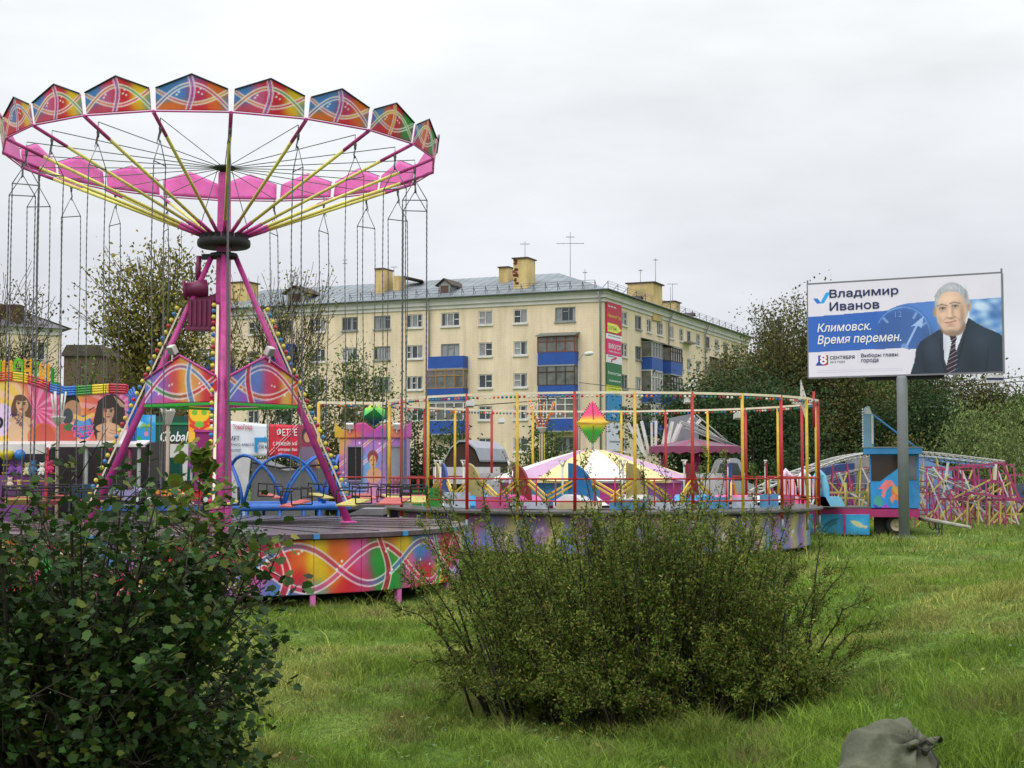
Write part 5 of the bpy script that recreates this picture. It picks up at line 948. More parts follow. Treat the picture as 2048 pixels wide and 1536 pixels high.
c0_, c1_ = A(119, 884, YS), A(262, 884, YS); wC = c1_.x - c0_.x; topR = lambda u: np.interp(u, [0, .06, .3, .7, .93, 1], [96, 92, 94, 98, 97, 88]) * YS / F
pb = painted('poster_board', cv.art(.95, .8), lambda u, v: (c0_.x + wC * u, YS + 0 * u, c0_.z + topR(u) * v), 150, 104, stall, thick=(0, .06, 0), m=PRINT)
for tx, px, py, wd in (('Crazy', 144, 868, .62), ('Party', 150, 880, .55)): q = A(px, py, YS); lettering(tx, (q.x, YS - .012, q.z), (1, 0, .18), (-.1, 0, 1), wd, .2, mat('neon_pink_print', (236, 90, 150), .5), stall, bold=.02)
BC = [mat('border_' + n, c, .3, coat=.3) for n, c in (('red', (200, 26, 40)), ('yellow', (240, 190, 30)), ('crimson', (190, 24, 60)), ('blue', (30, 110, 200)), ('green', (40, 140, 50)), ('lemon', (236, 210, 40)))]
bd = MB()
def border(top, x0, w_, zb_, stops):
    for j in range(4):
        for a, b, ci in stops:
            bd.cur = ci; pts = [Vector((x0 + w_ * u, YS - .02, zb_ + float(top(u)) + .03 + j * .065)) for u in np.linspace(a, b, 8)]; bd.tube(pts, .034, 6)
border(topL, b0.x, wB, b0.z, ((0, .25, 1), (.25, .5, 0), (.5, .66, 1), (.66, .9, 2), (.9, 1.0, 3))); border(topR, c0_.x, wC, c0_.z, ((0, .22, 3), (.22, .45, 4), (.45, .68, 5), (.68, .95, 2)))
bd.cur = 3
for j in range(4): x = c1_.x - .05 + j * .06; bd.tube([(x - .1, YS - .02, c1_.z + 1.36 + j * .06 - .06), (x, YS - .02, c1_.z + 1.22), (x, YS - .02, c1_.z)], .03, 6)
bd.build('light_border', BC, stall)
LO = mat('marquee_orange', (240, 170, 30), .4); LG_ = mat('marquee_green', (110, 190, 40), .4)
for ch, px, wpx, y0, y1, mt in (('Л', -14, 16, 758, 722, LG_), ('И', 6, 18, 760, 722, LO), ('О', 27, 20, 760, 717, LG_), ('Н', 48, 16, 762, 718, LO), ('І', 69, 8, 762, 725, LG_), ('И', 80, 18, 768, 728, LO), ('L', 104, 14, 770, 737, mat('marquee_deep_green', (30, 140, 40), .4))):
    q = A(px, y0, YS); hh = A(px, y1, YS).z - q.z; lettering(ch, (q.x, YS - .03, q.z), (1, 0, 0), (0, 0, 1), wpx * YS / F, hh, mt, stall, 'marquee_letter', bold=.05); bars = MB()
    for i in range(6): z = q.z + hh * (i + .5) / 6; bars.bar((q.x, YS - .045, z), (q.x + wpx * YS / F, YS - .045, z), .012, .016)
    bars.build('lamp_strip', mt, stall)
zA = A(60, 884, YS).z; xa, xb, xc = A(-70, 884, YS).x, A(114, 884, YS).x, A(300, 884, YS).x; g0 = gz(xb, YS); AWN = mat('white_awning', (214, 208, 208), .6)
m = MB(); m.prism([(xa, YS - .9, zA - .3), (xb, YS - .9, zA - .3), (xb, YS + .1, zA), (xa, YS + .1, zA)], (0, 0, .05)); m.box(((xa + xb) / 2, YS - .92, zA - .2), (xb - xa, .06, .25)); m.prism([(xb + .02, YS - .5, zA - .12), (xc, YS - .5, zA - .1), (xc, YS + .1, zA), (xb + .02, YS + .1, zA)], (0, 0, .05)); m.box(((xc + xb) / 2, YS - .52, zA - .1), (xc - xb, .05, .08)); m.build('awning', AWN, stall)
m = MB(); m.box(((xa + xc) / 2, YS + 2.2, (g0 + zA) / 2), (xc - xa, .1, zA - g0)); m.box((xa + .05, YS + 1.2, (g0 + zA) / 2), (.1, 2.2, zA - g0)); m.box((xc - .05, YS + 1.2, (g0 + zA) / 2), (.1, 2.2, zA - g0)); m.box(((xa + xc) / 2, YS + 1.1, g0 + .3), (xc - xa, 2.2, .1)); m.build('back_wall', mat('dark_stall_lining', (62, 58, 58), .8, var=.3), stall)
m = MB(); x0, x1 = A(-60, 960, YS).x, A(112, 960, YS).x; m.box(((x0 + x1) / 2, YS - .5, (g0 + A(0, 950, YS).z) / 2), (x1 - x0, .5, A(0, 950, YS).z - g0)); m.build('counter', mat('violet_counter', (120, 60, 130), .5), stall)
m = MB(); x0, x1 = A(150, 960, YS).x, A(262, 960, YS).x; zc = A(0, 968, YS).z; m.box(((x0 + x1) / 2, YS - .35, (g0 + zc) / 2), (x1 - x0, .4, zc - g0)); m.build('counter', mat('petrol_counter', (30, 62, 84), .6), stall)
for px, mt in ((8, YEL), (112, REDP), (182, GREYC), (268, MAG), (286, GREYC)): x = A(px, 950, YS).x; MB().tube([(x, YS - .8 if px < 150 else YS - .45, g0), (x, YS - .8 if px < 150 else YS - .45, zA - .15)], .05, 8).build('post', mt, stall)
m = MB()
for i in range(3): m.bar(A(4, 930 + i * 16, YS - .75), A(110, 930 + i * 16, YS - .75), .03)
m.build('prize_rail', YEL, stall)
def plush(px, py, hpx, c, label, ears=True):
    p = A(px, py, YS - .8); h = hpx * YS / F; mt = mat('plush_%d_%d_%d' % c, c, .95, bump=.4, bscale=60); t = thing('plush_toy', label, 'toy', tuple(p)); m = MB(); m.ball(p + Zu * h * .32, h * .3, 10, 1.15)
    for s in (-1, 1): m.tube([p + Vector((s * h * .2, -.02, h * .42)), p + Vector((s * h * .36, -.05, h * .26))], [h * .1, h * .08], 7); m.tube([p + Vector((s * h * .12, -.02, h * .1)), p + Vector((s * h * .18, -.1, 0))], [h * .12, h * .1], 7)
    m.build('body', mt, t); k = MB(); k.ball(p + Zu * h * .76, h * .24, 10)
    if ears:
        for s in (-1, 1): k.ball(p + Vector((s * h * .17, 0, h * .96)), h * .09, 8)
    k.build('head', mt, t); e = MB()
    for s in (-1, 1): e.ball(p + Vector((s * h * .09, -h * .21, h * .8)), h * .035, 6)
    e.ball(p + Vector((0, -h * .24, h * .72)), h * .04, 6); e.build('eyes_and_nose', BLACK, t)
for px, py, h, c, lb in ((24, 946, 24, (150, 90, 190), 'violet plush toy hanging left on the prize rail'), (40, 946, 24, (160, 100, 200), 'violet plush toy hanging right on the prize rail'), (66, 948, 26, (60, 130, 190), 'blue plush toy on the prize rail'), (54, 948, 22, (226, 214, 170), 'cream plush toy between the violet and blue ones'), (84, 948, 22, (232, 228, 224), 'white plush toy on the prize rail'), (100, 946, 24, (206, 60, 110), 'pink plush toy beside the red post'), (20, 975, 20, (230, 200, 190), 'pale plush toy sitting lower left on the counter'), (38, 978, 18, (224, 180, 120), 'tan plush toy sitting on the counter')): plush(px, py, h, c, lb)
p = A(40, 910, YS - .95); tag(MB().ball(p, .15, 14).build('ball', mat('shiny_blue_ball', (40, 110, 190), .2), None, p), 'shiny blue ball hung under the white awning', 'ball'); p = A(14, 910, YS - .95); tag(MB().lathe([(.001, .14), (.17, .1), (.2, 0), (.12, -.12), (.001, -.14)], p, 14).build('ball', mat('green_yellow_ball', (190, 170, 40), .3), None, p), 'yellow ball hung at the left under the white awning', 'ball')
# ------------------------------------------------------------------ funnel lamps with fanned rods
def rod_lamp(px, ytop, yc0, yc1, Y, spread, label, bulbs=False, ybot=None):
    x = A(px, yc1, Y).x; g = gz(x, Y); t = thing('rod_lamp', label, 'lamp', (x, Y, g), 'rod crowned lamp posts'); z0, z1, zt_ = A(px, yc1, Y).z, A(px, yc0, Y).z, A(px, ytop, Y).z; sp = spread * Y / F
    MB().tube([(x, Y, g), (x, Y, z0 + .02)], .045, 8).build('pole', mat('tan_pole', (170, 150, 130), .5), t); MB().lathe([(.05, z0), (.08, z0 + .02), (.18, z1), (.2, z1 + .03), (.001, z1 + .05)], (x, Y, 0), 14).build('funnel', WHITE, t)
    for k in range(6):
        a = R_(60 * k + 20); e = Vector((x + sp * math.cos(a), Y + sp * .9 * math.sin(a), zt_ - .06 * (k % 2))); r = MB().tube([(x + .1 * math.cos(a), Y + .1 * math.sin(a), z1), e], .022, 5).build('rod', ORNG if bulbs else WHITE, t)
        if bulbs:
            m = MB()
            for i in range(8): m.ball(Vector((x, Y, z1)).lerp(e, .15 + .11 * i) - Vector((0, .03, 0)), .03, 5)
            m.build('bulb_row', CREAM, r)
    if bulbs:
        m = MB()
        for i in range(22):
            for s in (-1, 1): m.ball((x + s * .09, Y - .06, z0 - .06 - i * .055), .03, 5)
        m.build('bulb_row', bulbm('yellow'), t)
rod_lamp(336, 810, 824, 850, 36.5, 18, 'white funnel lamp post before the green awning'); rod_lamp(116, 783, 836, 850, 37.4, 14, 'white rod lamp post standing before the stall posters'); rod_lamp(1084, 800, 856, 866, 56, 30, 'bulb covered lamp post with orange rods beyond the striped tent', True)
# ------------------------------------------------------------------ palm sign, green awning kiosk with van, crown totem
cv = Canvas(44, 60, (40, 150, 215)); cv.ell(6, 18, 12, 7, (220, 236, 246), .8, .6); cv.ell(40, 8, 14, 8, (120, 196, 236), .8, .8); cv.line([(24, 24), (26, 34), (25, 44)], 2.5, (150, 110, 60))
for a in (-2.9, -2.4, -1.7, -.9, -.3, .3, 2.8): cv.line([(24, 24), (24 + 9 * math.cos(a), 24 + 7 * math.sin(a)), (24 + 14 * math.cos(a), 28 + 7 * math.sin(a))], 2.2, (140, 190, 60) if a < 0 else (60, 150, 60))
cv.ell(25, 40, 4, 5, (230, 130, 170)); cv.ell(8, 52, 8, 8, (40, 170, 90)); Yp = 44.
def board(name, label, cat, px0, px1, y0, y1, Y, cv, nu, nv, gain=1.2, legs=True):
    a, b = A(px0, y1, Y), A(px1, y1, Y); h = A(px0, y0, Y).z - a.z; g = gz(a.x, Y); t = thing(name, label, cat, ((a.x + b.x) / 2, Y, g)); painted('board', cv.art(gain), flat(a, (b.x - a.x, 0, 0), (0, 0, h)), nu, nv, t, thick=(0, .05, 0), m=PRINT)
    if legs:
        for x in (a.x + .08, b.x - .08): MB().tube([(x, Y + .08, g - .05), (x, Y + .08, a.z + .1)], .035, 6).build('post', SILL, t)
    return t
board('palm_sign', 'sky blue sign with a palm tree picture beside the stall', 'sign', 268, 310, 830, 886, Yp, cv, 44, 56)
Yk = 50.; a, b = A(298, 884, Yk), A(398, 884, Yk); zt_ = A(298, 832, Yk).z; g = gz(a.x, Yk); t = thing('green_kiosk', 'dark green kiosk roof with white lettering above the van', 'kiosk', ((a.x + b.x) / 2, Yk, g)); m = MB(); m.box(((a.x + b.x) / 2, Yk + 1, (a.z + zt_) / 2), (b.x - a.x, 2, zt_ - a.z)); m.build('fascia', mat('bottle_green_sheet', (16, 74, 58), .5), t); MB().box(((a.x + b.x) / 2, Yk - .02, a.z + (zt_ - a.z) * .7), (b.x - a.x, .04, .08)).build('trim', mat('bright_green_trim', (30, 140, 90), .5), t)
q = A(320, 884, Yk); lettering('Globalo', (q.x, Yk - .03, q.z + .02), (1, 0, 0), (.1, 0, 1), 1.15, .34, TXTW, t, bold=.02, shear=.1); MB().box(((a.x + b.x) / 2, Yk + 1.1, (g + a.z) / 2), (b.x - a.x - .2, 1.7, a.z - g)).build('kiosk_body', mat('grey_kiosk', (150, 148, 146), .7), t)
def van(px0, px1, ytop, Y, label):
    a, b = A(px0, ytop, Y), A(px1, ytop, Y); g = gz(a.x, Y); L = b.x - a.x; h = a.z - g; t = thing('van', label, 'van', ((a.x + b.x) / 2, Y, g)); m = MB(); m.prism([(a.x, Y, g + .35), (b.x, Y, g + .35), (b.x, Y, g + h * .62), (b.x - .06 * L, Y, a.z), (a.x + .03 * L, Y, a.z), (a.x, Y, g + h * .6)], (0, 1.8, 0)); m.build('body', mat('white_van_paint', (222, 220, 218), .3, coat=.5, var=.1), t)
    gm = mat('green_tinted_glass', (34, 84, 74), .1, spec=.7)
    for x0, x1 in ((.08, .36), (.42, .70), (.76, .95)):
        m = MB(); m.prism([(a.x + L * x0, Y - .012, g + h * .52), (a.x + L * x1, Y - .012, g + h * .52), (a.x + L * (x1 - .02), Y - .012, g + h * .86), (a.x + L * (x0 + .02), Y - .012, g + h * .86)], (0, .012, 0)); m.build('window', gm, t); 
    m = MB(); m.box(((a.x + b.x) / 2, Y - .01, g + h * .42), (L, .02, .12)); m.build('side_stripe', mat('van_green_stripe', (60, 110, 96), .4), t)
    for f in (.2, .8): w_ = MB().lathe([(.001, -.1), (.2, -.1), (.34, -.08), (.36, 0), (.34, .08), (.2, .1), (.001, .1)], (a.x + L * f, Y + .02, g + .36), 18, (0, 1, 0)).build('wheel', BLACK, t); MB().lathe([(.001, -.02), (.2, 0)], (a.x + L * f, Y - .1, g + .36), 12, (0, 1, 0)).build('hub_cap', SILL, w_)
    return t
van(286, 402, 888, 46, 'white van with green tinted windows under the kiosk lettering')
cv = Canvas(44, 100, (240, 150, 40)); cv.grad(lambda x, y: 1 - y * 4, (240, 210, 40)); cv.grad(lambda x, y: 1.6 - np.abs(y - .55) * 8, (246, 190, 60)); cv.grad(lambda x, y: (y - .6) * 4, (196, 70, 150)); cv.ell(22, 22, 22, 14, (226, 60, 40)); cv.ell(22, 18, 20, 12, (240, 200, 40)); cv.ell(12, 14, 6, 4, (120, 180, 50)); cv.ell(32, 14, 6, 4, (120, 180, 50)); cv.line([(4, 34), (22, 42), (40, 34)], 5, (220, 50, 40)); cv.ell(22, 33, 10, 5, (110, 190, 70)); cv.poly([(0, 62), (44, 58), (44, 100), (0, 100)], (150, 60, 150))
t = board('crown_totem', 'tall yellow and red crown painted totem behind the swing mast', 'totem', 376, 418, 806, 935, 42, cv, 42, 100)
a, b = A(390, 935, 38), A(436, 935, 38); m = MB(); m.box(((a.x + b.x) / 2, 38, (gz(a.x, 38) + A(390, 862, 38).z) / 2), (b.x - a.x, .1, A(390, 862, 38).z - gz(a.x, 38))); pn = thing('purple_screen', 'plain deep magenta screen panel behind the mast foot', 'screen', ((a.x + b.x) / 2, 38, gz(a.x, 38))); m.build('panel', mat('deep_magenta_screen', (150, 30, 110), .5), pn); m = MB(); m.box(((a.x + b.x) / 2, 37.97, A(390, 862, 38).z), (b.x - a.x + .06, .12, .06)); m.build('top_rail', PINK, pn)
# ------------------------------------------------------------------ banners on the far fence
Yb = 48.
def banner(px0, px1, yl, yr, ybl, ybr, c, rows, label, extra=None):
    a, b = A(px0, ybl, Yb), A(px1, ybr, Yb); zl, zr = A(px0, yl, Yb).z, A(px1, yr, Yb).z; g = gz(a.x, Yb); t = thing('banner', label, 'banner', ((a.x + b.x) / 2, Yb, g)); w_ = b.x - a.x
    painted('sheet', lambda u, v: np.tile(lin(*c), (*u.shape, 1)), lambda u, v: (a.x + w_ * u, Yb + .03 * np.sin(u * 17 + v * 3) * (1 - v), (a.z + (b.z - a.z) * u) * (1 - v) + (zl + (zr - zl) * u) * v), 24, 10, t, thick=(0, .02, 0), m=PRINT)
    for x in (a.x + .04, b.x - .04): MB().tube([(x, Yb + .09, g - .1), (x, Yb + .09, zl)], .035, 6).build('post', SILL, t)
    for tx, px, py, wpx, hpx, mt in rows: q = A(px, py, Yb - .05); lettering(tx, (q.x, Yb - .05, q.z), (1, 0, 0), (0, 0, 1), wpx * Yb / F, hpx * Yb / F, mt, t, bold=.012)
    if extra: extra(t)
def arr(t):
    m = MB(); q = lambda px, py: A(px, py, Yb - .045); m.prism([q(509, 904), (q(515, 904)), q(515, 883), q(529, 883), q(529, 886), q(536, 879), q(529, 872), q(529, 875), q(509, 875)], (0, .01, 0)); m.build('arrow', mat('cyan_print', (40, 150, 215), .5), t)
banner(420, 536, 838, 849, 916, 912, (226, 232, 240), (('ТомоГрад', 466, 861, 38, 12, mat('logo_red_print', (200, 50, 70), .5)), ('МРТ', 459, 881, 20, 9, NAVY), ('экспертного класса', 437, 893, 70, 6, NAVY), ('невролог', 444, 905, 38, 7, NAVY), ('250 м', 517, 897, 18, 8, NAVY)), 'white clinic banner with blue corner arrow and dark writing', arr)
banner(537, 634, 848, 852, 913, 917, (214, 40, 60), (('ФЕТТЕ', 554, 872, 40, 15, TXTW), ('ОРУЖЕЙНЫЙ', 546, 891, 50, 9, TXTW), ('оптовая база', 556, 902, 42, 6, TXTW), ('ул.', 557, 910, 8, 4, TXTW)), 'red banner with large white capitals beside the clinic banner', lambda t: [MB().bar(A(538, 905, Yb - .05), A(600, 843, Yb - .05), .03, .01).build('white_line', TXTW, t), MB().bar(A(540, 910, Yb - .05), A(606, 843, Yb - .05), .02, .01).build('white_line', TXTW, t)])
cv = Canvas(42, 118, (120, 36, 62)); cv.grad(lambda x, y: 1 - y * 2, (150, 60, 80)); cv.ell(21, 20, 13, 16, (60, 40, 44)); cv.ell(21, 24, 8, 11, (186, 140, 110)); cv.poly([(8, 44), (34, 44), (38, 84), (6, 84)], (110, 96, 120)); cv.poly([(10, 84), (32, 84), (30, 118), (12, 118)], (150, 110, 60)); cv.line([(8, 48), (2, 80)], 5, (120, 110, 130)); cv.line([(34, 48), (40, 78)], 5, (120, 110, 130)); cv.ell(21, 96, 16, 24, (80, 30, 50), .5, .7)
board('figure_screen', 'dark red screen painted with a standing figure beside the red banner', 'screen', 594, 634, 850, 966, 43, cv, 42, 116)
# ------------------------------------------------------------------ blue arched trampoline frame and grey tarpaulin
TX, TY = A(566, 1000, 35).x, 35.; g = gz(TX, TY); tr = thing('arched_trampoline', 'round trampoline frame of overlapping blue tube arches on a blue base rail', 'play frame', (TX, TY, g)); zb_ = A(566, 1013, TY - 1.2).z; za = A(566, 911, TY).z; rT = 1.32; bz = zb_
m = MB(); m.tube([Vector((TX + rT * math.cos(R_(12 * k)), TY + rT * math.sin(R_(12 * k)), bz)) for k in range(30)], .07, 8, closed=True); m.build('base_rail', BLUE, tr)
for k in range(8):
    a0, a1 = R_(45 * k + 10), R_(45 * k + 100); p0, p1 = Vector((TX + rT * math.cos(a0), TY + rT * math.sin(a0), bz)), Vector((TX + rT * math.cos(a1), TY + rT * math.sin(a1), bz)); pts = []
    for i in range(15): f = i / 14; a = a0 + (a1 - a0) * f; pts.append(Vector((TX + rT * math.cos(a), TY + rT * math.sin(a), bz + (za - bz) * math.sin(math.pi * f) ** .62)))
    MB().tube(pts, .035, 7).build('arch', BLUE, tr)
for k in range(6): a = R_(60 * k); x, y = TX + rT * math.cos(a), TY + rT * math.sin(a); MB().tube([(x, y, gz(x, y) - .05), (x, y, bz)], .05, 6).build('foot', BLUE, tr)
m = MB(); m.lathe([(.001, bz - .02), (rT, bz - .02)], (TX, TY, 0), 24); m.build('mat', mat('black_mat', (40, 40, 44), .7), tr)
MB().tube([A(462, 1018, 33), A(690, 1012, 33)], .07, 8)
rail = thing('edge_rail', 'thick blue tube rail lying along the back of the swing deck', 'rail', tuple(A(575, 1018, 33.4))); MB().tube([A(455, 1017, 33.4), A(700, 1013, 33.4)], .075, 8).build('tube', BLUE, rail)
for px in (480, 560, 640, 690): q = A(px, 1015, 33.4); MB().tube([q, (q.x, q.y, gz(q.x, q.y) - .05)], .05, 6).build('foot', BLUE, rail)
a, b = A(470, 1006, 40), A(640, 1006, 40); zt_ = A(500, 918, 40).z; g = gz(a.x, 40); t = thing('tarpaulin_shelter', 'grey tarpaulin shelter with one pale slanting end behind the blue arches', 'shelter', ((a.x + b.x) / 2, 40, g)); x_ = A(502, 930, 40).x
m = MB(); m.prism([(x_, 40, g), (b.x, 40, g), (b.x - .1, 40, zt_ - .25), ((x_ + b.x) / 2, 40, zt_ - .32), (x_ + .02, 40, zt_)], (0, 2.4, 0)); m.build('tarpaulin', mat('grey_tarp', (104, 104, 106), .7, bump=.5, bscale=5, var=.25), t); m = MB(); m.prism([(A(452, 1000, 40).x, 39.9, g), (A(486, 1000, 40).x, 39.9, g), (x_, 39.9, zt_ + .05), (A(460, 920, 40).x, 39.9, zt_ + .1)], (0, .1, 0)); m.build('end_flap', mat('pale_tarp', (206, 206, 208), .6), t); m = MB(); m.tube([A(505, 925, 39.9), A(560, 936, 39.9), A(640, 930, 39.9)], .03, 5); m.build('edge_rope', BLACK, t)
a, b = A(690, 1029, 32.7), A(766, 1029, 32.7); zt_ = A(700, 1017, 33).z; m = MB(); m.prism([(a.x, 32.75, a.z - .02), (b.x, 32.75, a.z - .02), (b.x, 32.75, zt_), (a.x + .35, 32.75, zt_)], (0, 1.1, 0)); rp = thing('metal_ramp', 'grey metal ramp plate at the back edge of the wet deck', 'ramp', ((a.x + b.x) / 2, 33, gz(a.x, 33))); m.build('plate', mat('chequer_plate', (140, 142, 146), .4, .4, var=.3), rp)
for x in (a.x + .5, b.x - .1): MB().box((x, 33.2, (gz(x, 33) + a.z) / 2), (.08, .08, a.z - gz(x, 33) + .1)).build('foot', STEEL, rp)
# ------------------------------------------------------------------ purple ticket booth with crown top
YB_ = 43.9; bx0, bx1 = A(678, 1014, YB_), A(812, 1014, YB_); zb_ = bx0.z; wB_ = bx1.x - bx0.x; ztp = A(690, 876, YB_).z; hB = ztp - zb_; g = gz(bx0.x, YB_); bt = thing('ticket_booth', 'purple painted ticket booth with crown shaped top and dark windows', 'booth', ((bx0.x + bx1.x) / 2, YB_, g))
def booth_art(u, v):
    c = blend(u, v, [(.0, .95, .15, .2, (226, 180, 60)), (.05, .6, .1, .2, (200, 110, 180)), (.02, .2, .12, .25, (90, 150, 215)), (.4, .9, .4, .1, (190, 120, 200)), (.47, .5, .12, .4, (120, 170, 225)), (.75, .1, .3, .2, (200, 150, 210)), (.95, .5, .1, .4, (110, 120, 190)), (.3, .08, .2, .12, (110, 150, 220)), (.62, .3, .1, .3, (180, 130, 200)), (.07, .78, .05, .05, (236, 150, 120))], (170, 130, 205)); d = (v - .35 - u * .8); c = ribbon(c, d - .25, .02, (236, 140, 130), .006); c = ribbon(c, d + .0, .02, (226, 150, 190), .006)
    k = lambda m, col: c * (1 - m[..., None]) + np.array(col, float) * m[..., None]; E = lambda a, b, ra, rb: np.clip((1 - np.hypot((u - a) / ra, (v - b) / rb)) * 8, 0, 1)
    c = k(E(.5, .26, .1, .34), (206, 130, 180)); c = k(E(.5, .14, .13, .2), (216, 150, 196)); c = k(E(.52, .46, .12, .12), (226, 170, 130)); c = k(E(.5, .72, .085, .11), (150, 60, 70)); c = k(E(.5, .66, .055, .10), (228, 176, 136)); c = k(E(.48, .68, .012, .012), (70, 40, 40)); c = k(E(.525, .68, .012, .012), (70, 40, 40)); c = k(E(.505, .61, .02, .01), (170, 60, 70)); return lin(stars(c, u, v, [(.06, .5), (.1, .35), (.3, .93), (.6, .92)], .012))[0] * 1.1
painted('front_wall', booth_art, flat(bx0, (wB_, 0, 0), (0, 0, hB)), 110, 120, bt, thick=(0, .06, 0))
m = MB(); m.box(((bx0.x + bx1.x) / 2, YB_ + .95, zb_ + hB / 2), (wB_ - .02, 1.75, hB)); m.box(((bx0.x + bx1.x) / 2, YB_ + .9, zb_ - .06), (wB_ + .2, 2.1, .12)); m.build('cabin', mat('lilac_cabin', (168, 130, 196), .5), bt)
MB().box(((bx0.x + bx1.x) / 2, YB_ + .9, (g + zb_ - .12) / 2), (wB_, 1.6, zb_ - .12 - g + .1)).build('plinth', mat('lilac_cabin'), bt)
for u0, u1, mt in ((.12, .34, DARK), (.72, .95, mat('booth_glass', (150, 160, 170), .1, spec=.7))):
    x0, x1 = bx0.x + wB_ * u0, bx0.x + wB_ * u1; z0, z1 = zb_ + hB * .38, zb_ + hB * .88; w_ = MB().quad((x0, YB_ - .008, z0), (x1, YB_ - .008, z0), (x1, YB_ - .008, z1), (x0, YB_ - .008, z1)).build('window', mt, bt); m = MB()
    for a, b in (((x0, z0), (x1, z0)), ((x1, z0), (x1, z1)), ((x1, z1), (x0, z1)), ((x0, z1), (x0, z0))): m.bar((a[0], YB_ - .02, a[1]), (b[0], YB_ - .02, b[1]), .04, .05)
    m.build('frame', mat('grey_lilac_frame', (150, 140, 170), .5), w_)
top = lambda u: np.interp(u, [0, .03, .1, .2, .25, .3, .4, .47, .52, .58, .68, .75, .8, .88, .96, 1], [.46, .3, .2, .2, .3, .37, .37, .26, .2, .3, .36, .3, .2, .22, .34, .42])
def crown_art(u, v): return lin(blend(u, v, [(.03, .5, .1, .6, (210, 180, 50)), (.2, .3, .12, .5, (226, 130, 70)), (.4, .7, .15, .4, (206, 70, 150)), (.6, .3, .2, .5, (170, 90, 180)), (.75, .5, .1, .6, (226, 150, 60)), (.95, .6, .15, .6, (190, 90, 170))], (190, 90, 170)))[0] * 1.1
painted('crown_board', crown_art, lambda u, v: (bx0.x - .14 + (wB_ + .3) * u, YB_ - .05 + 0 * u, ztp + 1.25 * top(u) * v), 80, 10, bt, thick=(0, .05, 0))
for f in (.16, .86): q = Vector((bx0.x + wB_ * f, YB_ - .1, ztp + .36)); m = MB(); m.frame(q, Vector((1, 0, 0)), Vector((0, .9, .4)).normalized(), Vector((0, -.4, .9)).normalized(), (.22, .12, .16)); m.bar(q, q - Zu * .2, .03); m.build('floodlight', WHITE, bt)
# ------------------------------------------------------------------ arched shed, white wall trailer behind the ring
Yh = 62.; a, b = A(888, 940, Yh), A(960, 940, Yh); zt_ = A(920, 884, Yh).z; g = gz(a.x, Yh); t = thing('arched_shed', 'gambrel shed with grey metal roof and dark open front', 'shed', ((a.x + b.x) / 2, Yh, g)); w_ = b.x - a.x; prof = [(0, a.z + .35), (.18, zt_ - .3), (.42, zt_), (.62, zt_), (.86, zt_ - .32), (1, a.z + .35)]
m = MB(); m.prism([(a.x + w_ * .02, Yh, g)] + [(a.x + w_ * (.02 + .96 * f), Yh, z - .05) for f, z in prof] + [(b.x - w_ * .02, Yh, g)], (1.2, 5, 0)); m.build('front', mat('dark_brown_boards', (64, 48, 42), .9, var=.3), t); m = MB()
for (f0, z0), (f1, z1) in zip(prof[:-1], prof[1:]): m.prism([(a.x + w_ * f0, Yh - .1, z0), (a.x + w_ * f1, Yh - .1, z1), (a.x + w_ * f1, Yh - .1, z1 + .08), (a.x + w_ * f0, Yh - .1, z0 + .08)], (1.25, 5.2, 0))
m.build('roof', mat('galvanised_roof', (160, 164, 174), .4, .3), t)
a, b = A(866, 968, 54), A(1000, 968, 54); g = gz(a.x, 54); t = thing('white_trailer', 'low white cargo trailer standing behind the ring ride', 'trailer', ((a.x + b.x) / 2, 54, g)); zt_ = A(866, 934, 54).z; MB().box(((a.x + b.x) / 2, 55, (a.z + zt_) / 2), (b.x - a.x, 2, zt_ - a.z)).build('body', mat('dull_white_sheet', (196, 194, 198), .5), t); MB().box(((a.x + b.x) / 2, 55, (g + a.z) / 2 + .1), (b.x - a.x - .3, 1.6, a.z - g - .2)).build('chassis', DARK, t)
for f in (.2, .75): MB().lathe([(.001, -.12), (.36, -.1), (.38, 0), (.36, .1), (.001, .12)], (a.x + (b.x - a.x) * f, 54, g + .38), 16, (0, 1, 0)).build('wheel', BLACK, t)
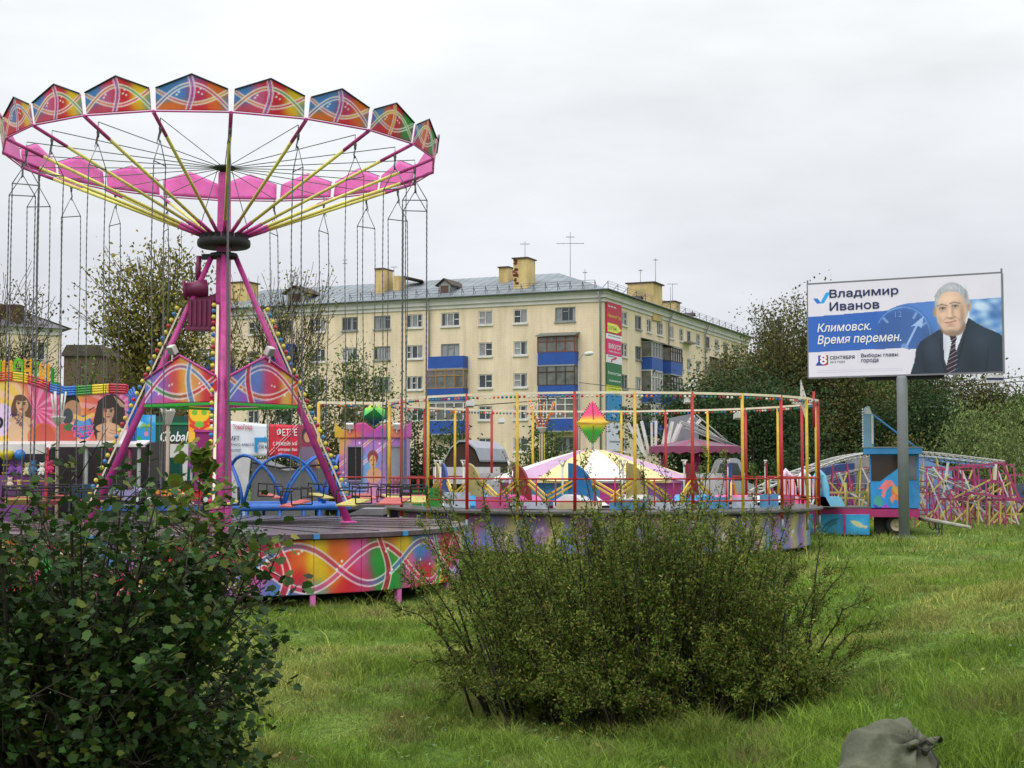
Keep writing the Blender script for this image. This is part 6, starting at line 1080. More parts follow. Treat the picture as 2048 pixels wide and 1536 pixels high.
# red flag banner on a pole, kiddie cars beside the deck
a = A(1147, 902, 50); b = A(1156, 842, 50); t = thing('flag_banner', 'narrow red feather banner with white upright letters by the red post', 'banner', (a.x, 50, gz(a.x, 50))); MB().box(((a.x + b.x) / 2, 50, (a.z + b.z) / 2), (b.x - a.x, .02, b.z - a.z)).build('cloth', mat('wine_cloth', (150, 30, 50), .7), t); MB().tube([(b.x + .03, 50, gz(b.x, 50)), (b.x + .03, 50, b.z + .1)], .025, 6).build('pole', SILL, t); lettering('АТТРАКЦИОН', (b.x - .04, 49.985, a.z + .08), (0, 0, 1), (-1, 0, 0), b.z - a.z - .16, .1, TXTW, t)
def kiddie_car(px, py, Y, c, label, L=.95):
    p = A(px, py, Y); t = thing('kiddie_car', label, 'toy car', tuple(p)); mt = mat('kart_%d_%d_%d' % c, c, .3, coat=.4); m = MB(); s = [(-.5, .12), (-.5, .3), (-.2, .38), (-.12, .36), (.1, .36), (.22, .42), (.5, .28), (.52, .12)]; m.prism([p + Vector((x * L, -.25, z)) for x, z in s], (0, .5, 0)); m.build('body', mt, t)
    m = MB(); m.prism([p + Vector((.12 * L, -.2, .38)), p + Vector((.2 * L, -.2, .4)), p + Vector((.06 * L, -.2, .6)), p + Vector((.03 * L, -.2, .6))], (0, .4, 0)); m.build('windscreen', GLASS, t); m = MB(); m.box(tuple(p + Vector((-.2 * L, 0, .46))), (.1, .4, .28)); m.build('seat', BLACK, t)
    for x in (-.32, .32):
        for y in (-.26, .26): w_ = MB().lathe([(.001, -.05), (.11, -.05), (.14, 0), (.11, .05), (.001, .05)], tuple(p + Vector((x * L, y, .14))), 14, (0, 1, 0)).build('wheel', BLACK, t); MB().lathe([(.001, -.06), (.06, -.055)], tuple(p + Vector((x * L, y, .14))), 10, (0, 1, 0)).build('hub_cap', WHITE, w_)
    for y in (-.15, .15): MB().ball(p + Vector((.5 * L, y, .25)), .05, 8).build('headlight', WHITE, t)
ph = A(0, 1012, 35.2).z; dk = thing('car_platform', 'low dark platform of the kiddie cars behind the swing deck', 'platform', (A(300, 1012, 36).x, 36, gz(A(300, 1012, 36).x, 36))); x0, x1 = A(225, 1015, 36).x, A(420, 1015, 36).x; MB().box(((x0 + x1) / 2, 36, (gz(x0, 36) + ph) / 2), (x1 - x0, 2.2, ph - gz(x0, 36))).build('deck', mat('dark_grey_deck', (70, 70, 74), .5), dk); MB().box(((x0 + x1) / 2, 34.88, ph - .05), (x1 - x0, .04, .1)).build('edge', BLUE, dk)
kiddie_car(258, 1010, 35.4, (150, 140, 190), 'lilac kiddie car with white hub caps behind the left bush'); kiddie_car(330, 1010, 35.4, (236, 150, 40), 'orange kiddie car on the low dark platform'); kiddie_car(392, 1010, 35.6, (206, 40, 50), 'red kiddie car on the low dark platform')
# ------------------------------------------------------------------ folded ride with fanned white arms behind the ring
YF = 56.
fx = A(1345, 915, YF).x; g = gz(fx, YF); fr = thing('folded_ride', 'half folded ride with fanned white arms and pink fringed canopy', 'fairground ride', (fx, YF, g))
for (x0, y0, x1, y1, wd) in ((1256, 846, 1290, 912, 5), (1272, 848, 1287, 906, 4), (1283, 842, 1298, 908, 6), (1303, 845, 1304, 908, 4), (1312, 842, 1311, 910, 5), (1333, 848, 1322, 905, 5), (1345, 843, 1330, 912, 6), (1364, 842, 1338, 912, 7), (1358, 848, 1332, 915, 4), (1388, 830, 1376, 846, 3), (1402, 838, 1392, 850, 3)):
    a, b = A(x0, y0, YF + (x0 % 5) * .25), A(x1, y1, YF + (x0 % 5) * .25); m = MB(); m.bar(a, b, wd * YF / F, .12); m.build('arm', WHITE, fr)
m = MB(); hub = A(1485, 897, YF - .6)
for i, (x0, y0) in enumerate(((1360, 842), (1362, 846), (1366, 850), (1370, 856), (1376, 838), (1392, 829), (1400, 848), (1430, 862))): m.tube([A(x0, y0, YF + .2 * i - 1), hub + Vector((0, .1 * i, -.03 * i))], .028, 5)
m.build('stay_rod', SILL, fr); m = MB(); a, b = A(1334, 884, YF + 1.5), A(1398, 884, YF + 1.5); m.prism([a, b, A(1396, 836, YF + 1.5), A(1380, 828, YF + 1.5), A(1340, 836, YF + 1.5)], (0, .3, 0)); m.build('folded_panel', mat('grey_folded_sheet', (140, 142, 150), .5, .2, var=.25), fr)
CAN = [mat('canopy_mauve', (120, 98, 112), .7), mat('canopy_pink', (140, 66, 100), .7)]; m = MB(); c = A(1390, 882, YF); RC_ = A(1482, 900, YF).x - c.x; ze = A(1390, 893, YF).z
for k in range(20):
    m.cur = k % 2; a0, a1 = R_(18 * k), R_(18 * k + 18); p0, p1 = Vector((c.x + RC_ * math.cos(a0), YF + RC_ * math.sin(a0), ze)), Vector((c.x + RC_ * math.cos(a1), YF + RC_ * math.sin(a1), ze)); tp = Vector((c.x, YF, c.z + .1)); m.quad(p0, p1, tp); m.cur = 1; m.quad(p0 - Zu * .22, (p0 + p1) / 2 - Zu * .3, p1 - Zu * .22, p1, p0)
m.build('canopy', CAN, fr); m = MB(); m.tube([(c.x, YF, g), (c.x, YF, c.z)], .2, 10); m.build('centre_column', PINK, fr)
for k in range(6): a = R_(60 * k + 20); x, y = c.x + RC_ * .8 * math.cos(a), YF + RC_ * .8 * math.sin(a); MB().tube([(x, y, gz(x, y)), (x, y, ze)], .05, 6).build('canopy_post', mat('canopy_pink'), fr)
m = MB(); m.lathe([(.001, g + .8), (RC_ * .9, g + .8), (RC_ * .9, g)], (c.x, YF, 0), 24); m.build('base', mat('mauve_base', (150, 90, 120), .6), fr)
def sedan(px0, px1, ytop, Y, c, label, roof_only=False):
    a, b = A(px0, ytop, Y), A(px1, ytop, Y); g = gz(a.x, Y); L = b.x - a.x; h = a.z - g; mt = mat('car_%d_%d_%d' % c, c, .25, .2, coat=.7, var=.05); t = thing('parked_car', label, 'car', ((a.x + b.x) / 2, Y, g)); q = lambda u, z, y=0.: Vector((a.x + L * u, Y + y, g + h * z))
    lo = [(0, .28), (.02, .5), (.2, .6), (.28, .64), (.8, .64), (.95, .6), (1, .5), (1, .28)]; m = MB(); m.prism([q(u, z) for u, z in lo], (0, 1.7, 0)); m.build('body', mt, t); cb = [(.24, .63), (.38, .96), (.46, 1), (.66, 1), (.72, .97), (.86, .63)]; m = MB(); m.prism([q(u, z, .12) for u, z in cb], (0, 1.46, 0)); m.build('cabin', mt, t)
    for w_ in (((.29, .66), (.39, .92), (.54, .93), (.54, .66)), ((.56, .66), (.56, .93), (.68, .92), (.79, .66))): m = MB(); m.prism([q(u, z, .1) for u, z in w_], (0, .03, 0)); m.build('window', GLASS, t)
    for u in (.2, .8): w_ = MB().lathe([(.001, -.1), (.2, -.1), (.3, -.07), (.32, 0), (.3, .07), (.001, .1)], tuple(q(u, 0, .02) + Zu * .32), 18, (0, 1, 0)).build('wheel', BLACK, t); MB().lathe([(.001, -.02), (.19, 0)], tuple(q(u, 0, -.1) + Zu * .32), 12, (0, 1, 0)).build('hub_cap', SILL, w_)
    for u in (.02, .98): m = MB(); m.box(tuple(q(u, .5, -.01)), (.14, .03, .12)); m.build('headlight', WHITE, t)
sedan(1395, 1514, 916, 60, (170, 172, 178), 'silver car parked behind the maroon fin board'); sedan(1885, 2000, 952, 66, (34, 44, 66), 'dark blue car behind the pink trestles'); sedan(2008, 2130, 968, 63, (60, 74, 104), 'blue grey car at the photo edge before the white truck'); sedan(1842, 1905, 962, 74, (120, 136, 160), 'pale blue car beyond the dark blue one')
# ------------------------------------------------------------------ kiddie coaster: ladder track on pink and yellow trestles
KX, KY = A(1800, 930, 56).x, 56.; gK = gz(KX, KY); coaster = thing('kiddie_coaster', 'small roller coaster of white ladder track on pink and yellow trestles', 'roller coaster', (KX, KY, gK))
def cat(pts, n=10):
    out = []; P_ = [Vector(p) for p in pts]
    for i in range(len(P_) - 1):
        p0, p1, p2, p3 = P_[max(i - 1, 0)], P_[i], P_[i + 1], P_[min(i + 2, len(P_) - 1)]
        for k in range(n): t = k / n; out.append(.5 * (2 * p1 + (p2 - p0) * t + (2 * p0 - 5 * p1 + 4 * p2 - p3) * t * t + (3 * p1 - p0 - 3 * p2 + p3) * t ** 3))
    return out + [P_[-1]]
def track(keys, name='track', half=.3, step=2, m1=mat('track_grey_white', (196, 194, 192), .5, var=.3), m2=mat('track_grey_white')):
    pts = cat(keys, 10); m = MB(); L_, Rr = [], []
    for i, p in enumerate(pts):
        d = (pts[min(i + 1, len(pts) - 1)] - pts[max(i - 1, 0)]).normalized(); s = d.cross(Zu).normalized(); L_.append(p - s * half); Rr.append(p + s * half)
    m.tube(L_, .03, 6); m.tube(Rr, .03, 6); m.tube([p - Zu * .16 for p in pts], .024, 5)
    o = m.build(name, m1, coaster); m = MB()
    for i in range(0, len(pts), step): m.bar(L_[i], Rr[i], .07, .05); m.bar(L_[i], pts[i] - Zu * .16, .03); m.bar(Rr[i], pts[i] - Zu * .16, .03)
    m.build('sleeper', m2, o); return pts
K = lambda px, py, Y: A(px, py, Y)
hi = track([K(1505, 985, 52), K(1560, 958, 53), K(1620, 935, 54.5), K(1680, 915, 55.5), K(1735, 906, 56), K(1800, 903, 56.5), K(1860, 906, 57.5), K(1930, 914, 58.5), K(2000, 922, 59)])
lo = track([K(1600, 975, 56), K(1650, 958, 56.5), K(1700, 943, 57), K(1760, 935, 57), K(1830, 935, 56), K(1900, 960, 54.5), K(1960, 985, 53), K(2020, 1010, 52)], m1=GREYC, m2=GREYC)
l2 = track([K(1640, 968, 58.5), K(1700, 968, 58.5), K(1780, 970, 58), K(1860, 975, 56), K(1930, 1000, 53.5), K(1990, 1015, 52.5)], m1=STEEL, m2=STEEL)
l3 = track([K(1850, 913, 60.5), K(1900, 918, 61), K(1950, 923, 61.5), K(1990, 928, 62)], half=.34, m1=mat('pale_blue_paint', (110, 150, 210), .5), m2=mat('pale_blue_paint'))
TP, TY_ = mat('trestle_pink', (168, 66, 112), .5, var=.35), mat('trestle_yellow', (196, 180, 92), .5, var=.3)
def trestle(p, half=.45, i=0):
    """A frame under the track with a cross brace"""
    g = gz(p.x, p.y); m = MB(); t = p - Zu * .2; m.cur = i % 2
    for s in (-1, 1): m.bar((p.x + s * half, p.y - .5, g), t + Vector((s * .25, 0, 0)), .045); m.bar((p.x + s * half, p.y + .5, g), t + Vector((s * .25, 0, 0)), .045)
    h = t.z - g; m.cur = 0
    for f in (.15, .5, .85): w_ = half * (1 - f) + .25 * f; m.bar((p.x - w_, p.y - .5 * (1 - f), g + h * f), (p.x + w_, p.y - .5 * (1 - f), g + h * f), .05)
    m.cur = 1; m.bar((p.x - half, p.y - .5, g + h * .1), (p.x + .25, p.y - .1, g + h * .85), .045); m.cur = 2 * (i % 3 == 0); m.bar((p.x + half, p.y - .5, g + h * .1), (p.x - .25, p.y - .1, g + h * .85), .045); m.build('trestle', [TP, TY_, WHITE], coaster)
for i, j in enumerate(range(10, len(hi), 10)): trestle(hi[j], .5, i)
for i, j in enumerate(range(6, len(lo), 12)): trestle(lo[j], .42, i + 1)
for i, j in enumerate(range(4, len(l2), 15)): trestle(l2[j], .4, i + 2)
# long pink truss bays at the near right, with yellow uprights
rg = np.random.RandomState(12)
for i in range(9):
    px = 1850 + i * 24; Y = 50.5 + (i % 3) * 1.3; p = A(px, 1040 - (i % 3) * 5, Y); g = gz(p.x, Y); zt_ = A(px, [985, 935, 940, 980, 930, 935, 965, 930, 950][i], Y).z; m = MB(); w_ = .7; q = lambda u, v: Vector((p.x + w_ * (u - .5), Y + .25 * v, g + (zt_ - g) * v))
    m.bar(q(0, 0), q(.1, 1), .045); m.bar(q(1, 0), q(.9, 1), .045); m.bar(q(.08, 1), q(.92, 1), .055); m.bar(q(.05, .5), q(.95, .5), .045); m.cur = 1; m.bar(q(0, .02), q(.95, .5), .045); m.cur = [0, 2, 0][i % 3]; m.bar(q(1, .02), q(.1, .9), .05); m.build('trestle', [TP, TY_, WHITE], coaster)
m = MB()
for px0, y0, px1, y1, Y in ((1870, 940, 2010, 925, 52), (1880, 998, 2030, 1000, 51), (1880, 958, 2012, 962, 52.4), (1940, 985, 2040, 1000, 50.6), (2004, 925, 2040, 1000, 51)): m.bar(A(px0, y0, Y), A(px1, y1, Y), .08)
m.cur = 1
for i in range(5): px = 1935 + i * 22; p = A(px, 1002, 50.4); m.bar(p, (p.x - .03, p.y, gz(p.x, p.y)), .05)
for px0, y0, px1, y1 in ((1900, 1000, 1980, 960), (1935, 1000, 2000, 965), (1950, 1005, 2022, 965), (1985, 1030, 2044, 1028), (1862, 985, 1900, 948)): m.bar(A(px0, y0, 50.8), A(px1, y1, 50.8), .045)
m.cur = 2
for px0, y0, px1, y1 in ((1866, 935, 1908, 990), (1896, 925, 1888, 985), (1885, 990, 1924, 1040), (1912, 998, 1922, 1030), (1840, 985, 1850, 1010), (1948, 1005, 1975, 1030), (1992, 928, 1990, 960), (1700, 985, 1735, 1008), (1678, 945, 1694, 985)): m.bar(A(px0, y0, 51), A(px1, y1, 51), .07)
m.build('truss_bay', [TP, TY_, WHITE], coaster)
# station fence of the coaster left of the booth
m = MB()
for px in (1655, 1692, 1738): p = A(px, 1024, 48.6); m.tube([(p.x, p.y, p.z), (p.x, p.y, A(px, 965, 48.6).z)], .05, 6)
for y in (985, 996): m.bar(A(1640, y, 48.6), A(1740, y, 48.6), .06)
for px0, y0, px1, y1 in ((1660, 965, 1690, 1000), (1730, 985, 1738, 1012)): m.bar(A(px0, y0, 48.7), A(px1, y1, 48.7), .05)
m.build('station_fence', TY_, coaster)
# coaster cars: three rounded uprights on low tubs
for i, (px, y0, c) in enumerate(((1573, 940, (236, 200, 220)), (1609, 941, (240, 236, 240)), (1639, 940, (120, 190, 226)))):
    p = A(px, 1012, 46.5); zt_ = A(px, y0, 46.5).z; m = MB(); m.tube([p, Vector((p.x - .12, p.y, zt_ - .25)), Vector((p.x, p.y, zt_ - .04)), Vector((p.x + .13, p.y, zt_ - .2)), Vector((p.x + .2, p.y, (p.z + zt_) / 2)), Vector((p.x + .2, p.y, p.z + .1))], [.14, .12, .11, .1, .12, .13], 10); m.ball(Vector((p.x + .1, p.y - .1, zt_ - .16)), .03, 6); m.prism([p + Vector((-.3, -.35, 0)), p + Vector((.75, -.35, 0)), p + Vector((.6, -.35, .3)), p + Vector((-.2, -.35, .3))], (0, .7, 0)); tag(m.build('swan_car', mat('swan_%d' % i, c, .35, coat=.3), None, p), ['pink tinted swan shaped ride car beside the last yellow post', 'white swan shaped ride car between the red and yellow posts', 'pale blue swan shaped ride car right of the last red post'][i], 'ride car')
p = A(1652, 1012, 47.2); m = MB(); m.lathe([(.001, .32), (.36, .28), (.5, .14), (.5, 0)], tuple(p), 20); tag(m.build('pool_hood', mat('turquoise_hood', (50, 150, 196), .4), None, p), 'turquoise rounded hood on the trailer beside the swan cars', 'hood'); p = A(1590, 1012, 46.6); m = MB(); m.lathe([(.001, .24), (.5, .2), (.72, 0)], tuple(p), 20); tag(m.build('pool_hood', mat('magenta_hood', (206, 40, 110), .4), None, p), 'magenta low rounded hood under the swan cars', 'hood')
# tarpaulins and the crate among the trestles
p0, p1 = A(1638, 985, 62), A(1710, 985, 62); zt_ = A(1660, 926, 62).z; m = MB(); m.prism([(p0.x, 62, gz(p0.x, 62)), (p1.x, 62, gz(p0.x, 62)), (p1.x, 62, zt_), (p1.x - .6, 62, zt_ - .05), (p0.x + .3, 62, zt_ - .2)], (0, 2, 0)); tag(m.build('tarpaulin', mat('navy_tarp', (46, 62, 116), .6, bump=.5, bscale=4), None, (p0.x, 62, gz(p0.x, 62))), 'navy blue tarpaulin over stored gear behind the coaster hump', 'tarpaulin')
p0, p1 = A(1838, 985, 63), A(1905, 985, 63); m = MB(); m.prism([(p0.x, 63, gz(p0.x, 63)), (p1.x, 63, gz(p0.x, 63)), (p1.x, 63, A(1905, 938, 63).z), (p0.x, 63, A(1840, 915, 63).z)], (0, 2, 0)); tag(m.build('tarpaulin', mat('pale_blue_tarp', (110, 140, 196), .6, bump=.5, bscale=4), None, (p0.x, 63, gz(p0.x, 63))), 'pale blue tarpaulin under the descending track', 'tarpaulin')
p0, p1 = A(1704, 990, 64), A(1740, 990, 64); m = MB(); m.box(((p0.x + p1.x) / 2, 64.6, (gz(p0.x, 64) + A(1704, 913, 64).z) / 2), (p1.x - p0.x, 1.2, A(1704, 913, 64).z - gz(p0.x, 64))); bxo = thing('switch_cabinet', 'grey upright switch cabinet behind the coaster', 'cabinet', ((p0.x + p1.x) / 2, 64.6, gz(p0.x, 64))); m.build('cabinet_body', GREYC, bxo); MB().box(((p0.x + p1.x) / 2, 63.98, (gz(p0.x, 64) + A(1704, 913, 64).z) / 2), (p1.x - p0.x - .2, .04, 1.3)).build('door', mat('grey_door_sheet', (120, 122, 124), .5), bxo)
# white box truck
YT = 72.; a, b = A(1978, 985, YT), A(2046, 985, YT); zt_ = A(1978, 914, YT).z; zb_ = A(1978, 972, YT).z; g = gz(a.x, YT); t = thing('box_truck', 'white box truck seen from behind at the photo edge', 'truck', ((a.x + b.x) / 2, YT, g)); xr = A(2040, 914, YT).x
MB().box(((a.x + xr) / 2, YT + 2.5, (zb_ + zt_) / 2), (xr - a.x, 5, zt_ - zb_)).build('cargo_box', mat('white_truck_box', (206, 206, 210), .5, var=.1), t); m = MB()
for y in (924, 943, 962): q = A(2030, y, YT - .03); m.box((q.x, YT - .02, q.z), (.5, .04, .07))
m.bar(A(2024, 918, YT - .03), A(2024, 972, YT - .03), .05); m.build('door_hardware', GREYC, t); MB().box(((a.x + xr) / 2, YT + 2.6, (g + zb_) / 2 + .15), (xr - a.x - .3, 4.6, .5)).build('chassis', DARK, t)
for u in (.15, .85): MB().lathe([(.001, -.14), (.4, -.12), (.44, 0), (.4, .12), (.001, .14)], (a.x + (xr - a.x) * u, YT + .8, g + .44), 16, (1, 0, 0)).build('wheel', BLACK, t)
# ------------------------------------------------------------------ fish booth trailer
YG = 47.4; L0, L1, L2 = A(1618, 1020, YG), A(1742, 1020, YG), A(1836, 1020, YG); g = gz(L1.x, YG); tr_ = thing('fish_trailer', 'blue control booth trailer painted with a goldfish, magenta chassis and wheels', 'trailer', (L1.x, YG, g)); zf = A(1742, 1016, YG).z; zt_ = A(1742, 908, YG).z
MB().box(((L0.x + L2.x) / 2, YG + 1.0, zf - .16), (L2.x - L0.x, 2.1, .26)).build('chassis', mat('magenta_chassis', (176, 50, 110), .45, var=.2), tr_); MB().box(((L0.x + L1.x) / 2, YG + 1.0, zf + .0), (L1.x - L0.x - .01, 2.06, .05)).build('deck', mat('worn_grey_deck'), tr_)
cv = Canvas(94, 110, (50, 150, 215)); cv.grad(lambda x, y: y - .3, (40, 130, 210), .6); cv.ell(70, 30, 40, 30, (90, 176, 230), .4, .95)
cv.poly([(20, 70), (40, 52), (56, 54), (64, 64), (50, 66), (40, 76), (34, 90), (28, 84), (32, 72)], (236, 130, 130)); cv.ell(72, 82, 20, 12, (226, 120, 50), 1, .1, .6); cv.ell(68, 74, 14, 7, (214, 170, 70), 1, .3, .6); cv.ell(84, 94, 8, 10, (214, 60, 40), .8, .4); cv.poly([(50, 88), (62, 80), (64, 88), (54, 102)], (240, 140, 110)); cv.poly([(70, 92), (78, 92), (72, 108)], (236, 120, 90)); cv.ell(18, 98, 11, 14, (80, 170, 140), .9, .3); cv.poly([(4, 100), (20, 106), (44, 110), (10, 110)], (70, 70, 190)); cv.poly([(28, 108), (40, 100), (50, 110)], (170, 70, 190))
fa = cv.art(1.15); hF = zt_ - zf; wF = L2.x - L1.x - .42
painted('front_panel', fa, flat((L1.x, YG - .02, zf), (wF + .02, 0, 0), (0, 0, hF)), 94, 110, tr_, thick=(0, .05, 0)); m = MB(); q = lambda u, v: Vector((L1.x + wF * u, YG - .035, zf + hF * v)); m.prism([q(.02, .5), q(.28, .5), q(1.0, .84), q(1.0, .98), q(.02, .98)], (0, .014, 0)); m.build('window', mat('dark_brown_glass', (62, 46, 36), .15, spec=.6, var=.4, scale=1.5), tr_)
m = MB(); m.box((L1.x + .04, YG + 1, (zf + zt_) / 2), (.06, 2, hF)); m.box((L2.x - .21, YG - .0, (zf + zt_) / 2), (.41, .07, hF)); m.box((L2.x - .04, YG + 1, (zf + zt_) / 2), (.06, 1.9, hF)); m.box(((L1.x + L2.x) / 2, YG + 1.98, (zf + zt_) / 2), (L2.x - L1.x - .14, .06, hF)); m.build('side_wall', SKYB, tr_)
m = MB(); x = L2.x - .2; m.box((x, YG - .045, zf + hF * .74), (.22, .02, hF * .44)); m.build('side_window', mat('grey_reflecting_glass', (110, 112, 116), .1, spec=.7, var=.4), tr_); m = MB(); m.box(((L1.x + L2.x) / 2 - .06, YG + .9, zt_ + .1), (L2.x - L1.x + .3, 2.5, .2)); m.build('roof', SKYB, tr_); MB().box(((L1.x + L2.x) / 2 - .06, YG + .9, zt_ + .215), (L2.x - L1.x + .36, 2.56, .03)).build('roof_sheet', SILL, tr_)
for px0, px1 in ((1618, 1630), (1636, 1690), (1694, 1741)):
    a, b = A(px0, 1070, YG - .1), A(px1, 1070, YG - .1); h = A(px0, 1029, YG - .1).z - a.z; cv = Canvas(50, 40, (40, 150, 205)); cv.ell(25, 20, 30, 20, (90, 190, 230), .7, .9); w_ = px1 - px0
    if 48 < w_: cv.line([(10, 32), (16, 20), (30, 10), (40, 8)], 2.5, (30, 100, 120)); cv.line([(14, 34), (24, 24), (38, 16)], 2, (40, 120, 110)); cv.ell(28, 16, 12, 4, (50, 120, 150), .8, .3, -.6)
    elif w_ > 20: cv.ell(24, 18, 14, 5, (206, 206, 160), 1, .2, .4); cv.poly([(34, 22), (46, 22), (42, 28)], (206, 206, 170)); cv.poly([(10, 12), (18, 12), (14, 18)], (214, 210, 170))
    painted('skirt_panel', cv.art(1.1), flat(a, (b.x - a.x, 0, 0), (0, 0, h)), 50, 40, tr_, thick=(0, .04, 0)); MB().box((a.x - .04, YG - .1, a.z + h / 2), (.07, .07, h + .05)).build('skirt_post', PINK, tr_)
for px in (1789, 1700):
    for y in (.25, 1.8): c = Vector((A(px, 1055, YG + .2).x, YG + y, g + .37)); w_ = MB().lathe([(.2, -.11), (.3, -.12), (.36, -.09), (.37, 0), (.36, .09), (.3, .12), (.2, .11)], tuple(c), 26, (0, 1, 0)).build('wheel', BLACK, tr_); MB().lathe([(.001, -.07), (.05, -.075), (.06, -.05), (.12, -.04), (.19, -.07), (.215, -.1), (.215, .1)], tuple(c), 22, (0, 1, 0)).build('rim', mat('rusty_cream_rim', (186, 170, 140), .6, var=.35), w_)
m = MB(); c = A(1752, 1052, YG + .6); m.box((c.x, YG + .9, c.z + .05), (.4, 1.2, .62)); m.build('gap_shade_block', DARK, tr_)  # dark block standing in for the shade of the gap under the chassis
p = A(1832, 1036, YG + .3); q_ = A(1962, 1053, YG - 2.0); m = MB(); m.tube([p, q_], [.075, .05], 8); m.build('drawbar', mat('rusty_white_bar', (186, 178, 166), .6, var=.5), tr_)
m = MB()
for i, px in enumerate((1852, 1868, 1880, 1890)): a = A(px, 1038 + i * 2.5, YG - .3 * i); m.tube([a, a + Vector((.05, 0, -.25)), a + Vector((.14, 0, -.34 + .06 * i)), a + Vector((.24, 0, -.22)), a + Vector((.26, 0, -.03))] if i < 2 else [a, a + Vector((.02, 0, -.35)), a + Vector((-.05, 0, -.42))], .02, 5)
m.build('brake_hose', BLACK, tr_)
tr_.rotation_euler.z = R_(-13)
# silver fin edged with bulbs on the booth roof
a = A(1737, 896, YG + .2); zt2_ = A(1737, 812, YG + .2).z; t = thing('fin_sign', 'upright silver blue fin board with scalloped bulbs on the booth roof', 'sign', tuple(a)); w_ = .16; h = zt2_ - a.z; prof = [(-1, 0), (-1.05, .3), (-1, .6), (-.9, .85), (-.4, .97), (.1, 1), (.5, .94), (.95, .8), (1, .5), (1, 0)]; m = MB(); m.prism([(a.x + w_ * u, a.y, a.z + h * v) for u, v in prof], (0, .12, 0)); m.build('fin_board', mat('silver_blue_sheet', (130, 170, 196), .35, .2), t); m = MB()
for v in np.linspace(.04, .92, 15): m.ball((a.x - w_ * 1.08, a.y + .02, a.z + h * v), .03, 6)
m.build('bulb_row', bulbm('white'), t); m = MB(); m.bar((a.x + w_ * .8, a.y - .02, a.z + h * .1), (a.x + w_ * .8, a.y - .02, a.z + h * .78), .06, .04); m.prism([(a.x - w_ * .8, a.y - .015, a.z + h * .82), (a.x + w_ * .7, a.y - .015, a.z + h * .8), (a.x + w_ * .3, a.y - .015, a.z + h * .98), (a.x - w_ * .4, a.y - .015, a.z + h * .95)], (0, .01, 0)); m.build('white_edge', WHITE, t); MB().tube([(a.x + w_, a.y + .06, a.z + h * .8), A(1838, 899, YG + .4)], .03, 6).build('stay', SKYB, t); MB().tube([(a.x + w_ * 1.1, a.y + .06, a.z), (a.x + w_ * 1.1, a.y + .06, a.z + h * .8)], .025, 6).build('upright', SKYB, t)
# ------------------------------------------------------------------ election billboard
BL, BR = A(1619, 753.5, 46.4), A(2008, 748, 43.6); zb_ = (BL.z + BR.z) / 2; BL.z = BR.z = zb_; zt_ = (A(1619, 567, 46.4).z + A(2008, 548, 43.6).z) / 2; UB = BR - BL; WB_ = UB.length; UB.normalize(); NB = UB.cross(Zu); HB_ = zt_ - zb_
pole = A(1815, 1085, 44.6); bb = thing('billboard', 'large election billboard with a man in a dark suit on one grey post', 'billboard', tuple(Vector((pole.x, pole.y, gz(pole.x, pole.y)))))
cw, chh = 460, 232; cv = Canvas(cw, chh, (224, 220, 232), 1.35); X = lambda u: u * cw; Y_ = lambda v: v * chh; P_ = lambda *q: [(X(u), Y_(v)) for u, v in q]
cv.poly(P_((0, .35), (.42, .325), (.47, .285), (.52, .262), (.7, .25), (.7, .72), (.53, .735), (.5, .715), (0, .73)), (48, 100, 186)); cv.grad(lambda x, y: ((y > .26) & (y < .73) & (x > .36) & (x < .7)) * np.clip((x - .36) * 6, 0, 1), (92, 140, 210), .75)
cv.poly(P_((.42, .325), (.5, .285), (.5, .31), (.44, .335)), (130, 180, 232)); cv.ell(X(.50), Y_(.61), 70, 78, (58, 96, 164), .5, .1); cv.ell(X(.5), Y_(.61), 60, 68, (52, 82, 140), .4, .2)
for r_ in (66,): 
    ang = np.linspace(-2.6, .2, 40); cv.line([(X(.5) + r_ * math.cos(a), Y_(.61) + r_ * 1.1 * math.sin(a)) for a in ang], 3, (120, 160, 220), .7)
for a in (-2.35, -1.0, -.5): cv.line([(X(.5) + 50 * math.cos(a), Y_(.61) + 54 * math.sin(a)), (X(.5) + 62 * math.cos(a), Y_(.61) + 67 * math.sin(a))], 6, (130, 165, 215), .85)
cv.line(P_((.515, .72), (.575, .49)), 5, (150, 180, 232)); cv.poly(P_((.545, .5), (.61, .40), (.6, .52), (.575, .49)), (160, 188, 236)); cv.ell(X(.51), Y_(.73), 10, 14, (120, 156, 214), .8)
cv.poly(P_((.3, 0), (.84, 0), (.84, .245), (.7, .25), (.52, .262), (.47, .285), (.42, .325), (.3, .33)), (224, 220, 232)); cv.poly(P_((.3, .73), (.5, .715), (.53, .735), (.7, .72), (.7, 1), (.3, 1)), (224, 220, 232)); cv.poly(P_((.84, .255), (1, .25), (1, .66), (.84, .6)), (90, 140, 206)); cv.grad(lambda x, y: ((x > .84) & (y > .25) & (y < .62)) * (.5 + .5 * np.sin(x * 60 + y * 24) * np.cos(y * 40 - x * 25)), (190, 216, 240), .8); cv.ell(X(.97), Y_(.4), 26, 14, (50, 90, 160), .6, .8, .8); cv.ell(X(.9), Y_(.33), 22, 10, (210, 228, 246), .8, .8, .3)
suit = (36, 50, 66)   # the man
cv.poly(P_((.535, 1.0), (.56, .86), (.568, .74), (.59, .66), (.66, .575), (.705, .53), (.73, .57), (.72, 1.0)), suit); cv.poly(P_((.70, 1.0), (.76, .66), (.833, .435), (.85, .46), (.9, .53), (.985, .61), (1, .65), (1, 1.0)), suit)
cv.poly(P_((.705, .53), (.71, .84), (.735, 1), (.765, .8), (.835, .43), (.8, .5), (.76, .56)), (222, 224, 236)); cv.poly(P_((.737, .605), (.765, .585), (.776, .635), (.768, .68), (.772, .86), (.745, 1.0), (.71, 1.0), (.735, .8), (.748, .68)), (44, 30, 42))
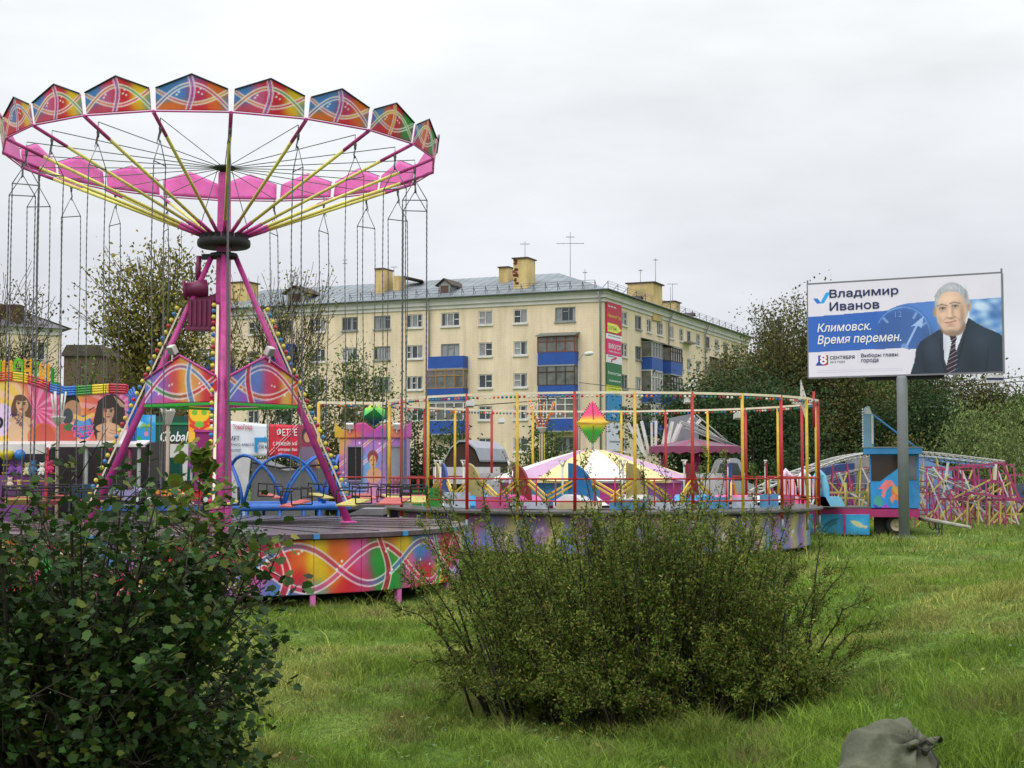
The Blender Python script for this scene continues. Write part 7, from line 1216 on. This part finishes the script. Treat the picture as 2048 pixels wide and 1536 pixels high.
for i in range(9): v = .63 + i * .045; cv.line(P_((.735 - .012 * (i > 3), v + .05), (.775, v)), 1.4, (190, 186, 200), .8)
cv.line(P_((.69, .63), (.70, .85), (.715, 1)), 2.5, (18, 28, 40)); cv.line(P_((.835, .45), (.80, .72), (.77, .95)), 2.5, (18, 28, 40)); cv.line(P_((.6, .75), (.615, 1)), 3, (24, 36, 50), .8); cv.line(P_((.93, .75), (.915, 1)), 3, (22, 32, 44), .8); cv.ell(X(.64), Y_(.75), 14, 50, (52, 68, 86), .5, .9); cv.ell(X(.88), Y_(.68), 24, 40, (50, 66, 84), .45, .9)
sk = np.array((222, 186, 162)); hr = np.array((172, 174, 182)); rgp = np.random.RandomState(8); E_ = lambda u, v, a, b, c, al, so=.95, ro=0.: cv.ell(X(u), Y_(v), a, b, np.clip(c, 0, 255), al, so, ro)
E_(.66, .72, 26, 44, (58, 74, 92), .45); E_(.90, .66, 30, 34, (56, 72, 90), .45); E_(.62, .95, 20, 40, (20, 30, 42), .5); E_(.86, .92, 26, 40, (22, 32, 44), .5)
for k in range(26):
    a = rgp.uniform(.57, .98); b = rgp.uniform(.68, .95)
    if a > .84 or a < .68: cv.line(P_((a, b), (a + rgp.uniform(-.02, .02), b + rgp.uniform(.05, .14))), 1.6, rgp.choice([24, 58]) + np.array((0, 10, 22)), .25)
E_(.753, .300, 39.5, 53, hr, 1, .08); E_(.757, .515, 29, 24, sk * .66, 1, .15); E_(.834, .315, 7, 14, sk * .86, 1, .2); E_(.835, .32, 4, 9, sk * .66, .6); E_(.668, .365, 5, 12, sk * .74, 1, .2)
E_(.748, .362, 34.5, 51, sk, 1, .16); cv.poly(P_((.676, .36), (.682, .47), (.715, .553), (.745, .572), (.78, .55), (.818, .45), (.823, .34)), sk)
E_(.735, .235, 24, 16, sk * 1.17, .75); E_(.803, .42, 8, 36, sk * .62, .7); E_(.692, .44, 6, 24, sk * .76, .5); E_(.70, .40, 9, 8, sk * 1.10 + (6, -4, -6), .6); E_(.782, .40, 9, 9, sk * 1.02 + (8, -6, -8), .5); E_(.748, .555, 18, 7, sk * .72, .6); E_(.745, .535, 9, 4, sk * 1.1, .6)
for k in range(5): cv.line(P_((.70, .205 + .018 * k), (.742, .2 + .018 * k), (.795, .207 + .018 * k)), 1.1, sk * .82, .35)
cv.poly(P_((.672, .31), (.666, .2), (.69, .128), (.72, .092), (.76, .082), (.80, .105), (.83, .165), (.841, .28), (.827, .31), (.815, .225), (.785, .172), (.74, .158), (.702, .178), (.684, .24), (.68, .32)), hr)
for k in range(170):
    t = rgp.uniform(-2.9, -.05); r0 = rgp.uniform(.82, 1.02); x0, y0 = .753 + .079 * r0 * math.cos(t), .285 + .205 * r0 * math.sin(t); 
    if y0 < .17 or x0 < .684 or x0 > .818: cv.line(P_((x0, y0), (x0 + rgp.uniform(-.008, .012), y0 + rgp.uniform(.012, .035))), .9, hr * rgp.uniform(.7, 1.3), .55)
E_(.75, .12, 22, 8, hr * 1.25, .5); E_(.822, .21, 4, 18, hr * .7, .5)
for u, v, w_ in ((.706, .325, 1), (.769, .308, 1)):
    E_(u, v, 13, 8, sk * .66, .55); cv.line([(X(u) - 12, Y_(v) - 5), (X(u) - 2, Y_(v) - 8.5), (X(u) + 11, Y_(v) - 5)], 2.6, (104, 94, 92), .75); E_(u, v + .005, 8, 2.8, sk * .55, .9, .4); E_(u, v + .007, 5.5, 1.7, (196, 182, 176), .7, .5); E_(u + .001, v + .006, 2.4, 2., (44, 42, 48), 1, .4); cv.line([(X(u) - 7, Y_(v) - .6), (X(u) + 7, Y_(v) - .6)], 1.3, sk * .45, .7); E_(u, v + .032, 9, 3, sk * .74, .5)
E_(.756, .37, 4, 18, sk * .70, .6); E_(.742, .36, 3.2, 18, sk * 1.14, .65); E_(.742, .412, 6, 4.5, sk * 1.12 + (8, -2, -4), .7); E_(.747, .434, 9, 3.2, sk * .55, .75); E_(.728, .425, 2.5, 3, sk * .62, .5); E_(.765, .42, 3, 3.4, sk * .58, .6)
cv.line(P_((.716, .478), (.742, .480), (.775, .463)), 1.7, (116, 66, 62), .85); cv.line(P_((.72, .47), (.742, .471), (.77, .456)), 1.6, (176, 112, 102), .6); E_(.745, .496, 13, 3.4, (196, 134, 122), .7); E_(.745, .515, 12, 3, sk * .74, .6)
cv.line(P_((.722, .43), (.71, .455), (.708, .48)), 1.4, sk * .68, .6); cv.line(P_((.768, .42), (.786, .445), (.79, .47)), 1.5, sk * .62, .65); cv.line(P_((.69, .33), (.683, .34)), 1, sk * .7, .6); E_(.752, .578, 16, 5, sk * .5, .5)
for s in (((.03, .158), (.055, .158), (.07, .20), (.10, .10), (.125, .10), (.088, .215), (.05, .215)),): cv.poly(P_(*s), (40, 160, 226)); cv.poly(P_((.03, .158), (.05, .158), (.07, .205), (.052, .215)), (30, 110, 200))
cv.poly(P_((.053, .765), (.107, .76), (.107, .865), (.085, .875), (.072, .865), (.053, .865)), (196, 30, 50)); cv.poly(P_((.038, .872), (.062, .80), (.085, .845), (.078, .872)), (46, 60, 150)); cv.poly(P_((.053, .765), (.07, .764), (.062, .81), (.053, .83)), (70, 70, 160))
cv.line(P_((.268, .745), (.268, .86)), 1, (190, 190, 205)); rgx = np.random.RandomState(3)
for v in (.925, .945): cv.line(P_((.05, v), (.5, v)), 1.0, (196, 190, 206), .8)
front = painted('poster', cv.art(1.08), flat(BL + NB * .12, UB * WB_, Zu * HB_), int(cw * 1.35), int(chh * 1.35), bb, thick=tuple(-NB * .03), m=PRINT)
m = MB(); m.prism([BL + NB * .08, BR + NB * .08, BR + NB * .08 + Zu * HB_, BL + NB * .08 + Zu * HB_], tuple(-NB * .3)); m.build('panel_box', GREYC, bb); m = MB()
for a, b in ((BL, BR), (BL + Zu * HB_, BR + Zu * HB_), (BL, BL + Zu * (HB_ + .12)), (BR, BR + Zu * (HB_ + .12))): m.bar(a + NB * .1, b + NB * .1, .045, .05)
m.build('frame', mat('dark_grey_frame', (120, 120, 126), .5), bb)
q = lambda u, v: BL + NB * .125 + UB * WB_ * u + Zu * HB_ * (1 - v)
for tx, u, v, wu, hv, mt, bo, sh in (('Владимир', .121, .182, .362, .105, NAVY, .018, 0), ('Иванов', .121, .298, .262, .088, NAVY, .018, 0), ('Климовск.', .053, .518, .286, .088, TXTW, .012, .18), ('Время перемен.', .053, .67, .442, .115, TXTW, .012, .18), ('8', .066, .858, .034, .095, TXTW, .03, 0), ('СЕНТЯБРЯ', .118, .812, .132, .036, TXTD, .015, 0), ('2013 ГОДА', .12, .85, .08, .02, TXTD, .005, 0), ('Выборы главы', .285, .812, .192, .05, mat('slate_lettering', (66, 70, 104), .5), .012, 0), ('города', .285, .865, .09, .045, mat('slate_lettering'), .012, 0), ('12', .465, .40, .036, .06, mat('clock_numeral', (120, 156, 214), .5), -.0, 0)): lettering(tx, q(u, v), UB, Zu, wu * WB_, hv * HB_, mt, bb, bold=bo, shear=sh)
pr = MB(); gp = gz(pole.x, pole.y); pr.tube([(pole.x, pole.y + .35, gp - .1), (pole.x, pole.y + .35, zb_ - .1), (pole.x, pole.y + .35, zb_ - .02)], [.165, .165, .14], 20); pr.build('post', mat('grey_concrete_paint', (132, 136, 140), .6, var=.2, scale=1.2), bb); m = MB(); m.box((pole.x, pole.y + .35, gp + .0), (.62, .5, .1)); m.build('base_plate', GREYC, bb); m = MB(); m.bar(BL.lerp(BR, .3) - NB * .1 - Zu * .05, BL.lerp(BR, .7) - NB * .1 - Zu * .05, .2, .16); m.build('cross_beam', DARK, bb)
a, b = A(1973, 765, 43.75), A(2007, 765, 43.55); h = A(1973, 749, 43.75).z - a.z; m = MB(); m.prism([a, b, b + Zu * h, a + Zu * h], (0, .04, 0)); pl_ = m.build('owner_plate', WHITE, bb); m = MB(); m.prism([a + Vector((0, -.006, h * .3)), b + Vector((0, -.006, h * .3)), b + Vector((0, -.006, h * .6)), a + Vector((0, -.006, h * .6))], (0, .006, 0)); m.build('navy_band', NAVY, pl_); lettering('реклама', a + Vector((.06, -.008, h * .38)), (b - a).normalized(), Zu, .38, h * .16, TXTW, pl_); lettering('557-07-83', a + Vector((.03, -.008, h * .06)), (b - a).normalized(), Zu, .44, h * .18, NAVY, pl_)
# ------------------------------------------------------------------ grey sack in the near right corner
def make_sack():
    Y = 8.7; c = A(1768, 1560, Y); g = gz(c.x, Y); t = thing('canvas_sack', 'grey green canvas sack tied with a cord in the near grass', 'sack', (c.x, Y, g)); nu, nv = 120, 70; kn = np.array([.19, -.10, .52])
    u = np.linspace(0, 2 * np.pi, nu, endpoint=False); v = np.linspace(0, 1, nv); U, W = np.meshgrid(u, v); th = W * np.pi * .56
    x = .40 * np.cos(U) * np.sin(th) ** .8; y = .30 * np.sin(U) * np.sin(th) ** .8; z = .43 * np.cos(th) ** .75 if False else .46 * np.clip(np.cos(th), -.2, 1)
    z = np.where(z > 0, .60 * (np.abs(z) / .46) ** .7, z); z = z + (- .26 * sst(-.02, -.42, x) - .14 * sst(.14, .36, x)) * np.clip(z / .60, 0, 1)
    dx, dz, dy = x - kn[0], z - kn[2], y - kn[1]; d = np.sqrt(dx ** 2 + dz ** 2 + dy ** 2); ang = np.arctan2(dz + .5 * dy, dx); amp = .034 * np.exp(-d / .3) + .006; wob = (1 - 2 * np.abs(np.sin(ang * 5.5 + 1.6 * np.sin(d * 9)))) * amp + .016 * (1 - 2 * np.abs(np.sin(x * 5 + z * 9 + y * 6 + 1.2 * np.sin(x * 7)))) + .012 * np.sin(x * 13 + z * 21 + 1.5 * np.sin(y * 8)) + .006 * np.sin(x * 31 - z * 18 + y * 14)
    pinch = .06 * np.exp(-(d / .08) ** 2); nx_, ny_, nz_ = x / .4, y / .3, z / .60; nl = np.sqrt(nx_ ** 2 + ny_ ** 2 + nz_ ** 2) + 1e-6; k = wob - pinch; x, y, z = x + nx_ / nl * k, y + ny_ / nl * k, z + nz_ / nl * k
    V = np.stack([x + c.x, y + Y, z + g + .0], -1).reshape(-1, 3); i = np.arange(nv - 1)[:, None] * nu + np.arange(nu)[None]; j = np.arange(nv - 1)[:, None] * nu + (np.arange(nu)[None] + 1) % nu; Fq = np.stack([i.ravel(), j.ravel(), (j + nu).ravel(), (i + nu).ravel()], 1)[:, ::-1]
    CAN_ = mat('canvas', (104, 106, 90), .95, var=.35, scale=5, bump=.9, bscale=13, spec=.15); np_mesh('sack_body', V, Fq, CAN_, t, smooth=True)
    k0 = Vector((c.x + .19, Y - .15, g + .49)); m = MB(); rg = np.random.RandomState(2)
    for i in range(4):
        a = R_(85 * i + 20); p1 = k0 + Vector((.10 * math.cos(a), -.02, .055 * math.sin(a) + .01)); m.tube([k0, k0.lerp(p1, .5) + Vector((0, -.03, .01)), p1, k0 + Vector((.06 * math.cos(a + .6), .0, .03 * math.sin(a + .6)))], [.02, .026, .022, .012], 7)
    m.build('gathered_neck', CAN_, t); m = MB(); m.tube([k0 + Vector((-.05, -.05, .0)), k0 + Vector((0, -.07, .035)), k0 + Vector((.06, -.06, .0)), k0 + Vector((.0, -.07, -.03)), k0 + Vector((-.05, -.05, 0))], .008, 6); m.tube([k0 + Vector((.03, -.07, -.02)), k0 + Vector((.07, -.08, -.09)), k0 + Vector((.05, -.08, -.15))], .006, 5); m.build('cord', mat('dark_cord', (52, 50, 46), .8), t)
make_sack()
# ------------------------------------------------------------------ near left maple bush with its paler leading shoot
def near_maple():
    rg = np.random.RandomState(77); Y0 = 9.6; x0 = A(150, 1500, Y0).x; g = gz(x0, Y0); t = thing('maple_bush', 'dark green maple bush filling the near left corner', 'bush', (x0, Y0, g)); mb = MB(); tips = []; dens = []
    outline = [(-260, 960), (-120, 930), (0, 985), (60, 945), (120, 912), (180, 925), (240, 960), (300, 985), (360, 985), (420, 1010), (470, 1050), (520, 1085), (552, 1130), (530, 1180), (548, 1260), (560, 1310), (520, 1380), (470, 1450), (500, 1530), (470, 1620), (-260, 1640)]
    ox = np.array([o[0] for o in outline]); oy = np.array([o[1] for o in outline]); n = 0; P = []
    def inside(px, py):
        ins = np.zeros(len(px), bool)
        for i in range(len(ox)):
            x1, y1, x2, y2 = ox[i], oy[i], ox[(i + 1) % len(ox)], oy[(i + 1) % len(ox)]
            if y1 != y2: ins ^= ((py > min(y1, y2)) & (py <= max(y1, y2)) & (px < (x2 - x1) * (py - y1) / (y2 - y1) + x1))
        return ins
    # limbs: rooted low, spreading through a real volume two metres deep
    ends = []
    while len(ends) < 230:
        px, py = rg.uniform(-250, 560, 1), rg.uniform(920, 1600, 1)
        if inside(px, py)[0]: ends.append((px[0], py[0], rg.uniform(8.3, 11.2)))
    for px, py, Y in ends:
        e = A(px, py, Y); e.x *= 1; rx = rg.uniform(-.25, .25); b = Vector((x0 + rx + .18 * (e.x - x0), Y0 + rg.uniform(-.3, .3) + .15 * (Y - Y0), g - .1)); mid = b.lerp(e, .55) + Vector((rg.normal(0, .06), rg.normal(0, .06), .12)); q1 = b.lerp(mid, .5) + Vector((0, 0, .06)); pts = [b, q1, mid, mid.lerp(e, .6) + Vector((0, 0, .05)), e]; r = rg.uniform(.012, .028); mb.tube(pts, [r, r * .8, r * .55, r * .35, r * .15], 5)
        for f in (.55, .7, .82, .92, 1.): 
            base = pts[2].lerp(e, (f - .5) * 2); 
            for k in range(2): tw = base + Vector(rg.normal(0, .12, 3)); mb.tube([base, tw], [.005, .002], 3); tips += [tw, base.lerp(tw, .6)]
        tips.append(e)
    mb.build('branch', mat('maple_bark', (52, 44, 36), .9, var=.4, scale=12), t); T = np.array([tuple(q) for q in tips]); N_ = 25000; idx = rg.randint(0, len(T), N_); P = T[idx] + rg.normal(0, .065, (N_, 3)); d = P[:, 1] * CP + (P[:, 2] - H) * SP; hole = vnoise(P[:, 0] * 1. + P[:, 1] * .5, P[:, 2] + P[:, 1] * .5, .16, 5); P = P[hole > .37]
    P = P[P[:, 2] > g + .02]; tint = .65 + .8 * vnoise(P[:, 0] + P[:, 2], P[:, 1] + P[:, 2] * .5, .22, 6)[:, None]
    leaf_mesh('foliage', P, .054 * rg.uniform(.5, 1.5, len(P)), ((.028, .066, .016), (.036, .078, .02), (.022, .052, .014), (.05, .095, .02), (.034, .064, .022), (.10, .125, .024), (.03, .07, .018), (.042, .078, .016)), rg, SH_MAP, t, .5, flat=.25, tint=tint, fold=.35)
    # sapling shoot, paler and rising above the bush
    b = A(355, 1400, 9.9); b.z = gz(b.x, 9.9); t2 = thing('maple_sapling', 'paler yellow green maple sapling rising through the dark bush', 'sapling', tuple(b)); m = MB(); tp = A(402, 905, 9.9); st = [b, b.lerp(tp, .35) + Vector((-.03, 0, 0)), b.lerp(tp, .7) + Vector((.02, 0, 0)), tp]; m.tube(st, [.018, .013, .009, .003], 6); Q = []
    for i in range(74):
        f = rg.uniform(.42, 1.); c = st[1].lerp(tp, max(0, (f - .35) / .65)); a = rg.uniform(0, 6.28); L = (.46 * (1.15 - f) + .05) * rg.uniform(.5, 1.2); e = c + Vector((math.cos(a) * L, math.sin(a) * L, L * .55)); m.tube([c, e], [.004, .002], 3); Q += [e, c.lerp(e, .7), c.lerp(e, .4)]
    for (px, py) in ((330, 985), (345, 960), (500, 1075), (545, 1080), (575, 1085), (300, 1010), (470, 960)):
        e = A(px, py, 9.7); c = st[2] if py < 1050 else st[1]; m.tube([c, c.lerp(e, .5) + Zu * .03, e], [.006, .004, .002], 4)
        for f in (.5, .65, .8, .9, 1.): Q.append(c.lerp(e, f) + Vector(rg.normal(0, .03, 3)))
    m.build('stem', mat('sapling_stem', (110, 70, 52), .8), t2); Q = np.array([tuple(q) for q in Q]); Q = np.concatenate([Q, Q[::2] + rg.normal(0, .06, Q[::2].shape)]); leaf_mesh('foliage', Q, .088 * rg.uniform(.55, 1.25, len(Q)), ((.13, .20, .03), (.17, .23, .04), (.10, .17, .025), (.20, .19, .04)), rg, SH_MAP, t2, .7, flat=.2, fold=.35)
near_maple()
# ------------------------------------------------------------------ middle bush: many thin stems fanned out, small narrow leaves
def near_willow():
    rg = np.random.RandomState(91); Y0 = 13.4; c = A(1270, 1395, Y0); g = gz(c.x, Y0); t = thing('privet_bush', 'broad many stemmed bush with tiny olive leaves in the middle of the meadow', 'bush', (c.x, Y0, g)); mb = MB(); L_ = []
    env_px = [770, 800, 850, 900, 1000, 1100, 1180, 1290, 1400, 1500, 1560, 1640, 1700, 1760, 1800]; env_y = [1230, 1190, 1080, 1050, 1035, 1030, 1000, 990, 1000, 1010, 1050, 1110, 1170, 1240, 1300]
    def stem(px, py, Y, r, nb=16, root=None):
        e = A(px, py, Y); u = (px - 1270) / 500; b = root or Vector((c.x + .1 + max(-.95, min(1.05, u)) * 1.5 + rg.normal(0, .12), Y0 + (Y - Y0) * .5 + rg.normal(0, .2), g - .05)); sag = abs(u) * .16; pts = []
        for i in range(8): f = i / 7; pts.append(b.lerp(e, f) + Vector((0, 0, sag * math.sin(math.pi * f) + .10 * math.sin(math.pi * f))) + Vector(rg.normal(0, .012, 3)))
        mb.tube(pts, [max(.0025, r * (1 - .85 * i / 7)) for i in range(8)], 4)
        for k in range(nb):
            f = rg.uniform(.28, 1.); x = f * 7; j = min(6, int(x)); p = pts[j].lerp(pts[j + 1], x - j); d = (pts[j + 1] - pts[j]).normalized(); s = Vector(rg.normal(0, 1, 3)); s = (s - d * s.dot(d)).normalized(); ln = rg.uniform(.1, .36) * (1.15 - f * .7); q = p + (d * .75 + s * .65 + Zu * .2).normalized() * ln; mb.tube([p, q], [.003, .0015], 3, caps=False); n = max(3, int(ln * 75)); 
            for i in range(n): L_.append(p.lerp(q, (i + .7) / n))
        for i in range(24): f = .45 + .55 * (i + 1) / 24; x = f * 7; j = min(6, int(x)); L_.append(pts[j].lerp(pts[j + 1], x - j))
    for i in range(300):
        px = rg.triangular(785, 1360, 1670); top = np.interp(px, env_px, env_y); py = top + abs(rg.normal(0, 1)) * 85 * rg.choice([.5, 1, 1.6]) + (40 if rg.rand() < .8 else 0); py = min(py, 1330); stem(px, py, Y0 + rg.uniform(-1.25, 1.25), rg.uniform(.007, .016))
    for px, py in ((778, 1205), (805, 1150), (835, 1040), (850, 1000), (872, 985), (900, 1000), (960, 975), (1010, 905), (1002, 960), (1090, 955), (1160, 905), (1185, 960), (1240, 920), (1285, 905), (1335, 925), (1400, 935), (1420, 900), (1455, 905), (1512, 930), (1545, 1005), (1585, 1000), (1640, 1060), (1660, 1135), (1700, 1120), (1735, 1195), (1768, 1240), (1780, 1292)): stem(px, py, Y0 + rg.uniform(-.6, .6), .014, 22)
    for i in range(170): stem(rg.uniform(950, 1640), rg.uniform(1190, 1400), Y0 + rg.uniform(-1.3, .9), .007, 14)
    for i in range(150):
        q = rg.uniform(870, 1690); stem(q, rg.uniform(1330, 1450) - 40 * abs(q - 1270) / 460, Y0 + rg.uniform(-1.2, .9), .006, 14)
    mb.build('stem', mat('thin_dark_stem', (46, 38, 32), .9, var=.3), t); P = np.array([tuple(q) for q in L_]); P = np.concatenate([P, P + rg.normal(0, .022, P.shape)]); P = P + rg.normal(0, .012, P.shape); P = P[P[:, 2] > g + .02]; 
    low = vnoise(P[:, 0] + P[:, 2] * .6, P[:, 1] + P[:, 2], .3, 14)[:, None]
    leaf_mesh('foliage', P, .031 * rg.uniform(.6, 1.45, len(P)), ((.12, .18, .024), (.095, .15, .02), (.145, .195, .03), (.065, .115, .016), (.175, .18, .034), (.22, .21, .042)), rg, SH_WIL * np.array([1.2, 1]), t, .25, tint=.65 + .7 * low)
    print('bush leaves', len(P))
near_willow()
